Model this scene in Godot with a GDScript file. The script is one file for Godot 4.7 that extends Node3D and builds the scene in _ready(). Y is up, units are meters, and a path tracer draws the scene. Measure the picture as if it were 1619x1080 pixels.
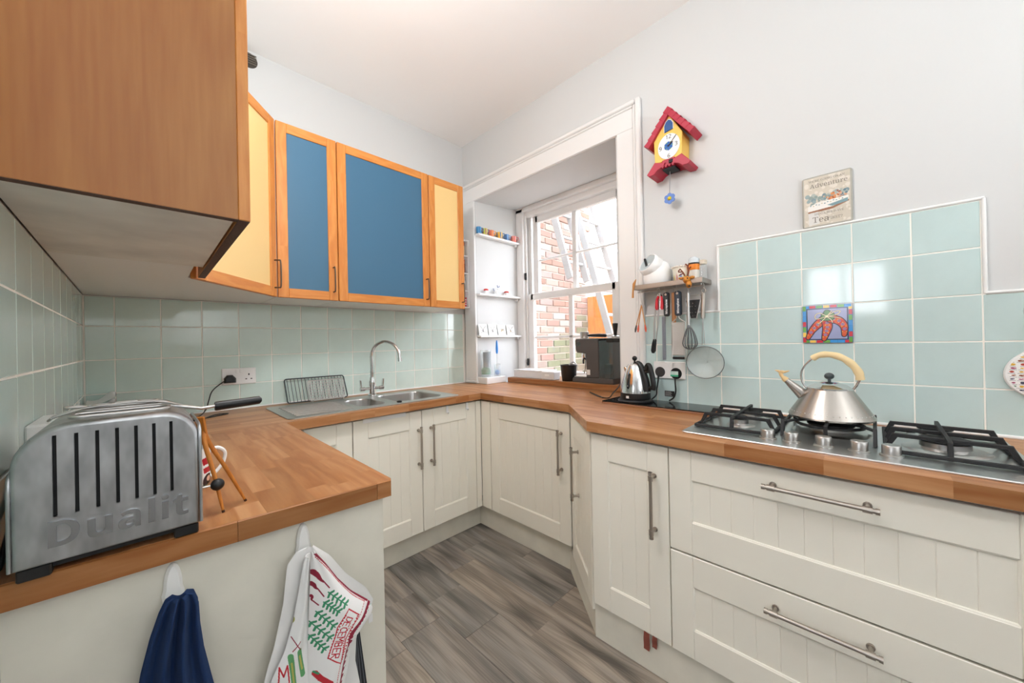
extends Node3D
# A small kitchen seen from its open side: sink run along wall_back (z = 0), window recess and hob run along wall_window (x = 0).

const W := 0.895            # worktop height
var rng := RandomNumberGenerator.new()
var M := {}                 # materials
var used := {}

# ---------------------------------------------------------------- mesh builder (points in world coordinates)
class MB:
	var v := PackedVector3Array()
	var n := PackedVector3Array()
	var uv := PackedVector2Array()
	var ix := PackedInt32Array()
	var T := Transform3D.IDENTITY
	var g := -1                 # grain axis (0 x, 1 y, 2 z) or -1
	var off := Vector2.ZERO
	func uvof(p: Vector3, nn: Vector3) -> Vector2:
		var a := nn.abs()
		var d := 0
		if a.y >= a.x and a.y >= a.z: d = 1
		elif a.z >= a.x: d = 2
		var u := 0
		var w := 1
		if d == 0: u = 2; w = 1
		elif d == 1: u = 0; w = 2
		if g >= 0:
			if d == g:
				u = (g + 1) % 3; w = (g + 2) % 3
			else:
				u = g; w = 3 - g - d
		return Vector2(p[u], p[w]) + off
	func tri(a: Vector3, b: Vector3, c: Vector3, na: Vector3, nb: Vector3, nc: Vector3, uvs = null):
		# a, b, c counter-clockwise from outside
		var k := v.size()
		var f := (b - a).cross(c - a)
		if f.length_squared() < 1e-20: return
		f = f.normalized()
		for e in [[a, na, 0], [c, nc, 2], [b, nb, 1]]:
			v.append(T * e[0]); n.append((T.basis * e[1]).normalized())
			uv.append(uvs[e[2]] if uvs != null else uvof(e[0], f))
		ix.append_array([k, k + 1, k + 2])
	func poly(pts: Array, flip := false):
		var p := pts.duplicate()
		if flip: p.reverse()
		var nn := Vector3.ZERO
		for i in p.size():
			nn += (p[i] - p[0]).cross(p[(i + 1) % p.size()] - p[0])
		nn = nn.normalized()
		for i in range(1, p.size() - 1): tri(p[0], p[i], p[i + 1], nn, nn, nn)
	func quad(a, b, c, d): poly([a, b, c, d])
	func box(lo: Vector3, hi: Vector3, ch := 0.0):
		var l := Vector3(min(lo.x, hi.x), min(lo.y, hi.y), min(lo.z, hi.z))
		var h := Vector3(max(lo.x, hi.x), max(lo.y, hi.y), max(lo.z, hi.z))
		var c := (l + h) * 0.5
		var e := (h - l) * 0.5
		ch = min(ch, 0.45 * min(e.x, min(e.y, e.z)) * 2.0)
		# corner vertex of corner s (signs) on the face with axis a
		var P = func(s: Vector3, a: int) -> Vector3:
			var q := e - Vector3(ch, ch, ch)
			q[a] = e[a]
			return c + s * q
		for a in 3:
			var b := (a + 1) % 3
			var d := (a + 2) % 3
			for sg in [-1.0, 1.0]:
				var f := []
				for q in [[-1, -1], [1, -1], [1, 1], [-1, 1]]:
					var s := Vector3.ZERO
					s[a] = sg; s[b] = q[0]; s[d] = q[1]
					f.append(P.call(s, a))
				poly(f, sg < 0)
		if ch <= 0.0: return
		for a in 3:        # edges along axis a between faces b and d
			var b := (a + 1) % 3
			var d := (a + 2) % 3
			for sb in [-1.0, 1.0]:
				for sd in [-1.0, 1.0]:
					var s0 := Vector3.ZERO
					var s1 := Vector3.ZERO
					s0[a] = -1; s1[a] = 1; s0[b] = sb; s1[b] = sb; s0[d] = sd; s1[d] = sd
					poly([P.call(s0, b), P.call(s0, d), P.call(s1, d), P.call(s1, b)], sb * sd < 0)
		for sx in [-1.0, 1.0]:
			for sy in [-1.0, 1.0]:
				for sz in [-1.0, 1.0]:
					var s := Vector3(sx, sy, sz)
					poly([P.call(s, 0), P.call(s, 1), P.call(s, 2)], sx * sy * sz < 0)
	func tube(pts: Array, r, seg := 8, closed := false, caps := true):
		var cnt := pts.size()
		var rings := []
		var t0: Vector3 = (pts[1] - pts[0]).normalized()
		var up := Vector3.UP if abs(t0.y) < 0.9 else Vector3.RIGHT
		var x: Vector3 = t0.cross(up).normalized()
		var tp := t0
		for i in cnt:
			var t: Vector3
			if closed: t = (pts[(i + 1) % cnt] - pts[(i - 1 + cnt) % cnt]).normalized()
			elif i == 0: t = t0
			elif i == cnt - 1: t = (pts[i] - pts[i - 1]).normalized()
			else: t = ((pts[i + 1] - pts[i]).normalized() + (pts[i] - pts[i - 1]).normalized()).normalized()
			var ax := tp.cross(t)
			if ax.length() > 1e-5:
				x = x.rotated(ax.normalized(), tp.angle_to(t))
			x = (x - t * x.dot(t)).normalized()
			tp = t
			var y := t.cross(x)
			var rr: float = r[i] if r is Array else r
			var ring := []
			for k in seg:
				var a := TAU * k / seg
				var d := x * cos(a) + y * sin(a)
				ring.append([pts[i] + d * rr, d])
			rings.append(ring)
		var m := cnt if closed else cnt - 1
		for i in m:
			var A: Array = rings[i]
			var B: Array = rings[(i + 1) % cnt]
			for k in seg:
				var q := (k + 1) % seg
				tri(A[k][0], A[q][0], B[q][0], A[k][1], A[q][1], B[q][1])
				tri(A[k][0], B[q][0], B[k][0], A[k][1], B[q][1], B[k][1])
		if caps and not closed:
			var c0 := []
			var c1 := []
			for k in seg:
				c0.append(rings[0][k][0]); c1.append(rings[cnt - 1][k][0])
			poly(c0, true); poly(c1)
	func cyl(a: Vector3, b: Vector3, r0: float, r1: float, seg := 12): tube([a, b], [r0, r1], seg)
	func lathe(c: Vector3, prof: Array, seg := 24, sharp := 0.75, a0 := 0.0, a1 := TAU, sx := 1.0, sz := 1.0):
		# prof: Vector2(radius, height) from bottom to top with the outside to the right
		var m := prof.size()
		var sn := []
		for i in m - 1:
			var d: Vector2 = prof[i + 1] - prof[i]
			sn.append(Vector2(d.y, -d.x).normalized())
		for i in m - 1:
			var n0: Vector2 = sn[i]
			var n1: Vector2 = sn[i]
			if i > 0 and sn[i - 1].dot(sn[i]) > sharp: n0 = (sn[i] + sn[i - 1]).normalized()
			if i < m - 2 and sn[i + 1].dot(sn[i]) > sharp: n1 = (sn[i] + sn[i + 1]).normalized()
			for k in seg:
				var t0 := a0 + (a1 - a0) * k / seg
				var t1 := a0 + (a1 - a0) * (k + 1) / seg
				var d0 := Vector3(cos(t0) * sx, 0, -sin(t0) * sz)
				var d1 := Vector3(cos(t1) * sx, 0, -sin(t1) * sz)
				var Y := Vector3.UP
				var p00: Vector3 = c + d0 * prof[i].x + Y * prof[i].y
				var p10: Vector3 = c + d1 * prof[i].x + Y * prof[i].y
				var p01: Vector3 = c + d0 * prof[i + 1].x + Y * prof[i + 1].y
				var p11: Vector3 = c + d1 * prof[i + 1].x + Y * prof[i + 1].y
				var ua := float(k) / seg
				var ub := float(k + 1) / seg
				tri(p00, p10, p11, d0 * n0.x + Y * n0.y, d1 * n0.x + Y * n0.y, d1 * n1.x + Y * n1.y, [Vector2(ua, 1 - float(i) / (m - 1)), Vector2(ub, 1 - float(i) / (m - 1)), Vector2(ub, 1 - float(i + 1) / (m - 1))])
				tri(p00, p11, p01, d0 * n0.x + Y * n0.y, d1 * n1.x + Y * n1.y, d0 * n1.x + Y * n1.y, [Vector2(ua, 1 - float(i) / (m - 1)), Vector2(ub, 1 - float(i + 1) / (m - 1)), Vector2(ua, 1 - float(i + 1) / (m - 1))])
	func ball(c: Vector3, r: Vector3, seg := 16):
		var p := []
		var h := int(seg / 2.0)
		for i in h + 1:
			var a := -PI / 2 + PI * i / h
			p.append(Vector2(cos(a), sin(a)))
		var keep := T
		T = T * Transform3D(Basis.IDENTITY.scaled(r), c)
		lathe(Vector3.ZERO, p, seg, -1.0)
		T = keep
	func prism(pl: Array, z0: float, z1: float, bev := 0.0, smooth := 0.8, back := true):
		# pl: counter-clockwise Vector2 outline in local x, y; extruded along local z; bevel at the z1 end
		var q := PackedVector2Array(pl)
		var inner := q
		if bev > 0.0:
			inner = PackedVector2Array()
			for i in q.size():
				var e0 := (q[i] - q[(i - 1 + q.size()) % q.size()]).normalized()
				var e1 := (q[(i + 1) % q.size()] - q[i]).normalized()
				var m0 := Vector2(-e0.y, e0.x)
				var m1 := Vector2(-e1.y, e1.x)
				var mm := (m0 + m1).normalized()
				inner.append(q[i] + mm * bev / max(0.4, mm.dot(m0)))
		for set_ in [[inner, z1, false], [q, z0, true]]:
			if set_[2] and not back: continue
			var tr := Geometry2D.triangulate_polygon(set_[0])
			var zz: float = set_[1]
			for i in range(0, tr.size(), 3):
				var a: Vector2 = set_[0][tr[i]]
				var b: Vector2 = set_[0][tr[i + 1]]
				var c: Vector2 = set_[0][tr[i + 2]]
				var fl: bool = ((b - a).cross(c - a) < 0) != set_[2]
				poly([Vector3(a.x, a.y, zz), Vector3(b.x, b.y, zz), Vector3(c.x, c.y, zz)], fl)
		var zb := z1 - bev
		var m := q.size()
		var en := []
		for i in m:
			var e := (q[(i + 1) % m] - q[i]).normalized()
			en.append(Vector2(e.y, -e.x))
		for i in m:
			var j := (i + 1) % m
			var na: Vector2 = en[i]
			var nb: Vector2 = en[i]
			if en[(i - 1 + m) % m].dot(en[i]) > smooth: na = (en[(i - 1 + m) % m] + en[i]).normalized()
			if en[j].dot(en[i]) > smooth: nb = (en[j] + en[i]).normalized()
			var A := Vector3(q[i].x, q[i].y, z0)
			var B := Vector3(q[j].x, q[j].y, z0)
			var C := Vector3(q[j].x, q[j].y, zb)
			var D := Vector3(q[i].x, q[i].y, zb)
			var NA := Vector3(na.x, na.y, 0)
			var NB := Vector3(nb.x, nb.y, 0)
			tri(A, B, C, NA, NB, NB); tri(A, C, D, NA, NB, NA)
			if bev > 0.0:
				var E := Vector3(inner[j].x, inner[j].y, z1)
				var F := Vector3(inner[i].x, inner[i].y, z1)
				var Z := Vector3(0, 0, 0.7)
				tri(D, C, E, NA + Z, NB + Z, NB + Z); tri(D, E, F, NA + Z, NB + Z, NA + Z)
	func grid(nu: int, nv: int, f: Callable, uf = null, flip := false):
		# f(u, v) -> Vector3 with u, v in 0..1; smooth normals
		var P := []
		for j in nv + 1:
			for i in nu + 1: P.append(f.call(float(i) / nu, float(j) / nv))
		var N := []
		for j in nv + 1:
			for i in nu + 1:
				var du: Vector3 = P[j * (nu + 1) + min(i + 1, nu)] - P[j * (nu + 1) + max(i - 1, 0)]
				var dv: Vector3 = P[min(j + 1, nv) * (nu + 1) + i] - P[max(j - 1, 0) * (nu + 1) + i]
				var q := du.cross(dv)
				N.append((-q if flip else q).normalized() if q.length() > 1e-12 else Vector3(0, 0, 1))
		for j in nv:
			for i in nu:
				var k := j * (nu + 1) + i
				var ids := [k, k + 1, k + nu + 2, k + nu + 1]
				var us := []
				for e in [[i, j], [i + 1, j], [i + 1, j + 1], [i, j + 1]]:
					var c := Vector2(float(e[0]) / nu, float(e[1]) / nv)
					us.append(uf.call(c.x, c.y) if uf != null else c)
				for t in [[0, 1, 2], [0, 2, 3]]:
					if flip: t = [t[0], t[2], t[1]]
					tri(P[ids[t[0]]], P[ids[t[1]]], P[ids[t[2]]], N[ids[t[0]]], N[ids[t[1]]], N[ids[t[2]]], [us[t[0]], us[t[1]], us[t[2]]])

# ---------------------------------------------------------------- nodes
func mb(g := -1) -> MB:
	var b := MB.new()
	b.g = g
	return b

func where(o: Node) -> Transform3D:
	var t := Transform3D.IDENTITY
	while o != null and o != self:
		if o is Node3D: t = o.transform * t
		o = o.get_parent()
	return t

func numbered(called: String, parent: Node) -> String:
	var key := str(parent.get_instance_id()) + called
	var k: int = used.get(key, 0)
	used[key] = k + 1
	return called if k == 0 else "%s_%03d" % [called, k]

func mesh_of(b: MB, frame := Transform3D.IDENTITY) -> ArrayMesh:
	var inv := frame.affine_inverse()
	var v := b.v.duplicate()
	var n := b.n.duplicate()
	for i in v.size():
		v[i] = inv * v[i]
		n[i] = (inv.basis * n[i]).normalized()
	var a := []
	a.resize(Mesh.ARRAY_MAX)
	a[Mesh.ARRAY_VERTEX] = v; a[Mesh.ARRAY_NORMAL] = n; a[Mesh.ARRAY_TEX_UV] = b.uv; a[Mesh.ARRAY_INDEX] = b.ix
	var m := ArrayMesh.new()
	m.add_surface_from_arrays(Mesh.PRIMITIVE_TRIANGLES, a)
	return m

func obj(called: String, b: MB, mat: Material, parent: Node = self, label := "") -> MeshInstance3D:
	var o := MeshInstance3D.new()
	o.name = numbered(called, parent)
	# a top-level mesh gets its origin at the middle of its base
	var fr := where(parent)
	var at := Transform3D.IDENTITY
	if parent == self and b.v.size() > 0:
		var bb := AABB(b.v[0], Vector3.ZERO)
		for p in b.v: bb = bb.expand(p)
		at.origin = Vector3(bb.get_center().x, bb.position.y, bb.get_center().z)
	o.mesh = mesh_of(b, fr * at)
	o.transform = at
	o.material_override = mat
	parent.add_child(o, true)
	if label != "": o.set_meta("label", label)
	return o

func shared(called: String, mesh: Mesh, mat: Material, pos: Vector3, parent: Node) -> MeshInstance3D:
	var o := MeshInstance3D.new()
	o.name = numbered(called, parent)
	o.mesh = mesh; o.material_override = mat; o.position = pos
	parent.add_child(o, true)
	return o

func tag(o: Node, label: String, category: String, group := "") -> Node:
	o.set_meta("label", label); o.set_meta("category", category)
	if group != "": o.set_meta("group", group)
	return o

func thing(called: String, label: String, category: String, at := Vector3.ZERO, turn := 0.0, group := "") -> Node3D:
	var o := Node3D.new()
	o.name = numbered(called, self)
	add_child(o, true)
	o.position = at; o.rotation.y = turn
	tag(o, label, category, group)
	return o

func struct(called: String, b: MB, mat: Material, label := "") -> MeshInstance3D:
	var o := obj(called, b, mat)
	o.set_meta("kind", "structure")
	if label != "": o.set_meta("label", label)
	return o

func text_part(called: String, s: String, size: float, depth: float, mat: Material, parent: Node, tr: Transform3D, font := "Droid Sans", weight := 400, italic := false) -> MeshInstance3D:
	# letters of the height «size» (cap height about 0.72 size), centred on tr's origin, in tr's x, y plane
	var f := SystemFont.new()
	f.font_names = PackedStringArray([font]); f.font_weight = weight; f.font_italic = italic
	var t := TextMesh.new()
	t.font = f; t.text = s; t.font_size = 64; t.pixel_size = size / 64.0; t.depth = depth; t.curve_step = 2.0
	t.material = mat
	var o := MeshInstance3D.new()
	o.name = numbered(called, parent)
	o.mesh = t
	o.transform = where(parent).affine_inverse() * tr
	parent.add_child(o, true)
	return o

# ---------------------------------------------------------------- materials and textures
func mat(c: Color, rough := 0.6, metal := 0.0, o := {}) -> StandardMaterial3D:
	var m := StandardMaterial3D.new()
	m.albedo_color = c; m.roughness = rough; m.metallic = metal
	for k in o: m.set(k, o[k])
	return m

func hexc(s: String) -> Color: return Color.html(s)

func tex(im: Image) -> ImageTexture:
	im.generate_mipmaps()
	return ImageTexture.create_from_image(im)

func wood(seed_: int, w: int, h: int, ca: Color, cb: Color, sx: float, sy: float, rings: float, pores := 0.12) -> ImageTexture:
	# grain along u; ca light, cb dark
	var nz := FastNoiseLite.new()
	nz.seed = seed_; nz.noise_type = FastNoiseLite.TYPE_SIMPLEX; nz.fractal_octaves = 3; nz.frequency = 1.0
	var im := Image.create_empty(w, h, false, Image.FORMAT_RGB8)
	for y in h:
		for x in w:
			var u := float(x) / w
			var q := float(y) / h
			var warp := nz.get_noise_2d(u * sx, q * sy)
			var ring := 0.5 + 0.5 * sin((q * rings + warp * 1.1 + 0.5 * nz.get_noise_2d(u * sx * 0.4 + 9.0, q * sy * 0.5)) * TAU)
			var fine := nz.get_noise_2d(u * sx * 9.0, q * sy * 24.0 + 50.0)
			var t: float = clamp(0.5 * ring + 0.35 * (0.5 + 0.5 * warp) + pores * fine * 2.0, 0.0, 1.0)
			im.set_pixel(x, y, ca.lerp(cb, t))
	return tex(im)

func plank_tex(seed_: int, ca: Color, cb: Color, cc: Color) -> ImageTexture:
	# grey-brown oak print, grain along u, with dark streaks and a few knots
	var w := 640
	var h := 128
	var nz := FastNoiseLite.new()
	nz.seed = seed_; nz.noise_type = FastNoiseLite.TYPE_SIMPLEX; nz.fractal_octaves = 3; nz.frequency = 1.0
	var r := RandomNumberGenerator.new()
	r.seed = seed_
	var kn := []
	for k in 3: kn.append(Vector3(r.randf(), r.randf_range(0.2, 0.8), r.randf_range(0.6, 1.0)))
	var im := Image.create_empty(w, h, false, Image.FORMAT_RGB8)
	for y in h:
		for x in w:
			var u := float(x) / w
			var q := float(y) / h
			var bend := 0.0
			var dark := 0.0
			for k in kn:
				var dx: float = (u - k.x) * 9.0
				var dy: float = (q - k.y) * 2.6
				var e := exp(-(dx * dx + dy * dy) * 1.6)
				bend += e * 0.5 * k.z * sign(dy) * exp(-abs(dy) * 0.5)
				dark += 0.75 * k.z * exp(-(dx * dx * 2.2 + dy * dy * 9.0))
			var a := nz.get_noise_2d(u * 1.6, (q + bend * 0.25) * 2.6)
			var b := nz.get_noise_2d(u * 2.4 + 30.0, (q + bend * 0.3) * 24.0)
			var c := nz.get_noise_2d(u * 2.0 + 70.0, q * 2.2)
			var col := ca.lerp(cb, clamp(0.5 + 0.75 * c, 0.0, 1.0))
			col = col.lerp(cc, clamp(0.26 + 0.45 * a + 0.22 * b + dark, 0.0, 0.95))
			im.set_pixel(x, y, col)
	return tex(im)

func mottle(seed_: int, w: int, fr: float, lo: float, hi: float, tint := Color.WHITE, oct := 4) -> ImageTexture:
	var nz := FastNoiseLite.new()
	nz.seed = seed_; nz.fractal_octaves = oct; nz.frequency = fr / w
	var im := nz.get_seamless_image(w, w)
	im.convert(Image.FORMAT_RGB8)
	for y in w:
		for x in w:
			var t: float = lerp(lo, hi, im.get_pixel(x, y).r)
			im.set_pixel(x, y, Color(tint.r * t, tint.g * t, tint.b * t))
	return tex(im)

func bump(seed_: int, w: int, fr: float, strength: float) -> ImageTexture:
	var nz := FastNoiseLite.new()
	nz.seed = seed_; nz.fractal_octaves = 4; nz.frequency = fr / w
	var im := nz.get_seamless_image(w, w)
	im.convert(Image.FORMAT_RGBA8)
	im.bump_map_to_normal_map(strength)
	return tex(im)

# painting on an Image in pixels
func disc(im: Image, c: Vector2, r: float, col: Color, ry := -1.0):
	if ry < 0: ry = r
	for y in range(max(0, int(c.y - ry)), min(im.get_height(), int(c.y + ry) + 2)):
		for x in range(max(0, int(c.x - r)), min(im.get_width(), int(c.x + r) + 2)):
			if pow((x - c.x) / r, 2) + pow((y - c.y) / ry, 2) <= 1.0: im.set_pixel(x, y, col)

func stroke(im: Image, pts: Array, wd: float, col: Color, dash := 0.0):
	var run := 0.0
	for i in pts.size() - 1:
		var a: Vector2 = pts[i]
		var b: Vector2 = pts[i + 1]
		var L := a.distance_to(b)
		var s := int(max(1.0, L / max(0.5, wd * 0.35)))
		for k in s + 1:
			if dash > 0.0 and fmod(run + L * k / s, dash * 2.0) > dash: continue
			disc(im, a.lerp(b, float(k) / s), max(0.5, wd / 2.0), col)
		run += L

func fillp(im: Image, pts: Array, col: Color):
	var p := PackedVector2Array(pts)
	var lo := p[0]
	var hi := p[0]
	for q in p:
		lo = lo.min(q); hi = hi.max(q)
	for y in range(max(0, int(lo.y)), min(im.get_height(), int(hi.y) + 1)):
		for x in range(max(0, int(lo.x)), min(im.get_width(), int(hi.x) + 1)):
			if Geometry2D.is_point_in_polygon(Vector2(x + 0.5, y + 0.5), p): im.set_pixel(x, y, col)

func curve(pts: Array, per := 6, closed := false) -> Array:
	# Catmull-Rom through points (Vector2 or Vector3)
	var out := []
	var m := pts.size()
	var last := m if closed else m - 1
	for i in last:
		var p0 = pts[(i - 1 + m) % m] if closed else pts[max(i - 1, 0)]
		var p1 = pts[i]
		var p2 = pts[(i + 1) % m]
		var p3 = pts[(i + 2) % m] if closed else pts[min(i + 2, m - 1)]
		for k in per:
			var t := float(k) / per
			out.append(0.5 * ((2.0 * p1) + (p2 - p0) * t + (2.0 * p0 - 5.0 * p1 + 4.0 * p2 - p3) * t * t + (3.0 * p1 - p0 - 3.0 * p2 + p3) * t * t * t))
	if not closed: out.append(pts[m - 1])
	return out

func rrect(x0: float, y0: float, x1: float, y1: float, r: float, k := 4) -> Array:
	var o := []
	for c in [[x1 - r, y0 + r, -PI / 2], [x1 - r, y1 - r, 0.0], [x0 + r, y1 - r, PI / 2], [x0 + r, y0 + r, PI]]:
		for i in k + 1:
			var a: float = c[2] + PI / 2 * i / k
			o.append(Vector2(c[0] + r * cos(a), c[1] + r * sin(a)))
	return o

func V(x: float, y: float, z: float) -> Vector3: return Vector3(x, y, z)

# a face that looks along «out» (horizontal unit vector): local x to the right as seen from outside, y up, z outwards
func facing(origin: Vector3, out: Vector3) -> Transform3D:
	return Transform3D(Basis(Vector3.UP.cross(out).normalized(), Vector3.UP, out), origin)

func _ready():
	rng.seed = 7
	# ---- camera
	var cam := Camera3D.new()
	cam.name = "camera"
	add_child(cam)
	cam.transform = Transform3D(Basis(V(0.7059, -0.02, 0.708), V(0.0126, 0.9998, 0.0157), V(-0.7082, -0.0022, 0.706)).orthonormalized(), V(-1.8736, 1.221, 2.4155))
	cam.fov = rad_to_deg(2.0 * atan(540.0 / 573.66)); cam.near = 0.03; cam.far = 80.0
	cam.current = true
	# ---- sky, lights, exposure
	var env := Environment.new()
	var sm := ProceduralSkyMaterial.new()
	sm.sky_top_color = Color(0.90, 0.94, 1.0); sm.sky_horizon_color = Color(0.98, 0.985, 1.0)
	sm.ground_horizon_color = Color(0.8, 0.8, 0.78); sm.ground_bottom_color = Color(0.5, 0.5, 0.48)
	sm.sky_energy_multiplier = 1.0; sm.sun_angle_max = 1.0
	var sky := Sky.new()
	sky.sky_material = sm
	env.background_mode = Environment.BG_SKY; env.sky = sky
	env.background_energy_multiplier = SKY
	env.ambient_light_source = Environment.AMBIENT_SOURCE_DISABLED
	env.tonemap_mode = Environment.TONE_MAPPER_LINEAR; env.tonemap_exposure = EXPO
	env.sdfgi_enabled = true; env.ssao_enabled = true; env.ssil_enabled = true
	var we := WorldEnvironment.new()
	we.name = "world_environment"; we.environment = env
	add_child(we)
	make_materials()
	pendant(V(-1.55, 2.33, 1.46), PEND)
	uplighter(V(-1.3, 0, 4.3), UP1, "unseen black floor lamp placed to light the ceiling, behind the hob end")
	uplighter(V(-3.5, 0, 2.45), UP2, "unseen black floor lamp placed to light the ceiling, on the open side of the room")
	build_room()
	build_window()
	build_yard()
	build_wall_cabinets()
	build_base_cabinets()
	build_worktops()
	build_objects()

const SKY := 14.0
const EXPO := 1.09
const LAMP1 := 0.12
const LAMP2 := 0.3
const PEND := 0.80
const UP1 := 5.9
const UP2 := 1.3

func ceiling_panel(c: Vector3, sx: float, sz: float, energy: float, label: String):
	var t := thing("ceiling_light", label, "ceiling light", c)
	var b := mb()
	b.box(c + V(-sx / 2 - 0.02, -0.03, -sz / 2 - 0.02), c + V(sx / 2 + 0.02, 0, sz / 2 + 0.02), 0.004)
	obj("frame", b, M.white_gloss, t)
	b = mb()
	b.box(c + V(-sx / 2, -0.034, -sz / 2), c + V(sx / 2, -0.029, sz / 2))
	obj("diffuser", b, mat(Color(1, 1, 1), 0.5, 0.0, {"emission_enabled": true, "emission": Color(0.94, 0.97, 1), "emission_energy_multiplier": 1.2}), t)
	var l := AreaLight3D.new()
	l.name = "ceiling_light_glow"
	l.area_size = Vector2(sx, sz)
	l.light_energy = energy; l.light_color = Color(0.95, 0.975, 1.0); l.shadow_enabled = true
	l.area_range = 12.0; l.area_attenuation = 2.0
	t.add_child(l)
	l.position = V(0, -0.045, 0)
	l.rotation.x = -PI / 2

func pendant(c: Vector3, energy: float):  # added fill lamp, hung above the view to brighten ceiling and back wall
	var t := thing("added_pendant_lamp", "added white globe pendant lamp out of view, fill light for ceiling and back wall", "pendant lamp", c)
	var b := mb()
	b.ball(c, V(0.13, 0.13, 0.13), 28)
	obj("globe", b, mat(Color(1, 1, 1), 0.4, 0.0, {"emission_enabled": true, "emission": Color(1, 0.985, 0.96), "emission_energy_multiplier": 2.0}), t)
	b = mb()
	b.tube([c + V(0, 0.13, 0), V(c.x, 2.84, c.z)], 0.004, 8)
	obj("flex", b, M.white_plastic, t)
	b = mb()
	b.lathe(V(c.x, 2.82, c.z), [Vector2(0, 0), Vector2(0.03, 0.0), Vector2(0.05, 0.044), Vector2(0, 0.044)], 20)
	obj("ceiling_rose", b, M.white_plastic, t)
	var l := OmniLight3D.new()
	l.name = "added_pendant_lamp_glow"
	l.light_energy = energy; l.light_color = Color(0.97, 0.985, 1.0); l.light_size = 0.12; l.shadow_enabled = true
	l.omni_range = 12.0; l.omni_attenuation = 2.0
	t.add_child(l)

func uplighter(p: Vector3, energy: float, label: String):  # unseen lamp, out of view, placed to bounce light off the ceiling
	var t := thing("unseen_floor_lamp", label, "floor lamp", p)
	var b := mb()
	b.lathe(p, [Vector2(0, 0), Vector2(0.15, 0), Vector2(0.15, 0.012), Vector2(0.02, 0.03), Vector2(0.02, 0.03)], 24)
	obj("base", b, M.black, t)
	b = mb()
	b.tube([p + V(0, 0.02, 0), p + V(0, 1.17, 0)], 0.012, 10)
	obj("pole", b, M.black, t)
	b = mb()
	b.lathe(p, [Vector2(0.015, 1.15), Vector2(0.1, 1.18), Vector2(0.2, 1.25), Vector2(0.2, 1.255), Vector2(0.195, 1.255), Vector2(0.1, 1.188), Vector2(0, 1.17)], 28)
	obj("lamp_shade", b, M.black, t)
	b = mb()
	b.lathe(p, [Vector2(0.0, 1.21), Vector2(0.15, 1.225), Vector2(0.15, 1.23), Vector2(0, 1.235)], 24)
	obj("diffuser", b, mat(Color(1, 1, 1), 0.5, 0.0, {"emission_enabled": true, "emission": Color(0.93, 0.97, 1), "emission_energy_multiplier": 3.0}), t)
	var l := AreaLight3D.new()
	l.name = "unseen_floor_lamp_glow"
	l.area_size = Vector2(0.26, 0.26)
	l.light_energy = energy; l.light_color = Color(0.95, 0.975, 1.0); l.shadow_enabled = true
	l.area_range = 12.0; l.area_attenuation = 2.0
	t.add_child(l)
	l.position = V(0, 1.25, 0)
	l.rotation.x = PI / 2

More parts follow.
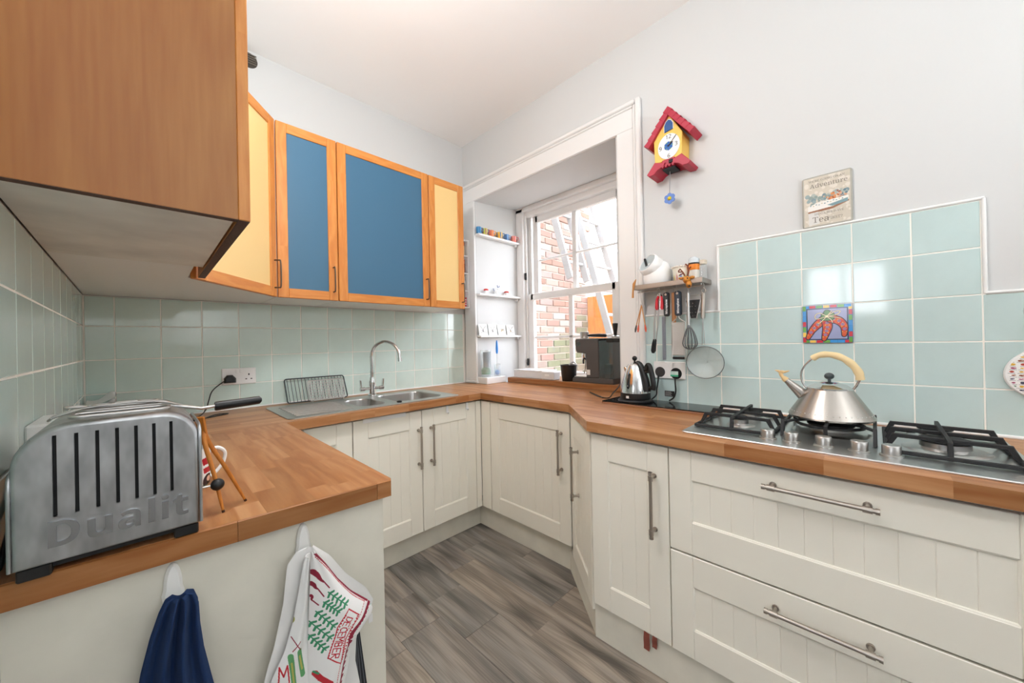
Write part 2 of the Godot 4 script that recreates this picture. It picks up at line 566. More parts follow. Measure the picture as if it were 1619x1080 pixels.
func make_materials():
	M.plaster = mat(hexc("d5d5d3"), 0.9)
	M.ceiling = mat(hexc("f7f3ef"), 0.95)
	M.gloss_white = mat(hexc("eae8e5"), 0.35)
	M.white_gloss = M.gloss_white
	M.grout = mat(hexc("f8f5ec"), 0.9)
	M.tile = mat(hexc("d9ece3"), 0.07, 0, {"albedo_texture": mottle(11, 256, 3.0, 0.95, 1.0), "uv1_scale": V(1.3, 1.3, 1.3)})  # lightened in colour to stand in for light on the dim back and left walls
	M.hob_tile = mat(hexc("cbdfdc"), 0.07, 0, {"albedo_texture": M.tile.albedo_texture, "uv1_scale": V(1.3, 1.3, 1.3)})  # same tile for the hob wall, without that painted-in brightening
	M.cream = mat(hexc("f4efe1"), 0.38)
	M.cream_panel = mat(hexc("ece7d8"), 0.55, 0, {"albedo_texture": mottle(21, 256, 5.0, 0.93, 1.0)})
	M.carcass = mat(hexc("d9d5c9"), 0.6)
	M.dark_gap = mat(hexc("2c2621"), 0.9)
	M.steel = mat(hexc("c9c7c4"), 0.28, 1.0)
	M.steel_brushed = mat(hexc("b9b6b2"), 0.36, 1.0, {"roughness_texture": mottle(31, 256, 4.0, 0.85, 1.0), "uv1_scale": V(6, 6, 6)})
	M.chrome = mat(hexc("d8d8d8"), 0.1, 1.0)
	M.handle = mat(hexc("b3aaa0"), 0.33, 1.0)
	M.black = mat(hexc("161617"), 0.4)
	M.black_matt = mat(hexc("1d1d1e"), 0.7)
	M.black_gloss = mat(hexc("0c0c0d"), 0.12)
	M.iron = mat(hexc("1b1b1c"), 0.62)
	M.white_plastic = mat(hexc("f2f1ee"), 0.4)
	M.ceramic = mat(hexc("f5f4f1"), 0.15)
	M.glass = mat(Color(0.95, 0.98, 0.97, 0.10), 0.02, 0, {"transparency": BaseMaterial3D.TRANSPARENCY_ALPHA})
	M.clear = mat(Color(0.93, 0.96, 0.96, 0.22), 0.03, 0, {"transparency": BaseMaterial3D.TRANSPARENCY_ALPHA})
	M.pane = mat(Color(0.97, 0.99, 0.98, 0.06), 0.0, 0, {"transparency": BaseMaterial3D.TRANSPARENCY_ALPHA})
	M.blue_panel = mat(hexc("406d8b"), 0.34)
	M.yellow_panel = mat(hexc("f0cd8a"), 0.38)
	# beech with vertical grain (doors, side panels): grain along u
	var wb := wood(41, 512, 256, hexc("fdf3e6"), hexc("e7c7a2"), 1.6, 3.0, 9.0, 0.10)
	M.beech_frame = mat(hexc("dd9b52"), 0.36, 0, {"albedo_texture": wb, "uv1_scale": V(1.1, 3.0, 1)})
	M.beech_side = mat(hexc("b0793e"), 0.42, 0, {"albedo_texture": wood(43, 1024, 512, hexc("fffaf2"), hexc("e6cdb2"), 0.5, 1.6, 3.0, 0.14), "uv1_scale": V(0.9, 1.6, 1)})
	M.chipboard = mat(hexc("6d5348"), 0.85, 0, {"albedo_texture": mottle(44, 256, 40.0, 0.7, 1.0), "uv1_scale": V(5, 5, 5)})
	# oiled oak staves
	var staves := ["bb8a5f", "b18055", "c19268", "a97a51", "b8875b", "c6986f"]
	var wo := [wood(51, 512, 128, hexc("fff8ee"), hexc("d9ba9a"), 0.7, 0.9, 3.4, 0.07), wood(52, 512, 128, hexc("fff6ea"), hexc("d6b696"), 1.0, 1.2, 3.0, 0.07), wood(53, 512, 128, hexc("fff8ee"), hexc("dcc0a4"), 0.5, 0.8, 5.0, 0.07)]
	M.stave = []
	for k in 12:
		M.stave.append(mat(hexc(staves[k % 6]), 0.2, 0, {"albedo_texture": wo[k % 3], "uv1_scale": V(1.4, 5.0, 1), "roughness": 0.36, "metallic_specular": 0.42}))
	# floor planks
	var fl := [plank_tex(61, hexc("a89d91"), hexc("948e87"), hexc("544f4a")), plank_tex(62, hexc("b3a596"), hexc("95908b"), hexc("5a534d")), plank_tex(63, hexc("a1998f"), hexc("8c8883"), hexc("4c4843")), plank_tex(64, hexc("aea090"), hexc("9a9085"), hexc("564f48"))]
	M.plank = []
	for k in 8:
		M.plank.append(mat([hexc("ffffff"), hexc("f5f5f5")][int(k / 4.0)], 0.42, 0, {"albedo_texture": fl[k % 4], "uv1_scale": V(0.8, 5.2, 1)}))
	# bricks
	var bt := mottle(71, 128, 14.0, 0.55, 1.0)
	M.brick = []
	for s in ["a87d6a", "ac8472", "a0745f", "b79c8c", "a98070", "bcaba0", "a68d7e", "b4948a"]:
		M.brick.append(mat(hexc(s), 0.95, 0, {"albedo_texture": bt, "uv1_scale": V(6, 6, 6)}))
	M.brick_moss = []
	for s in ["86865f", "8f8a6a", "958468"]:
		M.brick_moss.append(mat(hexc(s), 0.95, 0, {"albedo_texture": bt, "uv1_scale": V(6, 6, 6)}))
	M.mortar = mat(hexc("b3a294"), 1.0)

# ---------------------------------------------------------------- room
func tile_field(parent: Node3D, cells: Array, m: Material):
	# cells: [u0, v0, u1, v1] in the parent's own x, y with the tile face at its local z = 0
	var cache := {}
	for c in cells:
		var w: float = c[2] - c[0] - 0.004
		var h: float = c[3] - c[1] - 0.004
		if w < 0.004 or h < 0.004: continue
		var key := "%.3f_%.3f" % [w, h]
		if not cache.has(key):
			var b := mb()
			b.box(V(-w / 2, -h / 2, -0.006), V(w / 2, h / 2, 0), 0.0014)
			cache[key] = mesh_of(b)
		var o := shared("tile", cache[key], m, V((c[0] + c[2]) / 2, (c[1] + c[3]) / 2, 0), parent)
		o.rotation = V(rng.randf_range(-1, 1), rng.randf_range(-1, 1), 0) * 0.0035

func surface_node(called: String, mesh: Mesh, m: Material, tr: Transform3D) -> MeshInstance3D:
	var o := MeshInstance3D.new()
	o.name = called; o.mesh = mesh; o.material_override = m; o.transform = tr
	add_child(o, true)
	o.set_meta("kind", "structure")
	return o

func build_room():
	var H := 2.865
	# floor: base slab and planks
	var b := mb()
	b.box(V(-4.7, -0.12, -0.25), V(0.2, -0.006, 5.2))
	var fl := struct("floor", b, M.dark_gap, "grey-brown wood plank floor")
	var edges := [-4.612]
	while edges[-1] < 0.2: edges.append(edges[-1] + 0.192)
	var joints := {-0.964: [1.2], -0.772: [0.798], -0.58: [1.342], -0.388: [0.985], -1.156: [1.024]}
	var cnt := 0
	for i in edges.size() - 1:
		var x0: float = edges[i]
		var zs := [-0.1]
		var j0 := rng.randf_range(0.3, 1.2)
		for k in joints:
			if abs(k - x0) < 0.02: j0 = joints[k][0]
		while j0 < 5.0:
			zs.append(j0); j0 += 1.28
		zs.append(5.1)
		for k in zs.size() - 1:
			b = mb(2)
			b.off = Vector2(rng.randf() * 4.0, rng.randf() * 2.0)
			b.box(V(x0 + 0.0004, -0.01, zs[k] + 0.0004), V(x0 + 0.1916, 0.0, zs[k + 1] - 0.0004), 0.0007)
			obj("plank", b, M.plank[rng.randi() % 8], fl)
			cnt += 1
	# ceiling with thickness
	b = mb()
	b.box(V(-4.7, H, -0.25), V(0.7, H + 0.15, 5.2))
	struct("ceiling", b, M.ceiling, "plain white ceiling")
	# back wall (sink side) and its tiles
	b = mb()
	b.box(V(-2.25, -0.1, -0.25), V(0.7, H, -0.007))
	var wb := struct("wall_back", b, M.plaster, "white wall above the sink, tiled pale aqua below the cabinets")
	var f := Node3D.new()
	f.name = "tiling"; wb.add_child(f)
	wb.remove_child(f); f.free()
	b = mb()
	b.box(V(-2.08, W - 0.03, -0.008), V(-0.004, 1.462, -0.0014))
	obj("grout", b, M.grout, wb)
	var xs := [-2.069]
	for i in 14: xs.append(-1.979 + 0.15 * i)
	xs[-1] = -0.025
	var ys := [W - 0.02, 1.0284, 1.1784, 1.3284, 1.4615]
	var cells := []
	for j in 4:
		for i in xs.size() - 1: cells.append([xs[i] - wb.position.x, ys[j] - wb.position.y, xs[i + 1] - wb.position.x, ys[j + 1] - wb.position.y])
	add_tiles(wb, cells, Transform3D(Basis.IDENTITY, V(0, 0, -wb.position.z)), M.tile)
	b = mb()
	b.tube([V(-2.06, W + 0.002, 0.002), V(-0.02, W + 0.002, 0.002)], 0.005, 6)
	obj("sealant_bead", b, M.white_plastic, wb)
	# left wall: a stub that ends beside the peninsula, turned by 1.4 degrees
	var trl := Transform3D(Basis(Vector3.UP, atan(0.024)), V(-2.07, 0, 0))
	b = mb()
	b.box(V(-0.13, -0.1, -0.02), V(-0.007, H, 1.75))
	var wl := surface_node("wall_left", mesh_of(b), M.plaster, trl)
	wl.set_meta("label", "white wall beside the toaster, tiled pale aqua")
	b = mb()
	b.box(V(-0.008, W - 0.03, 0), V(-0.0014, 1.462, 1.70))
	var go := shared("grout", mesh_of(b), M.grout, Vector3.ZERO, wl)
	cells = []
	for j in 4:
		for i in 12: cells.append([-(0.15 * i + 0.14 if i < 11 else 1.70), ys[j], -(max(0.004, 0.15 * (i - 1) + 0.14)), ys[j + 1]])
	add_tiles(wl, cells, Transform3D(Basis(V(0, 0, -1), V(0, 1, 0), V(1, 0, 0)), Vector3.ZERO), M.tile)
	# the room goes on to the left of the camera
	b = mb()
	b.box(V(-4.7, -0.1, 1.62), V(-2.15, H, 1.75))
	struct("wall_return", b, M.plaster)
	b = mb()
	b.box(V(-4.7, -0.1, 4.95), V(0.2, H, 5.2))
	struct("wall_front", b, M.plaster)
	# far wall with a second window (1.65..2.75 along z)
	b = mb()
	b.box(V(-4.7, -0.1, 1.62), V(-4.5, H, 1.75)); b.box(V(-4.7, -0.1, 1.75), V(-4.5, 1.45, 5.0))
	b.box(V(-4.7, 2.2, 1.75), V(-4.5, H, 5.0)); b.box(V(-4.7, 1.45, 2.6), V(-4.5, 2.2, 5.0))
	struct("wall_side", b, M.plaster)
	var w2 := mb()
	for e in [[1.75, 1.81, 1.45, 2.2], [2.54, 2.6, 1.45, 2.2], [2.15, 2.19, 1.51, 2.14], [1.81, 2.54, 1.45, 1.51], [1.81, 2.54, 2.14, 2.2]]:
		w2.box(V(-4.64, e[2], e[0]), V(-4.58, e[3], e[1]), 0.004)
	var win2 := struct("window_2", w2, M.gloss_white)
	b = mb()
	b.box(V(-4.612, 1.5, 1.8), V(-4.608, 2.15, 2.55))
	obj("pane", b, M.pane, win2)
	# window wall: around the recess z 0.15..1.40, y W..2.37
	b = mb()
	b.box(V(0.007, -0.1, -0.1), V(0.62, H, 0.15))
	b.box(V(0.007, -0.1, 1.40), V(0.62, H, 5.2))
	b.box(V(0.007, -0.1, 0.15), V(0.62, W - 0.045, 1.40))
	b.T = Transform3D(Basis(V(1, 0, 0), V(0, 1, 0), V(0, 0, 1)), V(0, 0, 0.15))
	b.prism([Vector2(0.007, 2.366), Vector2(0.62, 2.42), Vector2(0.62, H), Vector2(0.007, H)], 0.0, 1.25)
	b.T = Transform3D.IDENTITY
	var ww := struct("wall_window", b, M.plaster, "white wall with the window recess, tiled pale aqua behind the hob")
	# tiles behind the hob
	var z0 := 1.9124
	var zs2 := [1.522, z0 - 0.30, z0 - 0.15]
	for i in 12: zs2.append(z0 + 0.15 * i)
	var yb := [W - 0.02, 1.0435, 1.1935, 1.3435, 1.4935, 1.6435]
	cells = []
	for i in zs2.size() - 1:
		for j in 5:
			if j >= 3 and (zs2[i] < z0 - 0.01 or zs2[i] > z0 + 0.74): continue
			cells.append([zs2[i], yb[j], zs2[i + 1], yb[j + 1]])
	add_tiles(ww, cells, Transform3D(Basis(V(0, 0, 1), V(0, 1, 0), V(-1, 0, 0)), -ww.position), M.hob_tile)
	b = mb()
	b.box(V(0.0014, W - 0.03, 1.522), V(0.009, 1.347, 3.56)); b.box(V(0.0014, 1.3471, z0 - 0.004), V(0.009, 1.648, z0 + 0.756))
	obj("grout", b, M.grout, ww)
	b = mb()
	for e in [[V(0.001, 1.649, z0 - 0.006), V(0.001, 1.649, z0 + 0.758)], [V(0.001, 1.649, z0 + 0.756), V(0.001, 1.347, z0 + 0.756)], [V(0.001, 1.348, z0 + 0.756), V(0.001, 1.348, 3.56)], [V(0.002, 1.648, z0 - 0.005), V(0.002, 1.347, z0 - 0.005)], [V(0.002, 1.347, 1.52), V(0.002, 1.347, z0)]]:
		b.tube(e, 0.0055, 6)
	obj("tile_edge_bead", b, M.white_plastic, ww)
	b = mb()
	b.tube([V(-0.002, W + 0.003, 1.52), V(-0.002, W + 0.003, 3.5)], 0.007, 6)
	obj("sealant_bead", b, M.white_plastic, ww)
	# architrave round the recess
	b = mb()
	var arch := func(prof: Array, path: Array):
		pass
	for e in [[0.0, 0.15, W + 0.022, 2.366], [1.403, 1.512, W, 2.366]]:
		b.box(V(-0.012, e[2], e[0] + 0.012), V(0.007, e[3], e[1]), 0.003)
	b.box(V(-0.012, 2.366, 0.012), V(0.007, 2.475, 1.512), 0.003)
	b.box(V(-0.022, W, 1.528), V(0.007, 2.515, 1.556), 0.006)      # outer bead
	b.box(V(-0.022, 2.49, 0.012), V(0.007, 2.515, 1.527), 0.006)
	b.box(V(-0.017, W, 1.513), V(0.007, 2.489, 1.527), 0.004)
	b.box(V(-0.017, 2.475, 0.012), V(0.007, 2.489, 1.512), 0.004)
	b.box(V(-0.018, W, 0.012), V(0.007, W + 0.022, 0.16), 0.004)
	var tr := struct("trim_1", b, M.gloss_white, "white moulded window architrave")

func add_tiles(parent: Node3D, cells: Array, tr: Transform3D, m: Material):
	# like tile_field, with a frame tr (in the parent's axes) whose z looks out of the wall
	var cache := {}
	for c in cells:
		var w: float = c[2] - c[0] - 0.004
		var h: float = c[3] - c[1] - 0.004
		if w < 0.004 or h < 0.004: continue
		var key := "%.3f_%.3f" % [w, h]
		if not cache.has(key):
			var b := mb()
			b.box(V(-w / 2, -h / 2, -0.006), V(w / 2, h / 2, 0), 0.0014)
			cache[key] = mesh_of(b)
		var o := shared("tile", cache[key], m, Vector3.ZERO, parent)
		var tilt := Basis.from_euler(V(rng.randf_range(-1, 1), rng.randf_range(-1, 1), 0) * 0.003)
		o.transform = tr * Transform3D(tilt, V((c[0] + c[2]) / 2, (c[1] + c[3]) / 2, 0))

func build_window():
	var b := mb()
	# linings and boards of the frame
	b.box(V(0.475, W + 0.02, 0.15), V(0.62, 2.40, 0.232), 0.004)
	b.box(V(0.475, W + 0.02, 1.212), V(0.62, 2.40, 1.40), 0.004)
	b.box(V(0.475, 2.368, 0.15), V(0.62, 2.42, 1.40), 0.004)
	b.box(V(0.51, 2.325, 0.2), V(0.62, 2.372, 1.25), 0.004)
	b.box(V(0.50, W + 0.02, 0.232), V(0.515, 2.34, 0.252), 0.003)
	b.box(V(0.50, W + 0.02, 1.19), V(0.515, 2.34, 1.212), 0.003)
	b.box(V(0.545, W + 0.02, 0.232), V(0.553, 2.34, 0.27), 0.002)
	b.box(V(0.545, W + 0.02, 1.17), V(0.553, 2.34, 1.212), 0.002)
	b.box(V(0.48, W + 0.01, 0.15), V(0.64, W + 0.05, 1.40), 0.004)
	var w := struct("window_1", b, M.gloss_white, "white painted sash window over the worktop")
	for s in [["upper_sash", 0.575, 0.338, 0.695, 0.738, 1.095, [[1.645, 1.928], [1.944, 2.27]], 1.594, 2.335], ["lower_sash", 0.528, 0.312, 0.682, 0.722, 1.075, [[0.975, 1.248], [1.27, 1.588]], W + 0.045, 1.643]]:
		var x: float = s[1]
		b = mb()
		var d := 0.02
		b.box(V(x - d, s[7], s[2] - 0.06), V(x + d, s[8], s[2]), 0.004)
		b.box(V(x - d, s[7], s[5]), V(x + d, s[8], s[5] + 0.06), 0.004)
		b.box(V(x - d, s[7], s[2] - 0.03), V(x + d, s[6][0][0], s[5] + 0.03), 0.004)
		b.box(V(x - d, s[6][1][1], s[2] - 0.03), V(x + d, s[8], s[5] + 0.03), 0.004)
		b.box(V(x - 0.014, s[6][0][0], s[3]), V(x + 0.014, s[6][1][1], s[4]), 0.006)
		b.box(V(x - 0.014, s[6][0][1], s[2]), V(x + 0.014, s[6][1][0], s[5]), 0.006)
		var so := obj(s[0], b, M.gloss_white, w)
		for r in s[6]:
			for c in [[s[2], s[3]], [s[4], s[5]]]:
				b = mb()
				b.box(V(x + 0.001, r[0] - 0.004, c[0] - 0.004), V(x + 0.004, r[1] + 0.004, c[1] + 0.004))
				obj("pane", b, M.pane, so)
	for y in [1.80, 1.045]:
		b = mb()
		b.box(V(0.485, y - 0.03, 0.236 if y > 1.5 else 0.246), V(0.5, y + 0.03, 0.252 if y > 1.5 else 0.262), 0.002)
		b.tube([V(0.492, y, 0.25), V(0.47, y - 0.005, 0.262), V(0.47, y - 0.03, 0.266)], 0.005, 6)
		obj("sash_stop", b, M.black_matt, w)
	# low oak upstand along the front of the sill
	b = mb(2)
	b.box(V(0.205, W, 0.283), V(0.475, W + 0.04, 1.398), 0.003)
	tag(obj("window_ledge", b, M.stave[3]), "oak ledge along the window sill below the coffee machine", "ledge")

func build_yard():
	# brick wall beside the yard: runs away from the window at z = -0.1
	var b := mb()
	b.box(V(0.62, -0.2, -0.34), V(2.02, 3.4, -0.11))
	var bw := struct("wall_yard", b, M.mortar, "old brick yard wall seen through the window")
	var y := 0.3
	var row := 0
	var cache := []
	for k in 4:
		b = mb()
		var w := 0.212
		b.box(V(-w / 2, -0.032, -0.05), V(w / 2, 0.032, 0.008 + 0.003 * k), 0.005)
		cache.append(mesh_of(b))
	while y < 3.35:
		var x := 0.74 + (0.1125 if row % 2 else 0.0)
		while x < 1.98:
			var moss: bool = (y < 1.25 + 0.1 * sin(x * 9.0) and x > 1.25) or (y < 1.6 and x > 1.8)
			var m: Material = M.brick_moss[rng.randi() % 3] if moss and rng.randf() < 0.8 else M.brick[rng.randi() % 8]
			var o := shared("brick", cache[rng.randi() % 4], m, V(x, y, -0.11) - bw.position, bw)
			o.rotation = V(rng.randf_range(-1, 1), rng.randf_range(-1, 1), rng.randf_range(-1, 1)) * 0.012
			x += 0.225
		y += 0.075
		row += 1
	b = mb()
	b.box(V(0.62, -0.25, -2.5), V(7.0, -0.1, 5.0))
	struct("yard_ground", b, mat(hexc("a49c92"), 0.95))
	# house wall across the yard with a window frame
	b = mb()
	b.box(V(3.9, -0.2, -2.6), V(4.2, 2.75, 4.5))
	struct("wall_across", b, mat(hexc("a8a09a"), 0.95), "pale rendered wall across the yard")
	b = mb()
	for e in [[-0.55, -0.48], [0.12, 0.19], [0.78, 0.85]]:
		b.box(V(3.86, 1.3, e[0]), V(3.9, 3.1, e[1]), 0.004)
	b.box(V(3.86, 3.02, -0.6), V(3.9, 3.12, 0.9), 0.004); b.box(V(3.86, 1.25, -0.6), V(3.9, 1.32, 0.9), 0.004)
	tag(obj("trellis_frame", b, mat(hexc("94705e"), 0.8)), "pinkish timber posts and rail on the wall across the yard", "frame")
	# orange boarded gate
	var t := thing("yard_gate", "orange-brown boarded gate beside the brick wall outside the window", "gate", V(2.0, -0.1, 0.05))
	for k in 7:
		b = mb(1)
		b.off = Vector2(k * 0.37, k * 0.21)
		b.box(V(1.99, -0.05, -0.10 + 0.105 * k), V(2.015, 1.765, -0.10 + 0.105 * k + 0.102), 0.003)
		obj("board", b, mat(hexc("d98f35"), 0.6, 0, {"albedo_texture": M.beech_frame.albedo_texture, "uv1_scale": V(1, 3, 1)}), t)
	b = mb()
	for yy in [0.2, 0.9, 1.6]: b.box(V(2.015, yy, -0.1), V(2.05, yy + 0.1, 0.63), 0.004)
	obj("ledge", b, mat(hexc("c8802c"), 0.7), t)
	# aluminium ladder leaning towards the brick wall
	var alu := mat(hexc("8b8885"), 0.55, 0.0)
	for q in [[1.45, 1.85, 0.0, "aluminium ladder leaning on the brick wall outside the window, nearer rail and rungs in view"], [1.10, 1.40, -0.07, "short aluminium ladder section hung high on the brick wall outside the window"]]:
		t = thing("ladder", q[3], "ladder", V((q[0] + q[1]) / 2, -0.1, 0.9 + q[2]))
		var foot := V(0, -0.1, 0.9 + q[2])
		var head := V(0, 3.05, 0.02 + q[2])
		var along := (head - foot).normalized()
		for x in [q[0], q[1]]:
			b = mb()
			var side := Vector3.RIGHT
			b.T = Transform3D(Basis(side, along, side.cross(along)), V(x, foot.y, foot.z))
			b.box(V(-0.014, 0.0 if q[2] == 0.0 else 2.02, -0.036), V(0.014, 3.25, 0.036), 0.003)
			obj("rail", b, alu, t)
		for k in (range(11) if q[2] == 0.0 else range(7, 11)):
			b = mb()
			var p: Vector3 = foot + along * (0.25 + 0.28 * k)
			b.tube([V(q[0], p.y, p.z), V(q[1], p.y, p.z)], 0.017, 8)
			obj("rung", b, alu, t)

# ---------------------------------------------------------------- cabinets
func framed_door(t: Node3D, called: String, fr: Transform3D, w: float, h: float, stile: float, fmat: Material, pmat: Material, boards := 0, thick := 0.02, toprail := -1.0, botrail := -1.0) -> MeshInstance3D:
	# fr: lower left corner of the door's face; a frame of stiles and rails round a panel (plain, or of upright boards)
	if toprail < 0: toprail = stile
	if botrail < 0: botrail = stile
	var b := mb(1)
	b.T = fr
	b.off = Vector2(rng.randf() * 3, rng.randf() * 3)
	b.box(V(0, 0, -thick), V(stile, h, 0), 0.0022)
	b.off = Vector2(rng.randf() * 3, rng.randf() * 3)
	b.box(V(w - stile, 0, -thick), V(w, h, 0), 0.0022)
	b.g = 0
	b.off = Vector2(rng.randf() * 3, rng.randf() * 3)
	b.box(V(stile + 0.0002, h - toprail, -thick), V(w - stile - 0.0002, h, -0.0003), 0.0018)
	b.box(V(stile + 0.0002, 0, -thick), V(w - stile - 0.0002, botrail, -0.0003), 0.0018)
	var d := obj(called, b, fmat, t)
	var x0 := stile - 0.004
	var x1 := w - stile + 0.004
	if boards == 0:
		b = mb()
		b.T = fr
		b.box(V(x0, botrail - 0.004, -thick + 0.003), V(x1, h - toprail + 0.004, -0.006))
		obj("panel", b, pmat, d)
	else:
		for k in boards:
			b = mb()
			b.T = fr
			var s := (x1 - x0) / boards
			b.box(V(x0 + s * k, botrail - 0.004, -thick + 0.003), V(x0 + s * (k + 1), h - toprail + 0.004, -0.0065), 0.0015)
			obj("board", b, pmat, d)
		# moulded edge round the boards
		b = mb()
		b.T = fr
		var iy0 := botrail
		var iy1 := h - toprail
		for e in [[V(stile, iy0, -0.0065), V(stile, iy1, -0.0065)], [V(w - stile, iy0, -0.0065), V(w - stile, iy1, -0.0065)], [V(stile, iy0, -0.0065), V(w - stile, iy0, -0.0065)], [V(stile, iy1, -0.0065), V(w - stile, iy1, -0.0065)]]:
			b.tube(e, 0.0045, 6)
		obj("moulding", b, fmat, d)
	return d

func bar_handle(d: Node3D, fr: Transform3D, a: Vector2, c: Vector2):
	# brushed bar on two collared posts, from a to c in the door's face
	var b := mb()
	b.T = fr
	var A := V(a.x, a.y, 0.034)
	var C := V(c.x, c.y, 0.034)
	var u := (C - A).normalized()
	b.tube([A, C], 0.006, 12)
	for p in [A + u * 0.022, C - u * 0.022]:
		b.tube([p - u * 0.009, p + u * 0.009], 0.0085, 12)
		b.tube([V(p.x, p.y, 0.0), V(p.x, p.y, 0.034)], 0.0055, 10)
		b.tube([V(p.x, p.y, 0.0), V(p.x, p.y, 0.004)], 0.009, 10)
	for p in [[A, 1.0], [C, -1.0]]: b.tube([p[0], p[0] + u * 0.008 * p[1]], 0.0078, 12)
	obj("handle", b, M.handle, d)

func bow_handle(d: Node3D, fr: Transform3D, x: float, y0: float, y1: float):
	var b := mb()
	b.T = fr
	b.tube(curve([V(x, y0, 0), V(x, y0, 0.02), V(x, y0 + 0.006, 0.028), V(x, (y0 + y1) / 2, 0.03), V(x, y1 - 0.006, 0.028), V(x, y1, 0.02), V(x, y1, 0)], 4), 0.0035, 8)
	obj("handle", b, mat(hexc("5b534a"), 0.35, 0.9), d)

func build_wall_cabinets():
	var y0 := 1.461
	var y1 := 2.315
	var H := y1 - y0
	# three on the back wall
	for q in [[-1.43, -1.151, M.blue_panel, 0.252, "narrow beech wall cabinet with a blue door panel, beside the corner cabinet"], [-1.148, -0.586, M.blue_panel, 0.535, "widest beech wall cabinet with a large square blue door panel"], [-0.583, -0.304, M.yellow_panel, 0.252, "narrow beech wall cabinet with a pale yellow panel, at the window end of the row"]]:
		var t := thing("wall_cabinet", q[4], "cabinet", V((q[0] + q[1]) / 2, y0, 0.19), 0.0, "")
		var b := mb()
		b.box(V(q[0], y0 + 0.003, 0.002), V(q[1], y1, 0.376), 0.001)
		obj("body", b, M.white_plastic, t)
		var fr := Transform3D(Basis.IDENTITY, V(q[0] + 0.001, y0, 0.396))
		var d := framed_door(t, "door", fr, q[1] - q[0] - 0.002, H, 0.046, M.beech_frame, q[2])
		bow_handle(d, fr, q[3], 0.045, 0.173)
	# corner cabinet with a slanting door
	var t2 := thing("wall_cabinet", "corner wall cabinet with a slanting pale yellow door in a beech frame", "cabinet", V(-1.75, y0, 0.4))
	var b2 := mb()
	b2.T = Transform3D(Basis(V(1, 0, 0), V(0, 0, -1), V(0, 1, 0)), V(0, y0 + 0.003, 0))
	b2.prism([Vector2(-2.0685, -0.004), Vector2(-2.045, -0.995), Vector2(-1.775, -0.995), Vector2(-1.775, -0.765), Vector2(-1.45, -0.375), Vector2(-1.433, -0.375), Vector2(-1.433, -0.004)], 0.0, H - 0.003)
	obj("body", b2, M.white_plastic, t2)
	var p0 := V(-1.755, y0, 0.775)
	var p1 := V(-1.433, y0, 0.395)
	var outw := V(p1.z - p0.z, 0, -(p1.x - p0.x)).normalized() * -1.0
	var fr2 := facing(p0, outw)
	var d2 := framed_door(t2, "door", fr2, p0.distance_to(p1), H, 0.046, M.beech_frame, M.yellow_panel)
	bow_handle(d2, fr2, p0.distance_to(p1) - 0.02, 0.042, 0.172)
	# cabinet on the left wall: its beech end faces the camera
	var t3 := thing("wall_cabinet", "beech wall cabinet in the foreground, its plain end panel towards the room", "cabinet", V(-1.89, y0, 1.28))
	var b3 := mb()
	b3.T = Transform3D(Basis(V(1, 0, 0), V(0, 0, -1), V(0, 1, 0)), V(0, y0 + 0.003, 0))
	b3.prism([Vector2(-2.0315, -1.557), Vector2(-1.755, -1.557), Vector2(-1.755, -0.997), Vector2(-2.045, -0.997)], 0.0, H - 0.003)
	obj("body", b3, mat(hexc("f2f0ea"), 0.6, 0, {"albedo_texture": mottle(45, 256, 6.0, 0.90, 1.0)}), t3)
	b3 = mb(1)
	b3.box(V(-2.033, y0, 1.558), V(-1.751, y1, 1.576), 0.0008)
	obj("end_panel", b3, M.beech_side, t3)
	b3 = mb(1)
	b3.box(V(-1.751, y0, 0.79), V(-1.732, y1, 1.576), 0.0015)
	var d3 := obj("door", b3, M.beech_frame, t3)
	b3 = mb()
	b3.box(V(-1.7505, y0 - 0.0006, 0.80), V(-1.733, y0 + 0.004, 1.5745))
	obj("edge", b3, M.chipboard, d3, "dark brown underside of the door")
	b3 = mb()
	b3.box(V(-2.033, y0 - 0.0005, 1.5585), V(-1.751, y0 + 0.004, 1.5755))
	obj("edge", b3, M.chipboard, t3, "dark brown lower edge of the end panel")

func carcass(t: Node3D, fr: Transform3D, w: float, h: float, depth: float):
	# open box behind a door: two sides, bottom, back (fr: lower left of the front, z outwards)
	var b := mb()
	b.T = fr
	b.box(V(0, 0, -depth), V(0.016, h, 0)); b.box(V(w - 0.016, 0, -depth), V(w, h, 0))
	b.box(V(0.016, 0, -depth), V(w - 0.016, 0.016, 0)); b.box(V(0.016, 0.016, -depth), V(w - 0.016, h, -depth + 0.006))
	b.box(V(0.016, h - 0.05, -0.016), V(w - 0.016, h, 0))
	obj("body", b, M.carcass, t)

func base_unit(called: String, label: String, fr: Transform3D, w: float, depth: float, handle_x: float, boards: int, stile := 0.075, y0 := 0.15, y1 := 0.842, hy0 := 0.52, hy1 := 0.755) -> Node3D:
	var t := thing(called, label, "cabinet", fr.origin)
	carcass(t, fr * Transform3D(Basis.IDENTITY, V(0.001, y0, -0.021)), w - 0.002, W - 0.045 - y0, depth)
	var f := fr * Transform3D(Basis.IDENTITY, V(0.0015, y0, 0))
	var d := framed_door(t, "door", f, w - 0.003, y1 - y0, stile, M.cream, M.cream, boards, 0.02, 0.098, 0.095)
	if handle_x > 0: bar_handle(d, f, Vector2(handle_x, hy0 - y0), Vector2(handle_x, hy1 - y0))
	return t

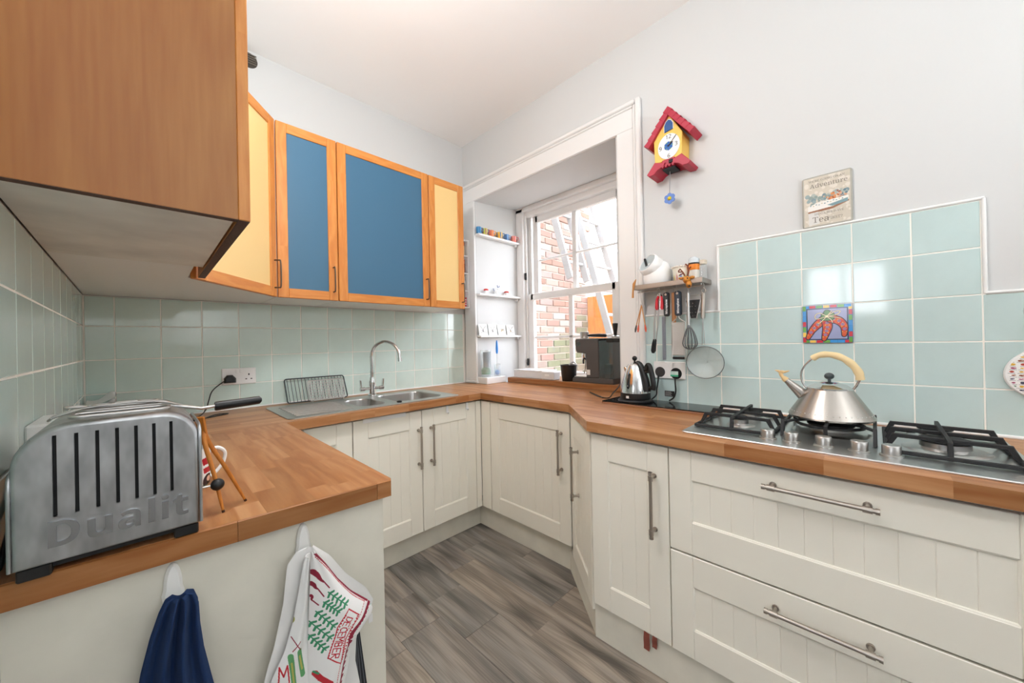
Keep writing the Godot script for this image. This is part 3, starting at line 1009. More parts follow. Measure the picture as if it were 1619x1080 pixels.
func build_base_cabinets():
	var X := facing(V(0, 0, 0.578), V(0, 0, 1))
	# sink run
	var t := base_unit("base_cabinet", "cream cupboard under the draining board, mostly hidden behind the peninsula worktop", facing(V(-1.455, 0, 0.578), V(0, 0, 1)), 0.292, 0.54, -1, 4)
	t = base_unit("base_cabinet", "cream panelled cupboard under the sink with a white catch strip on its top edge", facing(V(-1.161, 0, 0.578), V(0, 0, 1)), 0.387, 0.54, 0.362, 4)
	var b := mb()
	b.box(V(-1.112, 0.825, 0.5785), V(-0.875, 0.846, 0.583), 0.001)
	obj("catch_strip", b, M.white_plastic, t)
	t = base_unit("base_cabinet", "cream panelled cupboard under the large sink bowl, in the corner by the window", facing(V(-0.773, 0, 0.578), V(0, 0, 1)), 0.395, 0.54, 0.055, 4)
	for x in [-0.60, -0.45]:
		b = mb()
		b.box(V(x - 0.008, 0.80, 0.5785), V(x + 0.008, 0.846, 0.583), 0.001)
		b.tube([V(x, 0.806, 0.582), V(x, 0.80, 0.592), V(x, 0.81, 0.598)], 0.004, 6)
		obj("hook", b, M.white_plastic, t)
	# window run (faces -x)
	t = base_unit("base_cabinet", "wide cream panelled cupboard below the window", facing(V(-0.333, 0, 0.668), V(-1, 0, 0)), 0.622, 0.30, 0.565, 8)
	b = mb()
	b.box(V(-0.333, 0.15, 0.578), V(-0.313, 0.842, 0.665), 0.0015)
	b.box(V(-0.376, 0.15, 0.556), V(-0.334, 0.842, 0.5765), 0.001)
	tag(obj("corner_filler", b, M.cream), "narrow cream filler post between the sink cupboards and the cupboard below the window", "filler panel")
	# slanting door
	var q0 := V(-0.338, 0, 1.298)
	var q1 := V(-0.592, 0, 1.577)
	var o := V(-(q1.z - q0.z), 0, q1.x - q0.x).normalized()
	t = base_unit("base_cabinet", "narrow cream cupboard with a slanting door, between the window run and the hob run", facing(q0, o), q0.distance_to(q1), 0.03, 0.165, 4, 0.065, 0.11, 0.842, 0.47, 0.72)
	# hob run
	t = base_unit("base_cabinet", "narrow cream cupboard with a brown straps hanging below its door, beside the hob drawers", facing(V(-0.6, 0, 1.588), V(-1, 0, 0)), 0.3135, 0.45, 0.262, 3)
	for e in [[1.800, 1.822, 0.082], [1.832, 1.850, 0.105]]:
		b = mb()
		b.T = facing(V(-0.594, 0.15, e[0]), V(-1, 0, 0))
		b.grid(3, 6, func(u, v): return V(u * (e[1] - e[0]) - 0.004 * v, -v * (0.15 - e[2]), 0.004 + 0.003 * sin(v * 5.0 + u)))
		obj("strap", b, mat(hexc("8a4a3c"), 0.8), t)
	t = thing("drawer_unit", "wide cream two-drawer unit under the gas hob", "drawers", V(-0.6, 0.15, 2.3))
	carcass(t, facing(V(-0.579, 0.148, 1.903), V(-1, 0, 0)), 0.795, 0.70, 0.5)
	for e in [[0.498, 0.842, 0.108, 0.095, 0.793], [0.148, 0.492, 0.098, 0.102, 0.437]]:
		var f := facing(V(-0.6, e[0], 1.903), V(-1, 0, 0))
		var d := framed_door(t, "drawer", f, 0.795, e[1] - e[0], 0.073, M.cream, M.cream, 11, 0.02, e[3], e[2])
		bar_handle(d, f, Vector2(0.277, e[4] - e[0]), Vector2(0.517, e[4] - e[0]))
	t = base_unit("base_cabinet", "cream cupboard beyond the drawer unit at the end of the hob run", facing(V(-0.6, 0, 2.70), V(-1, 0, 0)), 0.50, 0.5, 0.06, 6)
	# plinths
	b = mb()
	b.box(V(-1.46, 0, 0.491), V(-0.297, 0.148, 0.509), 0.001)
	b.box(V(-0.297, 0, 0.491), V(-0.279, 0.148, 1.262), 0.001)
	b.T = facing(V(-0.297, 0, 1.25), V(-(1.588 - 1.25), 0, -0.584 + 0.297).normalized())
	b.box(V(0, 0, -0.018), V(Vector2(0.287, 0.338).length(), 0.110, 0), 0.001)
	b.T = Transform3D.IDENTITY
	b.box(V(-0.584, 0, 1.583), V(-0.566, 0.148, 3.2), 0.001)
	b.box(V(-0.294, 0.0, 0.506), V(-0.299, 0.15, 0.512))
	struct("baseboard_units", b, M.cream_panel, "cream plinth boards along the foot of the cupboards")
	# peninsula: an end panel towards the camera
	t = thing("peninsula_cabinet", "cream end panel of the peninsula cupboard with two hooks and hanging towels", "cabinet", V(-1.75, 0, 1.3))
	b = mb()
	b.T = Transform3D(Basis(V(1, 0, 0), V(0, 0, -1), V(0, 1, 0)), Vector3.ZERO)
	b.prism([Vector2(-2.028, -1.528), Vector2(-1.476, -1.565), Vector2(-1.476, -1.547), Vector2(-2.028, -1.510)], 0.0, W - 0.041)
	obj("end_panel", b, M.cream_panel, t)
	b = mb()
	b.box(V(-2.03, 0.15, 0.64), V(-1.50, W - 0.042, 1.505))
	obj("body", b, M.carcass, t)
	b = mb()
	b.box(V(-1.5, 0.15, 0.64), V(-1.482, 0.842, 1.07), 0.002)
	b.box(V(-1.5, 0.15, 1.074), V(-1.482, 0.842, 1.52), 0.002)
	obj("door", b, M.cream, t)
	b = mb()
	b.box(V(-1.55, 0, 0.52), V(-1.535, 0.149, 1.52))
	obj("plinth", b, M.cream_panel, t)

# ---------------------------------------------------------------- worktops
func on_rim(p: Vector2, ring: Array) -> bool:
	for i in ring.size():
		if Geometry2D.get_closest_point_to_segment(p, ring[i], ring[(i + 1) % ring.size()]).distance_to(p) < 0.0004: return true
	return false

func stave_top(called: String, label: String, outline: Array, hole: Array, along: int, width: float, seed_: int):
	# oak staves of the full thickness, clipped to the outline (x, z), lengthways along axis «along» (0 x, 2 z)
	var r := RandomNumberGenerator.new()
	r.seed = seed_
	var oc := PackedVector2Array(outline)
	var lo := oc[0]
	var hi := oc[0]
	for p in oc:
		lo = lo.min(p); hi = hi.max(p)
	var t := thing(called, label, "worktop", V((lo.x + hi.x) / 2, W - 0.04, (lo.y + hi.y) / 2))
	var a0: float = lo.x if along == 0 else lo.y
	var a1: float = hi.x if along == 0 else hi.y
	var c: float = lo.y if along == 0 else lo.x
	var c1: float = hi.y if along == 0 else hi.x
	while c < c1 - 0.002:
		var e: float = min(c + width, c1)
		if c1 - e < 0.012: e = c1
		var a := a0 - r.randf() * 0.3
		while a < a1:
			var L := r.randf_range(0.18, 0.5)
			var rect := PackedVector2Array()
			if along == 0: rect = PackedVector2Array([Vector2(a, c), Vector2(a + L, c), Vector2(a + L, e), Vector2(a, e)])
			else: rect = PackedVector2Array([Vector2(c, a), Vector2(e, a), Vector2(e, a + L), Vector2(c, a + L)])
			var mi := r.randi() % 12
			var of := Vector2(r.randf() * 3.0, r.randf() * 3.0)
			for pc in Geometry2D.intersect_polygons(rect, oc):
				var parts := [pc]
				if hole.size() > 0: parts = Geometry2D.clip_polygons(pc, PackedVector2Array(hole))
				for q in parts:
					if Geometry2D.is_polygon_clockwise(q): q.reverse()
					var b := mb(along)
					b.off = of
					# lay the outline (x, z) flat: build faces directly so that the grain follows world axes
					var tr := Geometry2D.triangulate_polygon(q)
					if tr.size() == 0: continue
					for i in range(0, tr.size(), 3):
						var P := []
						for k in 3: P.append(V(q[tr[i + k]].x, W, q[tr[i + k]].y))
						var up: bool = (P[1] - P[0]).cross(P[2] - P[0]).y > 0
						b.poly(P, not up)
						var D := []
						for k in 3: D.append(P[k] - V(0, 0.04, 0))
						b.poly(D, up)
					for i in q.size():
						var p0: Vector2 = q[i]
						var p1: Vector2 = q[(i + 1) % q.size()]
						if not on_rim((p0 + p1) * 0.5, outline) and not on_rim((p0 + p1) * 0.5, hole): continue   # a glued joint inside the board
						var F := [V(p0.x, W, p0.y), V(p1.x, W, p1.y), V(p1.x, W - 0.04, p1.y), V(p0.x, W - 0.04, p0.y)]
						var nn: Vector3 = (F[1] - F[0]).cross(F[2] - F[0])
						var d := p1 - p0
						var outw := V(d.y, 0, -d.x)
						b.poly(F, nn.dot(outw) < 0)
					obj("stave", b, M.stave[mi], t)
			a += L
		c = e

func build_worktops():
	stave_top("worktop", "oak block worktop of the peninsula that carries the toaster", [Vector2(-2.064, 0.628), Vector2(-1.459, 0.628), Vector2(-1.459, 1.575), Vector2(-1.464, 1.581), Vector2(-2.031, 1.5425)], [], 2, 0.044, 5)
	stave_top("worktop", "oak block worktop around the sink along the tiled back wall", [Vector2(-2.066, 0.003), Vector2(-0.352, 0.003), Vector2(-0.352, 0.602), Vector2(-1.44, 0.622), Vector2(-1.455, 0.627), Vector2(-2.064, 0.627)], [Vector2(-1.395, 0.15), Vector2(-0.56, 0.15), Vector2(-0.56, 0.535), Vector2(-1.395, 0.535)], 0, 0.042, 8)
	stave_top("worktop", "oak block worktop below the window and around the hob", [Vector2(-0.3515, 0.003), Vector2(-0.024, 0.003), Vector2(-0.024, 0.165), Vector2(0.205, 0.165), Vector2(0.205, 1.397), Vector2(-0.003, 1.397), Vector2(-0.003, 3.2), Vector2(-0.622, 3.2), Vector2(-0.622, 1.585), Vector2(-0.3515, 1.30)], [Vector2(-0.535, 1.96), Vector2(-0.09, 1.96), Vector2(-0.09, 2.66), Vector2(-0.535, 2.66)], 2, 0.043, 13)
	# long-grained edging strips on the cut end of the peninsula
	var pen := get_node("worktop")
	for e in [[-2.031, -1.7595], [-1.7585, -1.4975], [-1.4965, -1.4635]]:
		var b := mb(0)
		b.off = Vector2(rng.randf() * 3, rng.randf() * 3)
		var za: float = lerp(1.5425, 1.581, (e[0] + 2.031) / 0.567)
		var zb: float = lerp(1.5425, 1.581, (e[1] + 2.031) / 0.567)
		var q := [V(e[0], W - 0.0003, za), V(e[1], W - 0.0003, zb), V(e[1], W - 0.0018, zb + 0.0035), V(e[0], W - 0.0018, za + 0.0035), V(e[1], W - 0.0385, zb + 0.0035), V(e[0], W - 0.0385, za + 0.0035), V(e[1], W - 0.04, zb), V(e[0], W - 0.04, za)]
		b.quad(q[0], q[3], q[2], q[1]); b.quad(q[3], q[5], q[4], q[2]); b.quad(q[5], q[7], q[6], q[4])
		b.poly([q[0], q[7], q[5], q[3]]); b.poly([q[1], q[2], q[4], q[6]]); b.quad(q[1], q[6], q[7], q[0])
		obj("edging", b, M.stave[[1, 3, 0][int((e[0] + 2.04) / 0.27) % 3]], pen)

func build_objects():
	build_toaster()
	build_left_counter()
	build_towels()
	build_sink()
	build_niche()
	build_sill_things()
	build_kettle_corner()
	build_utensils()
	build_wall_pieces()
	build_hob()

func print_face(called: String, fr: Transform3D, w: float, h: float, m: Material, parent: Node):
	# a printed face: lower left corner at fr's origin
	var b := mb()
	b.T = fr
	b.tri(V(0, 0, 0), V(w, 0, 0), V(w, h, 0), V(0, 0, 1), V(0, 0, 1), V(0, 0, 1), [Vector2(0, 1), Vector2(1, 1), Vector2(1, 0)])
	b.tri(V(0, 0, 0), V(w, h, 0), V(0, h, 0), V(0, 0, 1), V(0, 0, 1), V(0, 0, 1), [Vector2(0, 1), Vector2(1, 0), Vector2(0, 0)])
	return obj(called, b, m, parent)

func one(called: String, b: MB, m: Material, label: String, category: String, group := "") -> MeshInstance3D:
	var o := obj(called, b, m)
	tag(o, label, category, group)
	return o

func image(w: int, h: int, c: Color) -> Image:
	var im := Image.create_empty(w, h, false, Image.FORMAT_RGB8)
	im.fill(c)
	return im

# ---------------------------------------------------------------- toaster
func build_toaster():
	var t := thing("toaster", "scuffed brushed steel toaster with seven dark upright slots and an embossed name", "toaster", V(-1.912, W, 1.47))
	var metal := mat(hexc("cbcdcf"), 0.36, 1.0, {"albedo_texture": mottle(81, 512, 5.0, 0.80, 1.0, Color(1, 1, 1), 3), "uv1_scale": V(6.0, 2.5, 3.2), "roughness_texture": mottle(82, 256, 6.0, 0.7, 1.0), "roughness": 0.42})
	var sil := []
	for c in [[-2.013, 0.912], [-1.812, 0.912]]: sil.append(Vector2(c[0], c[1]))
	for k in 9:
		var a := PI / 2 * k / 8
		sil.append(Vector2(-1.857 + 0.045 * cos(a), 1.067 + 0.048 * sin(a)))
	for k in 9:
		var a := PI / 2 + PI / 2 * k / 8
		sil.append(Vector2(-1.953 + 0.060 * cos(a), 1.052 + 0.063 * sin(a)))
	sil[2] = Vector2(-1.812, 1.067)
	# sheet body without its front, then the front in upright strips so that the slots are real openings
	var b := mb()
	b.prism(sil, 1.372, 1.558, 0.0, 0.5)
	obj("body", b, metal, t)
	var inner := PackedVector2Array()
	var cen := Vector2(-1.912, 1.01)
	for p in sil: inner.append(cen + (p - cen) * Vector2(0.935, 0.93))
	b = mb()
	for i in sil.size():
		var j := (i + 1) % sil.size()
		var NA := V(sil[i].x - cen.x, sil[i].y - cen.y, 0).normalized()
		var NB := V(sil[j].x - cen.x, sil[j].y - cen.y, 0).normalized()
		var Z := V(0, 0, 1)
		var A := V(sil[i].x, sil[i].y, 1.558)
		var B := V(sil[j].x, sil[j].y, 1.558)
		var C := V(lerp(sil[j].x, inner[j].x, 0.45), lerp(sil[j].y, inner[j].y, 0.45), 1.5655)
		var D := V(lerp(sil[i].x, inner[i].x, 0.45), lerp(sil[i].y, inner[i].y, 0.45), 1.5655)
		var E := V(inner[j].x, inner[j].y, 1.568)
		var F := V(inner[i].x, inner[i].y, 1.568)
		b.tri(A, B, C, NA, NB, NB + Z); b.tri(A, C, D, NA, NB + Z, NA + Z)
		b.tri(D, C, E, NA + Z, NB + Z, Z); b.tri(D, E, F, NA + Z, Z, Z)
	var cuts := []
	for k in 7: cuts.append(-1.972 + 0.0207 * k)
	var edges := [-2.02]
	for c in cuts: edges.append_array([c - 0.0021, c + 0.0021])
	edges.append(-1.80)
	for k in edges.size() - 1:
		var ys := [[0.9, 1.13]] if k % 2 == 0 else [[0.9, 0.98], [1.0985, 1.13]]
		for y in ys:
			for q in Geometry2D.intersect_polygons(inner, PackedVector2Array([Vector2(edges[k], y[0]), Vector2(edges[k + 1], y[0]), Vector2(edges[k + 1], y[1]), Vector2(edges[k], y[1])])):
				if Geometry2D.is_polygon_clockwise(q): q.reverse()
				var P := []
				for p in q: P.append(V(p.x, p.y, 1.568))
				b.poly(P)
	obj("front_panel", b, metal, t)
	for c in cuts:
		b = mb()
		b.box(V(c - 0.0021, 0.98, 1.5585), V(c + 0.0021, 1.0985, 1.5625))
		obj("slot", b, M.black_matt, t)
	# rolled rim on the end castings
	b = mb()
	for x in [-1.8105, -2.0135]:
		b = mb()
		var top := 1.085 if x > -1.9 else 1.05
		b.tube([V(x, 0.914, 1.562), V(x, top - 0.025, 1.562), V(x, top - 0.01, 1.56), V(x, top - 0.002, 1.55), V(x, top, 1.53), V(x, top, 1.40), V(x, top - 0.01, 1.38), V(x, 0.914, 1.374)], 0.0026, 8)
		obj("end_rim", b, metal, t)
	for x in [-1.993, -1.830]:
		for z in [1.40, 1.545]:
			b = mb()
			b.box(V(x - 0.016, W, z - 0.016), V(x + 0.016, 0.913, z + 0.016), 0.002)
			obj("foot", b, M.black, t)
	b = mb()
	b.box(V(-1.995, 0.903, 1.40), V(-1.83, 0.9125, 1.55))
	obj("base_plate", b, M.black_matt, t)
	# bread openings with their frame on the top
	b = mb()
	for z in [1.425, 1.505]:
		b.box(V(-1.955, 1.1152, z - 0.016), V(-1.855, 1.1162, z + 0.016))
	obj("bread_slot", b, M.black_matt, t)
	b = mb()
	for z in [1.425, 1.505]:
		var lp := []
		for p in rrect(-1.962, z - 0.022, -1.848, z + 0.022, 0.012): lp.append(V(p.x, 1.117, p.y))
		b.tube(lp, 0.003, 6, true)
	obj("slot_frame", b, M.steel, t)
	# lever with a black ball on the end casting
	b = mb()
	b.tube([V(-1.812, 0.951, 1.49), V(-1.786, 0.951, 1.49)], 0.0022, 8)
	var lv := obj("lever", b, M.steel, t)
	b = mb()
	b.ball(V(-1.780, 0.951, 1.49), V(0.0115, 0.0115, 0.0115), 16)
	obj("knob", b, M.black, lv)
	var txt := text_part("embossed_name", "Dualit", 0.051, 0.004, mat(hexc("aeb1b5"), 0.26, 1.0), t, facing(V(-1.905, 0.955, 1.5692), V(0, 0, 1)), "Droid Sans", 800)
	txt.scale = V(1.06, 1.0, 1.0)
	# toasting cage lifted above the bread slot
	t = thing("toasting_cage", "wire toasting cage with a long black handle lying in the toaster top", "toast cage", V(-1.9, 1.117, 1.46))
	b = mb()
	for z in [1.450, 1.472]:
		b.tube(curve([V(-1.985, 1.113, z), V(-1.95, 1.124, z), V(-1.90, 1.127, z), V(-1.86, 1.124, z), V(-1.83, 1.112, 1.461)], 4), 0.002, 6)
	for x in [-1.96, -1.93, -1.875]:
		var lp := []
		for p in rrect(x - 0.012, 1.452, x + 0.012, 1.47, 0.006, 3): lp.append(V(p.x, 1.1265, p.y))
		b.tube(lp, 0.002, 6, true)
	b.tube([V(-1.985, 1.113, 1.45), V(-1.99, 1.108, 1.461), V(-1.985, 1.113, 1.472)], 0.002, 6)
	obj("wire_frame", b, M.steel, t)
	b = mb()
	b.tube([V(-1.845, 1.114, 1.461), V(-1.8, 1.1015, 1.461), V(-1.775, 1.1035, 1.461)], 0.0033, 8)
	obj("rod", b, M.steel, t)
	b = mb()
	b.tube([V(-1.779, 1.1025, 1.461), V(-1.777, 1.1025, 1.461), V(-1.712, 1.1055, 1.461), V(-1.703, 1.106, 1.461), V(-1.699, 1.106, 1.461)], [0.0085, 0.0095, 0.0088, 0.0085, 0.004], 12)
	obj("grip", b, M.black, t)
	# wooden tongs leaning on the end of the toaster
	var tw := mat(hexc("d08a35"), 0.5, 0, {"albedo_texture": M.beech_frame.albedo_texture, "uv1_scale": V(4, 9, 1)})
	t = thing("toast_tongs", "orange wooden toast tongs leaning against the end of the toaster", "tongs", V(-1.78, W, 1.475))
	for e in [[V(-1.772, W, 1.497), V(-1.797, 1.035, 1.472)], [V(-1.731, W, 1.465), V(-1.789, 1.03, 1.462)]]:
		b = mb(1)
		b.tube(curve([e[0], e[0].lerp(e[1], 0.5) + V(0.001, 0.001, 0), e[1], V(-1.797, 1.058, 1.465)], 4), [0.0022, 0.0028, 0.0034, 0.0038, 0.004, 0.0042, 0.0044, 0.0046, 0.0046, 0.0046, 0.0046, 0.0044, 0.004], 6)
		var arm := obj("arm", b, tw, t)
		b = mb()
		b.tube([e[0] + V(0, 0.0003, 0), e[0].lerp(e[1], 0.035)], 0.0028, 6)
		obj("burnt_tip", b, mat(hexc("4a2c14"), 0.8), arm, "scorched dark tip")
	b = mb(1)
	b.T = Transform3D(Basis(V(0.78, 0.0, 0.62).normalized(), V(-0.30, 0.95, 0.0).normalized(), V(-0.6, -0.2, 0.77)).orthonormalized(), V(-1.800, 1.058, 1.465))
	b.box(V(-0.008, -0.03, -0.003), V(0.008, 0.028, 0.003), 0.001)
	obj("joint", b, tw, t)
	# mug
	t = thing("mug", "white mug with red and dark print and a turquoise base, behind the toaster", "mug", V(-1.806, W, 1.265))
	var im := image(256, 128, hexc("f3f3f1"))
	for k in 4:
		var x := 20 + 64 * k
		fillp(im, [Vector2(x, 20), Vector2(x + 34, 14), Vector2(x + 38, 30), Vector2(x + 4, 34)], hexc("b8232f"))
		fillp(im, [Vector2(x + 4, 40), Vector2(x + 38, 36), Vector2(x + 38, 52), Vector2(x + 6, 54)], hexc("b8232f"))
		disc(im, Vector2(x + 20, 78), 17, hexc("33262a"), 22)
		disc(im, Vector2(x + 22, 70), 8, hexc("e3b79c"))
	for y in range(100, 128):
		for x in 256: im.set_pixel(x, y, hexc("5fb3c4"))
	var mg := mat(Color.WHITE, 0.18, 0, {"albedo_texture": tex(im)})
	b = mb()
	b.lathe(V(-1.806, W, 1.265), [Vector2(0.031, 0.0), Vector2(0.035, 0.004), Vector2(0.037, 0.04), Vector2(0.0375, 0.088)], 28)
	obj("body", b, mg, t)
	b = mb()
	b.lathe(V(-1.806, W, 1.265), [Vector2(0, 0.002), Vector2(0.031, 0.0), Vector2(0.031, 0.0005)], 28)
	b.lathe(V(-1.806, W, 1.265), [Vector2(0.0375, 0.088), Vector2(0.036, 0.0893), Vector2(0.0345, 0.088), Vector2(0.033, 0.008), Vector2(0.0, 0.006)], 28)
	obj("inside", b, M.ceramic, t)
	b = mb()
	b.tube(curve([V(-1.772, W + 0.074, 1.256), V(-1.755, W + 0.079, 1.252), V(-1.740, W + 0.064, 1.248), V(-1.743, W + 0.04, 1.248), V(-1.758, W + 0.02, 1.252), V(-1.770, W + 0.013, 1.256)], 4), 0.0042, 8)
	obj("handle", b, M.ceramic, t)

func build_left_counter():
	var b: MB
	# twin socket on the left wall with two plugs
	var t := thing("wall_socket", "white twin socket on the left tiled wall behind the toaster, two plugs in it", "socket", V(-2.04, 1.0, 1.22))
	b = mb()
	b.box(V(-2.040, 0.995, 1.13), V(-2.006, 1.082, 1.29), 0.004)
	obj("plate", b, M.white_plastic, t)
	b = mb()
	b.box(V(-2.006, 1.012, 1.235), V(-1.985, 1.055, 1.278), 0.005); b.box(V(-1.985, 1.02, 1.245), V(-1.972, 1.045, 1.268), 0.004)
	obj("plug", b, M.white_plastic, t)
	b = mb()
	b.box(V(-2.006, 1.012, 1.15), V(-1.982, 1.055, 1.195), 0.005)
	obj("plug", b, M.white_plastic, t)
	b = mb()
	for z in [1.165, 1.185, 1.235, 1.255]: b.box(V(-2.006, 1.062, z), V(-2.002, 1.074, z + 0.012), 0.001)
	obj("switch", b, M.white_plastic, t)
	# black cables hanging between wall and toaster
	b = mb()
	b.tube(curve([V(-2.026, 0.925, 1.52), V(-2.027, 0.950, 1.45), V(-2.028, 0.978, 1.38), V(-2.02, 1.00, 1.30), V(-1.985, 1.03, 1.256)], 6), 0.0032, 6)
	b.tube(curve([V(-2.026, 0.915, 1.54), V(-2.026, 0.955, 1.47), V(-2.027, 0.962, 1.36), V(-2.022, 0.97, 1.24), V(-1.99, 1.03, 1.17)], 6), 0.0032, 6)
	one("toaster_cable", b, M.black, "pair of black cables squeezed between the toaster and the left wall", "cable")
	# stack of folded white plastic bags in the corner
	t = thing("folded_bag", "stack of folded white plastic bags in the corner behind the toaster", "plastic bags", V(-2.02, W, 0.06))
	for k in 4:
		b = mb()
		var q: float = k
		b.grid(10, 8, func(u, v): return V(-2.06 + 0.082 * u + 0.004 * q * sin(u * 3.0), W + 0.03 * q + 0.034 * sin(PI * clamp(v, 0.02, 0.98)) * (0.7 + 0.25 * sin(u * 7.0 + q)) + 0.03 * u * (0.5 + 0.2 * q), 0.012 + 0.1 * v - 0.004 * q))
		b.grid(10, 2, func(u, v): return V(-2.06 + 0.082 * u + 0.004 * q * sin(u * 3.0), W + 0.03 * q + 0.03 * u * (0.5 + 0.2 * q) + 0.001, 0.012 + 0.1 * v - 0.004 * q), null, true)
		obj("bag", b, M.white_plastic, t)
	# twin socket on the back wall
	t = thing("wall_socket", "white twin socket on the tiled back wall with one black plug in it", "socket", V(-1.53, 1.025, 0.005))
	b = mb()
	b.box(V(-1.605, 1.025, 0.0), V(-1.457, 1.112, 0.009), 0.003)
	obj("plate", b, M.white_plastic, t)
	b = mb()
	for x in [-1.546, -1.528]: b.box(V(x, 1.085, 0.009), V(x + 0.011, 1.104, 0.0125), 0.001)
	obj("switch", b, M.white_plastic, t)
	b = mb()
	b.box(V(-1.492, 1.072, 0.0088), V(-1.486, 1.081, 0.0094)); b.box(V(-1.505, 1.05, 0.0088), V(-1.497, 1.055, 0.0094)); b.box(V(-1.482, 1.05, 0.0088), V(-1.474, 1.055, 0.0094))
	obj("pin_hole", b, M.black_matt, t)
	t = thing("plug", "black three pin plug in the socket on the back wall, its lead running down", "plug", V(-1.572, 1.04, 0.012))
	b = mb()
	b.T = Transform3D(Basis.IDENTITY, V(-1.572, 1.056, 0.0092))
	b.prism([Vector2(-0.025, -0.018), Vector2(0.024, -0.018), Vector2(0.024, 0.004), Vector2(0.010, 0.022), Vector2(-0.012, 0.022), Vector2(-0.025, 0.006)], 0.0, 0.03, 0.006)
	obj("body", b, M.black, t)
	b = mb()
	b.tube(curve([V(-1.59, 1.045, 0.02), V(-1.60, 1.046, 0.025), V(-1.645, 1.005, 0.03), V(-1.662, 0.955, 0.04), V(-1.672, 0.92, 0.05), V(-1.70, 0.899, 0.12), V(-1.75, 0.898, 0.24), V(-1.71, 0.898, 0.25), V(-1.65, 0.898, 0.145), V(-1.60, 0.898, 0.15), V(-1.62, 0.898, 0.175), V(-1.70, 0.898, 0.22), V(-1.78, 0.898, 0.27)], 5), 0.0027, 6)
	obj("lead", b, M.black, t)
	# dark round vent high on the back wall
	t = thing("wall_vent", "dark round vent high on the back wall just past the foreground cabinet", "vent", V(-1.455, 2.78, 0.0))
	b = mb()
	b.T = facing(V(-1.462, 2.81, -0.006), V(0, 0, 1)) * Transform3D(Basis(V(1, 0, 0), V(0, 0, -1), V(0, 1, 0)), Vector3.ZERO)
	b.lathe(Vector3.ZERO, [Vector2(0, 0), Vector2(0.042, 0), Vector2(0.042, 0.012), Vector2(0.036, 0.018), Vector2(0.032, 0.012), Vector2(0.0, 0.010)], 28)
	obj("rim", b, mat(hexc("4b443c"), 0.5), t)
	b = mb()
	for k in 5: b.box(V(-1.496, 2.785 + 0.012 * k, 0.006), V(-1.428, 2.790 + 0.012 * k, 0.010))
	obj("louvre", b, mat(hexc("6b6258"), 0.5), t)

# ---------------------------------------------------------------- towels on the peninsula
func plastic_hook(x: float, y: float, z: float, label: String):
	# rounded white adhesive hook: a long oval plate with a bent peg at its foot
	var t := thing("towel_hook", label, "hook", V(x, y - 0.06, z))
	var b := mb()
	var pl := []
	for k in 24:
		var a := TAU * k / 24
		var w := 0.0155 if sin(a) < 0 else 0.0125
		pl.append(Vector2(cos(a) * w, sin(a) * 0.042))
	b.T = facing(V(x, y, z), V(0, 0, 1))
	b.prism(pl, 0.0, 0.007, 0.004)
	obj("plate", b, M.white_plastic, t)
	b = mb()
	b.tube(curve([V(x, y - 0.018, z + 0.004), V(x, y - 0.026, z + 0.022), V(x, y - 0.022, z + 0.036), V(x, y - 0.01, z + 0.04)], 4), 0.0065, 10)
	obj("peg", b, M.white_plastic, t)

func cloth_strip(rows: Array, z0: float, amp: float, folds: float, ph: float, nu := 28, nv := 40) -> Callable:
	# rows: [y, x left, x right] from top to bottom
	return func(u: float, v: float) -> Vector3:
		var f := v * (rows.size() - 1)
		var i := int(min(floor(f), rows.size() - 2))
		var k := f - i
		k = k * k * (3 - 2 * k) * 0.4 + k * 0.6
		var y: float = lerp(rows[i][0], rows[i + 1][0], k)
		var xl: float = lerp(rows[i][1], rows[i + 1][1], k)
		var xr: float = lerp(rows[i][2], rows[i + 1][2], k)
		var grow: float = clamp(v * 3.2 + 0.03, 0.0, 1.0)
		var bulge := sin(PI * u)
		return V(lerp(xl, xr, u), y, z0 + 0.012 * bulge + amp * grow * sin(u * folds * TAU + ph + 1.2 * v) * (0.35 + 0.65 * bulge))

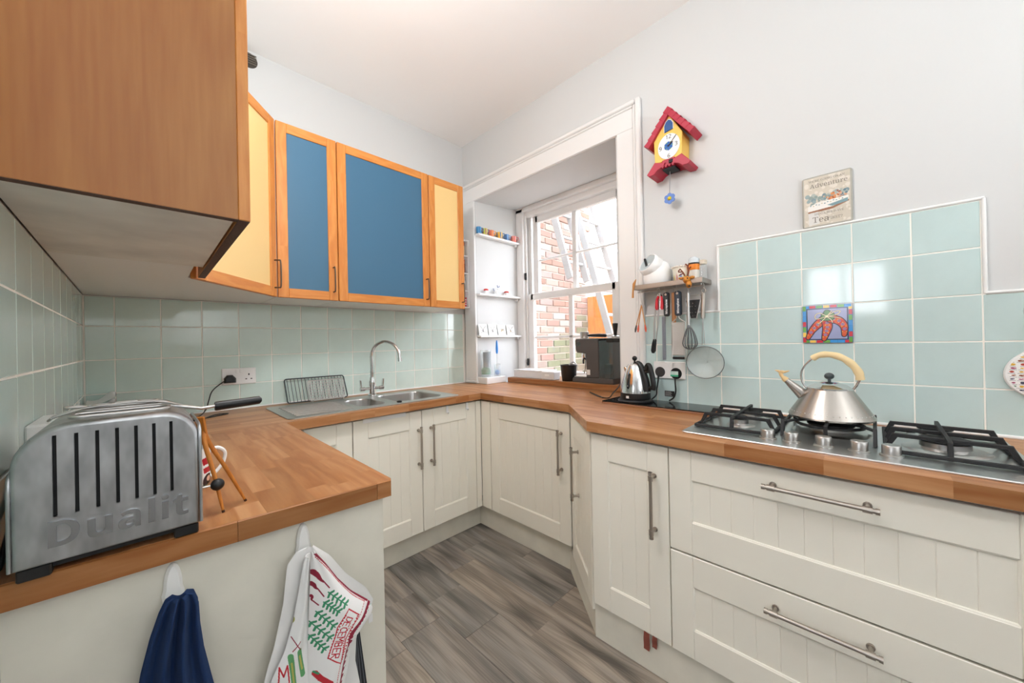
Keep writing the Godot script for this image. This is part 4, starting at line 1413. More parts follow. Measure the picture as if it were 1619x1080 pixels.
func build_towels():
	plastic_hook(-1.848, 0.806, 1.541, "white plastic hook holding the blue towel on the peninsula end panel")
	plastic_hook(-1.648, 0.806, 1.555, "white plastic hook holding the printed tea towel on the peninsula end panel")
	var b := mb()
	var blue := mat(hexc("10407e"), 0.95, 0, {"albedo_texture": mottle(91, 256, 70.0, 0.62, 1.0), "uv1_scale": V(2.0, 5.0, 1), "normal_enabled": true, "normal_texture": bump(92, 256, 90.0, 10.0), "normal_scale": 1.0, "rim_enabled": true, "rim": 0.12})
	var rows := [[0.808, -1.850, -1.832], [0.804, -1.859, -1.823], [0.786, -1.867, -1.8175], [0.75, -1.878, -1.816], [0.70, -1.889, -1.811], [0.646, -1.897, -1.802], [0.55, -1.912, -1.785], [0.40, -1.922, -1.775], [0.30, -1.925, -1.772]]
	b.grid(30, 44, cloth_strip(rows, 1.585, 0.013, 3.3, 0.4))
	b.grid(30, 44, cloth_strip(rows, 1.572, 0.004, 2.6, 0.4), null, true)
	one("hand_towel", b, blue, "dark blue terry towel hanging on the peninsula hook nearer the toaster's front", "towel")
	# printed tea towel
	var im := image(512, 960, hexc("eeecea"))
	var red := hexc("c02b36")
	var wine := hexc("8e2238")
	var green := hexc("3f8f68")
	var P := func(a: Array) -> Array:
		var o := []
		for i in range(0, a.size(), 2): o.append(Vector2(a[i], a[i + 1]))
		return o
	stroke(im, curve(P.call([197, -4, 241, 63, 285, 145, 338, 228, 403, 305]), 8), 9, wine)
	stroke(im, curve(P.call([200, 13, 240, 76, 284, 156, 337, 240, 388, 299]), 8), 3, red, 4)
	var edge := curve(P.call([408, 315, 372, 346, 329, 366, 312, 388, 296, 476, 276, 570, 262, 700, 262, 900]), 8)
	stroke(im, edge, 9, wine)
	for i in range(0, edge.size(), 2): disc(im, edge[i] + Vector2(6, 4), 7, wine)
	for i in range(0, edge.size(), 3): disc(im, edge[i] + Vector2(20, 8), 2, hexc("7fb7a4"))
	stroke(im, curve(P.call([390, 299, 352, 332, 308, 350, 292, 378, 276, 467, 257, 562, 244, 700, 244, 900]), 8), 3, red, 4)
	for ch in [[191, 70, 226, 122, 244, 154, 15], [185, 116, 205, 142, 224, 180, 12], [184, 165, 189, 186, 206, 208, 7]]:
		for k in 14: disc(im, Vector2(ch[0], ch[1]).lerp(Vector2(ch[2], ch[3]), k / 13.0) + Vector2(2.0 * sin(k * 0.45), 0), ch[6] * 0.62 * (1.0 - 0.75 * k / 13.0) + 1.0, wine)
		stroke(im, P.call([ch[2], ch[3], ch[4], ch[5]]), 4, wine)
	for lf in [[239, 169, 307, 257], [222, 201, 277, 269], [197, 230, 259, 320], [177, 265, 247, 363], [174, 318, 227, 400], [182, 560, 230, 640]]:
		var a0 := Vector2(lf[0], lf[1])
		var a1 := Vector2(lf[2], lf[3])
		stroke(im, [a0, a1], 4, green)
		var d := (a1 - a0).normalized()
		var nn := Vector2(-d.y, d.x)
		for k in 5:
			var p: Vector2 = a0.lerp(a1, 0.08 + 0.2 * k)
			for s in [-1, 1]: stroke(im, [p, p + nn * s * 12 + d * 7], 9, green)
	# the word along a ribbon
	var ribbon := P.call([312, 274, 353, 323, 317, 354, 296, 385, 275, 474, 232, 432, 258, 364, 267, 325, 290, 297])
	stroke(im, ribbon + [ribbon[0]], 4, red)
	var font := {"D": [[0, 0, 0, 1, 0.6, 0.95, 0.9, 0.5, 0.6, 0.05, 0, 0]], "E": [[0.9, 0, 0, 0, 0, 1, 0.9, 1], [0, 0.5, 0.7, 0.5]], "C": [[0.9, 0.12, 0.5, 0, 0.1, 0.25, 0.1, 0.75, 0.5, 1, 0.9, 0.88]], "M": [[0, 0, 0, 1, 0.45, 0.4, 0.9, 1, 0.9, 0]], "B": [[0, 0, 0, 1, 0.7, 0.95, 0.7, 0.55, 0, 0.52, 0.8, 0.45, 0.8, 0.05, 0, 0]], "R": [[0, 0, 0, 1, 0.8, 0.95, 0.8, 0.55, 0, 0.5, 0.85, 0]]}
	var base := curve(P.call([312, 300, 297, 318, 283, 342, 273, 366, 263, 392, 254, 418, 247, 440]), 10)
	var word := "DECEMBER"
	for k in 8:
		var f := (float(k) + 0.25) / 8.2 * (base.size() - 1)
		var i := int(f)
		var p: Vector2 = base[i].lerp(base[min(i + 1, base.size() - 1)], f - i) + Vector2(-6, -2)
		var d: Vector2 = (base[min(i + 2, base.size() - 1)] - base[max(i - 1, 0)]).normalized()
		var up := Vector2(d.y, -d.x)
		for st in font[word[k]]:
			var q := []
			for j in range(0, st.size(), 2): q.append(p + d * st[j] * 16 + up * st[j + 1] * 27)
			stroke(im, q, 3.6, red)
	for k in 16:
		var p: Vector2 = base[int(k * (base.size() - 1) / 15.0)]
		disc(im, p + Vector2(-14, -7), 3, red); disc(im, p + Vector2(33, 22), 3, red)
	stroke(im, P.call([190, 475, 206, 500, 236, 532]), 20, red); stroke(im, P.call([186, 468, 200, 480]), 8, green)
	stroke(im, P.call([176, 545, 214, 610]), 24, red); stroke(im, P.call([200, 700, 228, 800]), 22, green)
	b = mb()
	var uvm := func(p: Vector3) -> Vector2: return Vector2((p.x + 1.745) / 0.27, (0.80 - p.y) / 0.48)
	# hanging panels: [left edge, right edge] polylines (x, y) from top to bottom
	var panel := func(L: Array, R: Array, z0: float, amp: float, ph: float, flip := false) -> MB:
		var bb := mb()
		var at := func(E: Array, v: float) -> Vector2:
			var tot := 0.0
			for i in range(0, E.size() - 2, 2): tot += Vector2(E[i + 2] - E[i], E[i + 3] - E[i + 1]).length()
			var s := v * tot
			for i in range(0, E.size() - 2, 2):
				var a := Vector2(E[i], E[i + 1])
				var c := Vector2(E[i + 2], E[i + 3])
				if s <= a.distance_to(c) or i == E.size() - 4: return a.lerp(c, clamp(s / a.distance_to(c), 0, 1))
				s -= a.distance_to(c)
			return Vector2(E[-2], E[-1])
		var f := func(u: float, v: float) -> Vector3:
			var l: Vector2 = at.call(L, v)
			var r: Vector2 = at.call(R, v)
			var p := l.lerp(r, u)
			return V(p.x, p.y, z0 + amp * sin(PI * u) * min(1.0, 0.3 + v * 2.0) + 0.004 * sin(u * 9.0 + v * 5.0 + ph) * u)
		bb.grid(18, 60, f, func(u, v): return uvm.call(f.call(u, v)), flip)
		return bb
	var tm := mat(Color.WHITE, 0.9, 0, {"albedo_texture": tex(im)})
	var linen := mat(hexc("eceae7"), 0.9)
	var t := thing("tea_towel", "white printed tea towel with red chillies, green leaves and the word DECEMBER", "tea towel", V(-1.62, 0.3, 1.6))
	b = panel.call([-1.647, 0.803, -1.648, 0.751, -1.651, 0.691, -1.654, 0.632, -1.656, 0.548, -1.66, 0.32], [-1.641, 0.806, -1.618, 0.769, -1.595, 0.727, -1.567, 0.686, -1.527, 0.643, -1.518, 0.62, -1.527, 0.603, -1.556, 0.592, -1.571, 0.56, -1.578, 0.522, -1.585, 0.5, -1.59, 0.32], 1.600, 0.022, 0.0)
	obj("front_fold", b, tm, t)
	# left fold with its own print
	var im2 := image(256, 480, hexc("ecebe9"))
	stroke(im2, P.call([92, 10, 84, 120, 74, 200, 66, 300]), 4, wine, 5)
	for e in [[104, 322, 116, 438, 20], [136, 316, 150, 410, 18]]:
		stroke(im2, P.call([e[0], e[1], e[2], e[3]]), e[4], hexc("5f9c66")); stroke(im2, P.call([e[0] + 2, e[1] + 20, e[2] - 2, e[3] - 20]), 7, hexc("b3b35b"))
	disc(im2, Vector2(116, 205), 9, hexc("a9a94e"), 12)
	stroke(im2, P.call([110, 260, 140, 312]), 3, wine); stroke(im2, P.call([140, 284, 112, 306]), 3, wine)
	stroke(im2, P.call([60, 400, 66, 345, 78, 375, 92, 345, 96, 400]), 5, red)
	fillp(im2, [Vector2(60, 425), Vector2(96, 418), Vector2(92, 440), Vector2(58, 446)], red)
	stroke(im2, P.call([118, 430, 150, 470]), 6, hexc("9dae66"))
	var fl := mat(Color.WHITE, 0.9, 0, {"albedo_texture": tex(im2)})
	var uvl := func(p: Vector3) -> Vector2: return Vector2((p.x + 1.735) / 0.12, (0.80 - p.y) / 0.27)
	uvm = uvl
	b = panel.call([-1.652, 0.800, -1.659, 0.785, -1.667, 0.74, -1.679, 0.68, -1.694, 0.63, -1.716, 0.59, -1.735, 0.45, -1.74, 0.32], [-1.644, 0.803, -1.647, 0.751, -1.650, 0.691, -1.653, 0.632, -1.655, 0.548, -1.66, 0.32], 1.597, 0.010, 2.0)
	for k in b.uv.size(): b.uv[k] = uvl.call(b.v[k])
	obj("side_fold", b, fl, t)
	b = panel.call([-1.650, 0.808, -1.668, 0.806, -1.684, 0.786, -1.692, 0.713, -1.708, 0.641, -1.724, 0.59, -1.742, 0.45, -1.745, 0.32], [-1.636, 0.807, -1.603, 0.771, -1.57, 0.716, -1.527, 0.665, -1.511, 0.63, -1.522, 0.60, -1.552, 0.57, -1.556, 0.52, -1.545, 0.45, -1.53, 0.32], 1.583, 0.006, 1.0)
	obj("back_fold", b, linen, t)
	b = mb()
	b.box(V(-1.527, 0.588, 1.590), V(-1.518, 0.606, 1.592))
	obj("care_label", b, linen, t)
	# dark striped cloth behind it
	var im3 := image(64, 64, hexc("2b2c30"))
	for k in 5: stroke(im3, [Vector2(k * 13 + 4, 0), Vector2(k * 13 + 4, 64)], 2.5, hexc("6d6f76"))
	b = mb()
	b.grid(10, 30, func(u, v): return V(lerp(lerp(-1.56, -1.565, v), lerp(-1.545, -1.522, min(1.0, v * 1.6)), u), 0.61 - 0.33 * v, 1.574 + 0.004 * sin(u * 6.0)))
	one("striped_cloth", b, mat(Color.WHITE, 0.95, 0, {"albedo_texture": tex(im3)}), "dark grey striped cloth showing from behind the tea towel", "cloth")

# ---------------------------------------------------------------- sink
func bowl(cx: float, cz: float, hx: float, hz: float, r: float, depth: float, y: float) -> MB:
	var b := mb()
	var rings := []
	for e in [[1.0, 0.0], [0.985, -0.006], [0.955, -0.05], [0.90, -depth + 0.03], [0.84, -depth + 0.008], [0.7, -depth], [0.12, -depth - 0.004]]:
		var ring := []
		for p in rrect(-hx * e[0], -hz * e[0], hx * e[0], hz * e[0], min(r, hx * e[0] * 0.9), 6): ring.append(V(cx + p.x, y + e[1], cz + p.y))
		rings.append(ring)
	for k in rings.size() - 1:
		for i in rings[k].size():
			var j: int = (i + 1) % rings[k].size()
			var mid := V(cx, y - depth * 0.4, cz)
			var f := [rings[k][i], rings[k][j], rings[k + 1][j], rings[k + 1][i]]
			var nn: Vector3 = (f[1] - f[0]).cross(f[2] - f[0])
			b.poly(f, nn.dot(mid - f[0]) < 0)
	return b

func build_sink():
	var y := W + 0.004
	var t := thing("sink", "stainless steel sink with grooved drainer, small bowl and large bowl set in the oak worktop", "sink", V(-0.98, W, 0.35))
	var outl := PackedVector2Array(rrect(-1.437, 0.115, -0.500, 0.578, 0.03, 5))
	var bowls := [[-1.015, 0.37, 0.075, 0.145], [-0.725, 0.35, 0.155, 0.165]]
	var b := mb()
	var holes := []
	for w in bowls: holes.append(PackedVector2Array(rrect(w[0] - w[2], w[1] - w[3], w[0] + w[2], w[1] + w[3], 0.06, 6)))
	var xs := [-1.45, -1.02, -0.90, -0.80, -0.72, -0.64, -0.49]
	for k in xs.size() - 1:
		for pc in Geometry2D.intersect_polygons(outl, PackedVector2Array([Vector2(xs[k], 0), Vector2(xs[k + 1], 0), Vector2(xs[k + 1], 1), Vector2(xs[k], 1)])):
			var parts := [pc]
			for h in holes:
				var nx := []
				for p in parts: nx.append_array(Geometry2D.clip_polygons(p, h))
				parts = nx
			for q in parts:
				var tr := Geometry2D.triangulate_polygon(q)
				for i in range(0, tr.size(), 3):
					var P := []
					for m in 3: P.append(V(q[tr[i + m]].x, y, q[tr[i + m]].y))
					b.poly(P, (P[1] - P[0]).cross(P[2] - P[0]).y < 0)
	var rim := []
	for p in outl: rim.append(V(p.x, W + 0.002, p.y))
	b.tube(rim, 0.0024, 8, true)
	obj("deck", b, M.steel_brushed, t)
	for w in bowls:
		b = bowl(w[0], w[1], w[2], w[3], 0.06, 0.15 if w[2] > 0.1 else 0.09, y)
		var bo := obj("bowl", b, M.steel_brushed, t)
		b = mb()
		b.lathe(V(w[0], y - (0.152 if w[2] > 0.1 else 0.092), w[1]), [Vector2(0.03, 0.0), Vector2(0.03, 0.003), Vector2(0.012, 0.0015), Vector2(0, 0.0015)], 20)
		obj("drain", b, M.chrome, bo)
	b = mb()
	for k in 9:
		var z := 0.205 + 0.038 * k
		b = mb()
		b.box(V(-1.395, y - 0.002, z - 0.007), V(-1.13, y + 0.0035, z + 0.007), 0.003)
		obj("drainer_ridge", b, M.steel_brushed, t)
	b = mb()
	b.lathe(V(-0.885, y, 0.53), [Vector2(0, 0), Vector2(0.014, 0), Vector2(0.014, 0.006), Vector2(0.0, 0.008)], 16)
	one("sink_plug", b, M.black, "small black plug lying on the sink edge between the two bowls", "plug")
	# mixer tap
	t = thing("mixer_tap", "chrome swan-neck mixer tap with two lever handles behind the sink bowls", "tap", V(-0.862, y, 0.13))
	var c := V(-0.862, y, 0.13)
	b = mb()
	b.lathe(c, [Vector2(0.0, 0), Vector2(0.026, 0), Vector2(0.026, 0.006), Vector2(0.017, 0.012), Vector2(0.016, 0.06), Vector2(0.018, 0.065), Vector2(0.018, 0.085), Vector2(0.014, 0.10), Vector2(0.0125, 0.115), Vector2(0, 0.115)], 24)
	b.tube([c + V(-0.055, 0.045, 0), c + V(0.055, 0.045, 0)], 0.0085, 12)
	obj("body", b, M.chrome, t)
	b = mb()
	var d := V(0.42, 0, 0.907)
	var pts := [c + V(0, 0.10, 0), c + V(0, 0.20, 0), c + V(0, 0.25, 0)]
	for k in 11:
		var a := PI * k / 10 * 0.94
		pts.append(c + V(0, 0.25, 0) + d * (0.107 * (1 - cos(a))) + V(0, 0.092 * sin(a), 0))
	var e: Vector3 = pts[-1]
	pts.append(e + V(0.002, -0.03, 0.004))
	b.tube(curve(pts, 3), 0.0098, 14)
	b.tube([e + V(0.002, -0.028, 0.004), e + V(0.003, -0.05, 0.006)], 0.0125, 14)
	obj("spout", b, M.chrome, t)
	for s in [-1.0, 1.0]:
		b = mb()
		b.tube([c + V(0.048 * s, 0.045, 0), c + V(0.076 * s, 0.045, 0)], 0.0125, 14)
		b.T = Transform3D(Basis(V(0, 0, 1), -0.1 * s), c + V(0.07 * s, 0.05, 0))
		b.box(V(-0.0035, 0, -0.010), V(0.0035, 0.052, 0.010), 0.0015)
		obj("lever", b, M.chrome, t)
	# dark wire rack leaning on the tiles
	t = thing("wire_rack", "long dark grey wire rack leaning against the tiles behind the drainer", "rack", V(-1.16, y, 0.06))
	b = mb()
	var lean := func(x: float, h: float) -> Vector3: return V(x, y + h, 0.088 - 0.6 * h * 0.9)
	var lp := []
	for p in rrect(-1.325, 0.004, -0.998, 0.134, 0.012): lp.append(lean.call(p.x, p.y))
	b.tube(lp, 0.0036, 8, true)
	obj("rim", b, mat(hexc("3c4648"), 0.4, 0.3), t)
	for k in 17:
		b = mb()
		var x := -1.312 + 0.0186 * k
		b.tube([lean.call(x, 0.006), lean.call(x, 0.132)], 0.0016, 6)
		obj("bar", b, mat(hexc("3c4648"), 0.4, 0.3), t)
	# chrome grid rack in front of it
	t = thing("wire_rack", "small chrome grid dish rack standing in front of the dark wire rack", "rack", V(-1.13, y, 0.13))
	var lean2 := func(x: float, h: float, dz := 0.0) -> Vector3: return V(x, y + h, 0.150 - 0.25 * h + dz)
	b = mb()
	for dz in [0.0, -0.028]:
		lp = []
		for p in rrect(-1.228, 0.012, -1.036, 0.122, 0.01): lp.append(lean2.call(p.x, p.y, dz))
		b.tube(lp, 0.0026, 6, true)
	for x in [-1.215, -1.05]:
		b.tube([lean2.call(x, 0.014), V(x, y + 0.001, 0.162)], 0.003, 6)
		b.tube([lean2.call(x, 0.014, -0.028), V(x, y + 0.001, 0.115)], 0.003, 6)
	obj("frame", b, M.steel, t)
	for k in 15:
		b = mb()
		var x := -1.218 + 0.0123 * k
		b.tube([lean2.call(x, 0.012), lean2.call(x, 0.122)], 0.0021, 6)
		obj("bar", b, M.steel, t)
	for k in 6:
		b = mb()
		var h := 0.026 + 0.016 * k
		b.tube([lean2.call(-1.228, h, 0.002), lean2.call(-1.036, h, 0.002)], 0.0019, 6)
		obj("cross_bar", b, M.steel, t)

# ---------------------------------------------------------------- window recess
func build_niche():
	var b: MB
	# shelves on the left side of the recess
	for e in [[2.085, 0.036, "topmost small white shelf in the window recess, carrying the little mugs"], [1.605, 0.036, "middle small white shelf in the window recess, carrying tiny figures"], [1.266, 0.036, "lowest small white shelf in the window recess, carrying printed tiles"]]:
		b = mb()
		b.box(V(0.0, e[0], 0.151), V(0.474, e[0] + 0.016, 0.151 + e[1] + 0.012), 0.002)
		b.box(V(0.44, e[0] - 0.02, 0.151), V(0.455, e[0], 0.18), 0.002)
		one("recess_shelf", b, M.gloss_white, e[2], "shelf")
	b = mb()
	b.box(V(-0.004, W, 0.151), V(0.20, W + 0.052, 0.268), 0.003)
	one("recess_plinth", b, M.gloss_white, "low white box step at the foot of the recess shelves", "plinth")
	# six little enamel mugs
	var cols := [["3f8fc4", "2c6fa6", "blue"], ["c9c94a", "a03c74", "yellow-green"], ["e27a5e", "f2a33c", "coral"], ["f0b93a", "3c77b8", "blue-rimmed orange"], ["4a78b2", "7fb0d6", "dark blue"], ["e98f77", "c6545f", "pink"]]
	var xs := [0.018, 0.082, 0.155, 0.245, 0.330, 0.415]
	for k in 6:
		var nm := ["first", "second", "third", "fourth", "fifth", "sixth"]
		var t := thing("mini_mug", "tiny %s mug, %s from the wall edge on the top recess shelf" % [cols[k][2], nm[k]], "mug", V(xs[k], 2.101, 0.177), 0.0, "tiny painted mugs on the top recess shelf")
		var im := image(64, 32, hexc(cols[k][0]))
		for j in 5: stroke(im, [Vector2(j * 13.0 + 2, 4), Vector2(j * 13.0 + 8, 28)], 3.5, hexc(cols[k][1]))
		for x in 64:
			for y in 4: im.set_pixel(x, y, hexc("f2efe4"))
		var w := [0.021, 0.022, 0.021, 0.027, 0.021, 0.025]
		b = mb()
		b.lathe(V(xs[k], 2.101, 0.177), [Vector2(0, 0), Vector2(w[k] * 0.85, 0), Vector2(w[k] * 0.92, 0.004), Vector2(w[k], 0.052), Vector2(w[k] * 0.9, 0.053), Vector2(w[k] * 0.82, 0.01), Vector2(0, 0.008)], 18)
		obj("body", b, mat(Color.WHITE, 0.3, 0, {"albedo_texture": tex(im)}), t)
		b = mb()
		var c := V(xs[k], 2.101, 0.177)
		b.tube(curve([c + V(w[k] * 0.62, 0.043, w[k] * 0.62), c + V(w[k] * 1.15, 0.044, w[k] * 1.1), c + V(w[k] * 1.2, 0.025, w[k] * 1.15), c + V(w[k] * 0.62, 0.01, w[k] * 0.62)], 4), 0.0028, 6)
		obj("handle", b, mat(hexc(cols[k][1]), 0.35), t)
	# tiny figures
	for e in [[0.082, "cc2f2a", "tiny red and white ornament at the wall edge of the middle recess shelf"], [0.315, "c0392b", "tiny red and white ornament at the window end of the middle recess shelf"]]:
		var t := thing("ornament", e[2], "ornament", V(e[0], 1.621, 0.178))
		b = mb()
		b.lathe(V(e[0], 1.621, 0.178), [Vector2(0, 0), Vector2(0.013, 0), Vector2(0.016, 0.008), Vector2(0.012, 0.022), Vector2(0.017, 0.026), Vector2(0, 0.028)], 16)
		obj("cup", b, M.ceramic, t)
		b = mb()
		b.lathe(V(e[0], 1.647, 0.178), [Vector2(0, 0), Vector2(0.02, 0), Vector2(0.019, 0.012), Vector2(0.008, 0.016), Vector2(0, 0.016)], 16)
		obj("top", b, mat(hexc(e[1]), 0.4), t)
	var bl := mat(hexc("5a6c9a"), 0.4)
	var t2 := thing("figurine", "blue and white animal figurine in the middle of the recess shelf", "figurine", V(0.2, 1.621, 0.178))
	b = mb()
	b.ball(V(0.195, 1.645, 0.178), V(0.024, 0.017, 0.013), 14)
	b.ball(V(0.218, 1.672, 0.178), V(0.012, 0.012, 0.010), 12)
	for x in [0.18, 0.19, 0.205, 0.213]: b.tube([V(x, 1.621, 0.178), V(x, 1.642, 0.178)], 0.0042, 8)
	b.tube([V(0.212, 1.655, 0.178), V(0.217, 1.668, 0.178)], 0.008, 8)
	obj("body", b, M.ceramic, t2)
	b = mb()
	b.tube([V(0.224, 1.682, 0.178), V(0.232, 1.70, 0.178)], 0.0035, 6); b.tube([V(0.212, 1.683, 0.178), V(0.208, 1.703, 0.178)], 0.0035, 6)
	b.tube([V(0.173, 1.65, 0.178), V(0.163, 1.672, 0.178)], 0.003, 6)
	obj("horn", b, bl, t2)
	# four printed white tiles leaning on the recess side
	for k in 4:
		var x0: float = [0.004, 0.108, 0.212, 0.318][k]
		var im := image(96, 96, hexc("f4f3f0"))
		var ink := hexc("5c5348")
		if k == 2:
			var r := RandomNumberGenerator.new()
			r.seed = 4
			for j in 60:
				var p := Vector2(r.randfn(48, 15), r.randfn(52, 11))
				disc(im, p, r.randf_range(2, 4), [ink, hexc("a08a5e"), hexc("c8a86a"), hexc("7a6d58")][r.randi() % 4])
			for j in 5: stroke(im, [Vector2(60, 45), Vector2(76 + j * 3, 20 + j * 12)], 2, ink)
		else:
			stroke(im, [Vector2(18, 14), Vector2(40, 44), Vector2(46, 62)], 5.5, ink)
			stroke(im, [Vector2(80, 14), Vector2(54, 38), Vector2(46, 60)], 5, ink)
			for p in [[46, 60, 14, 80], [46, 60, 84, 74], [44, 62, 62, 84], [46, 50, 20, 58]]: stroke(im, [Vector2(p[0], p[1]), Vector2(p[2], p[3])], 4, ink)
			disc(im, Vector2(45, 60), 6, hexc("9a7c4e") if k == 3 else ink, 9)
		var fr := Transform3D(Basis(V(1, 0, 0), V(0, 0.985, -0.17), V(0, 0.17, 0.985)), V(x0, 1.2825, 0.178))
		var t := thing("printed_tile", ["white tile printed with a long-legged insect, at the wall edge of the recess shelf", "white tile printed with a long-legged insect, second along the lowest recess shelf", "white tile printed with a speckled brown crab-like pattern on the lowest recess shelf", "white tile printed with a brownish insect, at the window end of the lowest recess shelf"][k], "tile", fr.origin, 0.0, "printed tiles on the lowest recess shelf")
		b = mb()
		b.T = fr
		b.box(V(0, 0, -0.006), V(0.092, 0.092, 0), 0.001)
		obj("body", b, M.ceramic, t)
		print_face("print", fr * Transform3D(Basis.IDENTITY, V(0.002, 0.002, 0.0006)), 0.088, 0.088, mat(Color.WHITE, 0.2, 0, {"albedo_texture": tex(im)}), t)
	# tall glass with green and a picture, and the blue dish brush
	t2 = thing("drinking_glass", "tall clear glass with a green patterned foot at the wall edge of the recess step", "glass", V(0.045, W + 0.052, 0.20))
	b = mb()
	b.lathe(V(0.045, W + 0.052, 0.20), [Vector2(0, 0), Vector2(0.036, 0), Vector2(0.040, 0.03), Vector2(0.044, 0.215), Vector2(0.042, 0.2155), Vector2(0.038, 0.03), Vector2(0.0, 0.02)], 24)
	obj("body", b, M.clear, t2)
	b = mb()
	b.lathe(V(0.045, W + 0.052, 0.20), [Vector2(0, 0.022), Vector2(0.036, 0.022), Vector2(0.0378, 0.06), Vector2(0.02, 0.075), Vector2(0, 0.09)], 20)
	obj("green_filling", b, mat(hexc("2f8a58"), 0.4), t2)
	b = mb()
	b.lathe(V(0.045, W + 0.052, 0.20), [Vector2(0.0385, 0.08), Vector2(0.0425, 0.20)], 12, 0.7, PI * 1.1, PI * 1.75)
	obj("picture", b, mat(hexc("9fb4c0"), 0.4, 0, {"albedo_texture": mottle(95, 64, 9.0, 0.5, 1.0)}), t2)
	t2 = thing("beaker", "small clear beaker that holds the blue dish brush on the recess step", "beaker", V(0.155, W + 0.052, 0.215))
	b = mb()
	b.lathe(V(0.155, W + 0.052, 0.215), [Vector2(0, 0), Vector2(0.026, 0), Vector2(0.028, 0.10), Vector2(0.0265, 0.10), Vector2(0.0245, 0.004), Vector2(0, 0.004)], 20)
	obj("body", b, M.clear, t2)
	t2 = thing("dish_brush", "blue dish brush with a metal stem standing in a clear beaker in the window recess", "brush", V(0.155, W + 0.058, 0.215))
	var sk := mat(hexc("2f86d6"), 0.4)
	b = mb()
	b.ball(V(0.155, W + 0.08, 0.215), V(0.019, 0.022, 0.019), 14)
	obj("head", b, sk, t2)
	b = mb()
	b.tube([V(0.155, W + 0.09, 0.215), V(0.155, W + 0.26, 0.215)], 0.0024, 6)
	obj("stem", b, M.steel, t2)
	b = mb()
	b.tube([V(0.155, W + 0.235, 0.215), V(0.155, W + 0.25, 0.215), V(0.155, W + 0.28, 0.215), V(0.155, W + 0.33, 0.215), V(0.155, W + 0.345, 0.215)], [0.006, 0.0095, 0.0105, 0.007, 0.003], 10)
	obj("handle", b, sk, t2)
	# narrow rack beside the cabinets with jars
	t2 = thing("spice_rack", "narrow white spice rack on the wall between the yellow cabinet and the window trim", "rack", V(-0.15, 1.5, 0.04))
	b = mb()
	b.box(V(-0.285, 1.505, 0.002), V(-0.028, 2.06, 0.008))
	b.box(V(-0.028, 1.505, 0.002), V(-0.014, 2.06, 0.085), 0.001); b.box(V(-0.296, 1.505, 0.002), V(-0.285, 2.06, 0.085), 0.001)
	b.box(V(-0.285, 2.047, 0.008), V(-0.028, 2.06, 0.085), 0.001)
	obj("frame", b, M.gloss_white, t2)
	for y in [1.505, 1.640, 1.780, 1.922]:
		b = mb()
		b.box(V(-0.285, y, 0.008), V(-0.028, y + 0.011, 0.084), 0.001)
		obj("shelf", b, M.gloss_white, t2)
	for e in [[1.934, "clear spice jar with an orange lid, top tier of the white spice rack", "d9653a", "e9d9b4"], [1.792, "spice jar with red-brown contents, second tier of the white spice rack", "d2613f", "a9604a"], [1.652, "pale spice jar on the third tier of the white spice rack", "e9e4da", "d8d2c6"]]:
		for dx in [0.0, -0.07]:
			var lab: String = e[1] if dx == 0.0 else e[1].replace("spice jar", "inner spice jar")
			var t := thing("spice_jar", lab, "jar", V(-0.058 + dx, e[0], 0.045), 0.0, "jars in the white spice rack")
			b = mb()
			b.lathe(V(-0.058 + dx, e[0], 0.045), [Vector2(0, 0), Vector2(0.024, 0), Vector2(0.026, 0.004), Vector2(0.026, 0.075), Vector2(0.02, 0.085), Vector2(0, 0.085)], 18)
			obj("glass_body", b, mat(hexc(e[3]), 0.2), t)
			b = mb()
			b.lathe(V(-0.058 + dx, e[0], 0.045), [Vector2(0, 0.084), Vector2(0.023, 0.084), Vector2(0.023, 0.108), Vector2(0.021, 0.11), Vector2(0, 0.11)], 18)
			obj("lid", b, mat(hexc(e[2]), 0.4), t)
	t2 = thing("spice_box", "small red and white box on the bottom tier of the white spice rack", "box", V(-0.052, 1.517, 0.045))
	b = mb()
	b.box(V(-0.08, 1.517, 0.02), V(-0.034, 1.595, 0.068), 0.001)
	obj("carton", b, mat(hexc("c22d3a"), 0.5), t2)
	b = mb()
	for k in 3: b.box(V(-0.0795, 1.535 + 0.018 * k, 0.068), V(-0.0345, 1.541 + 0.018 * k, 0.0684))
	obj("stripe", b, M.white_plastic, t2)

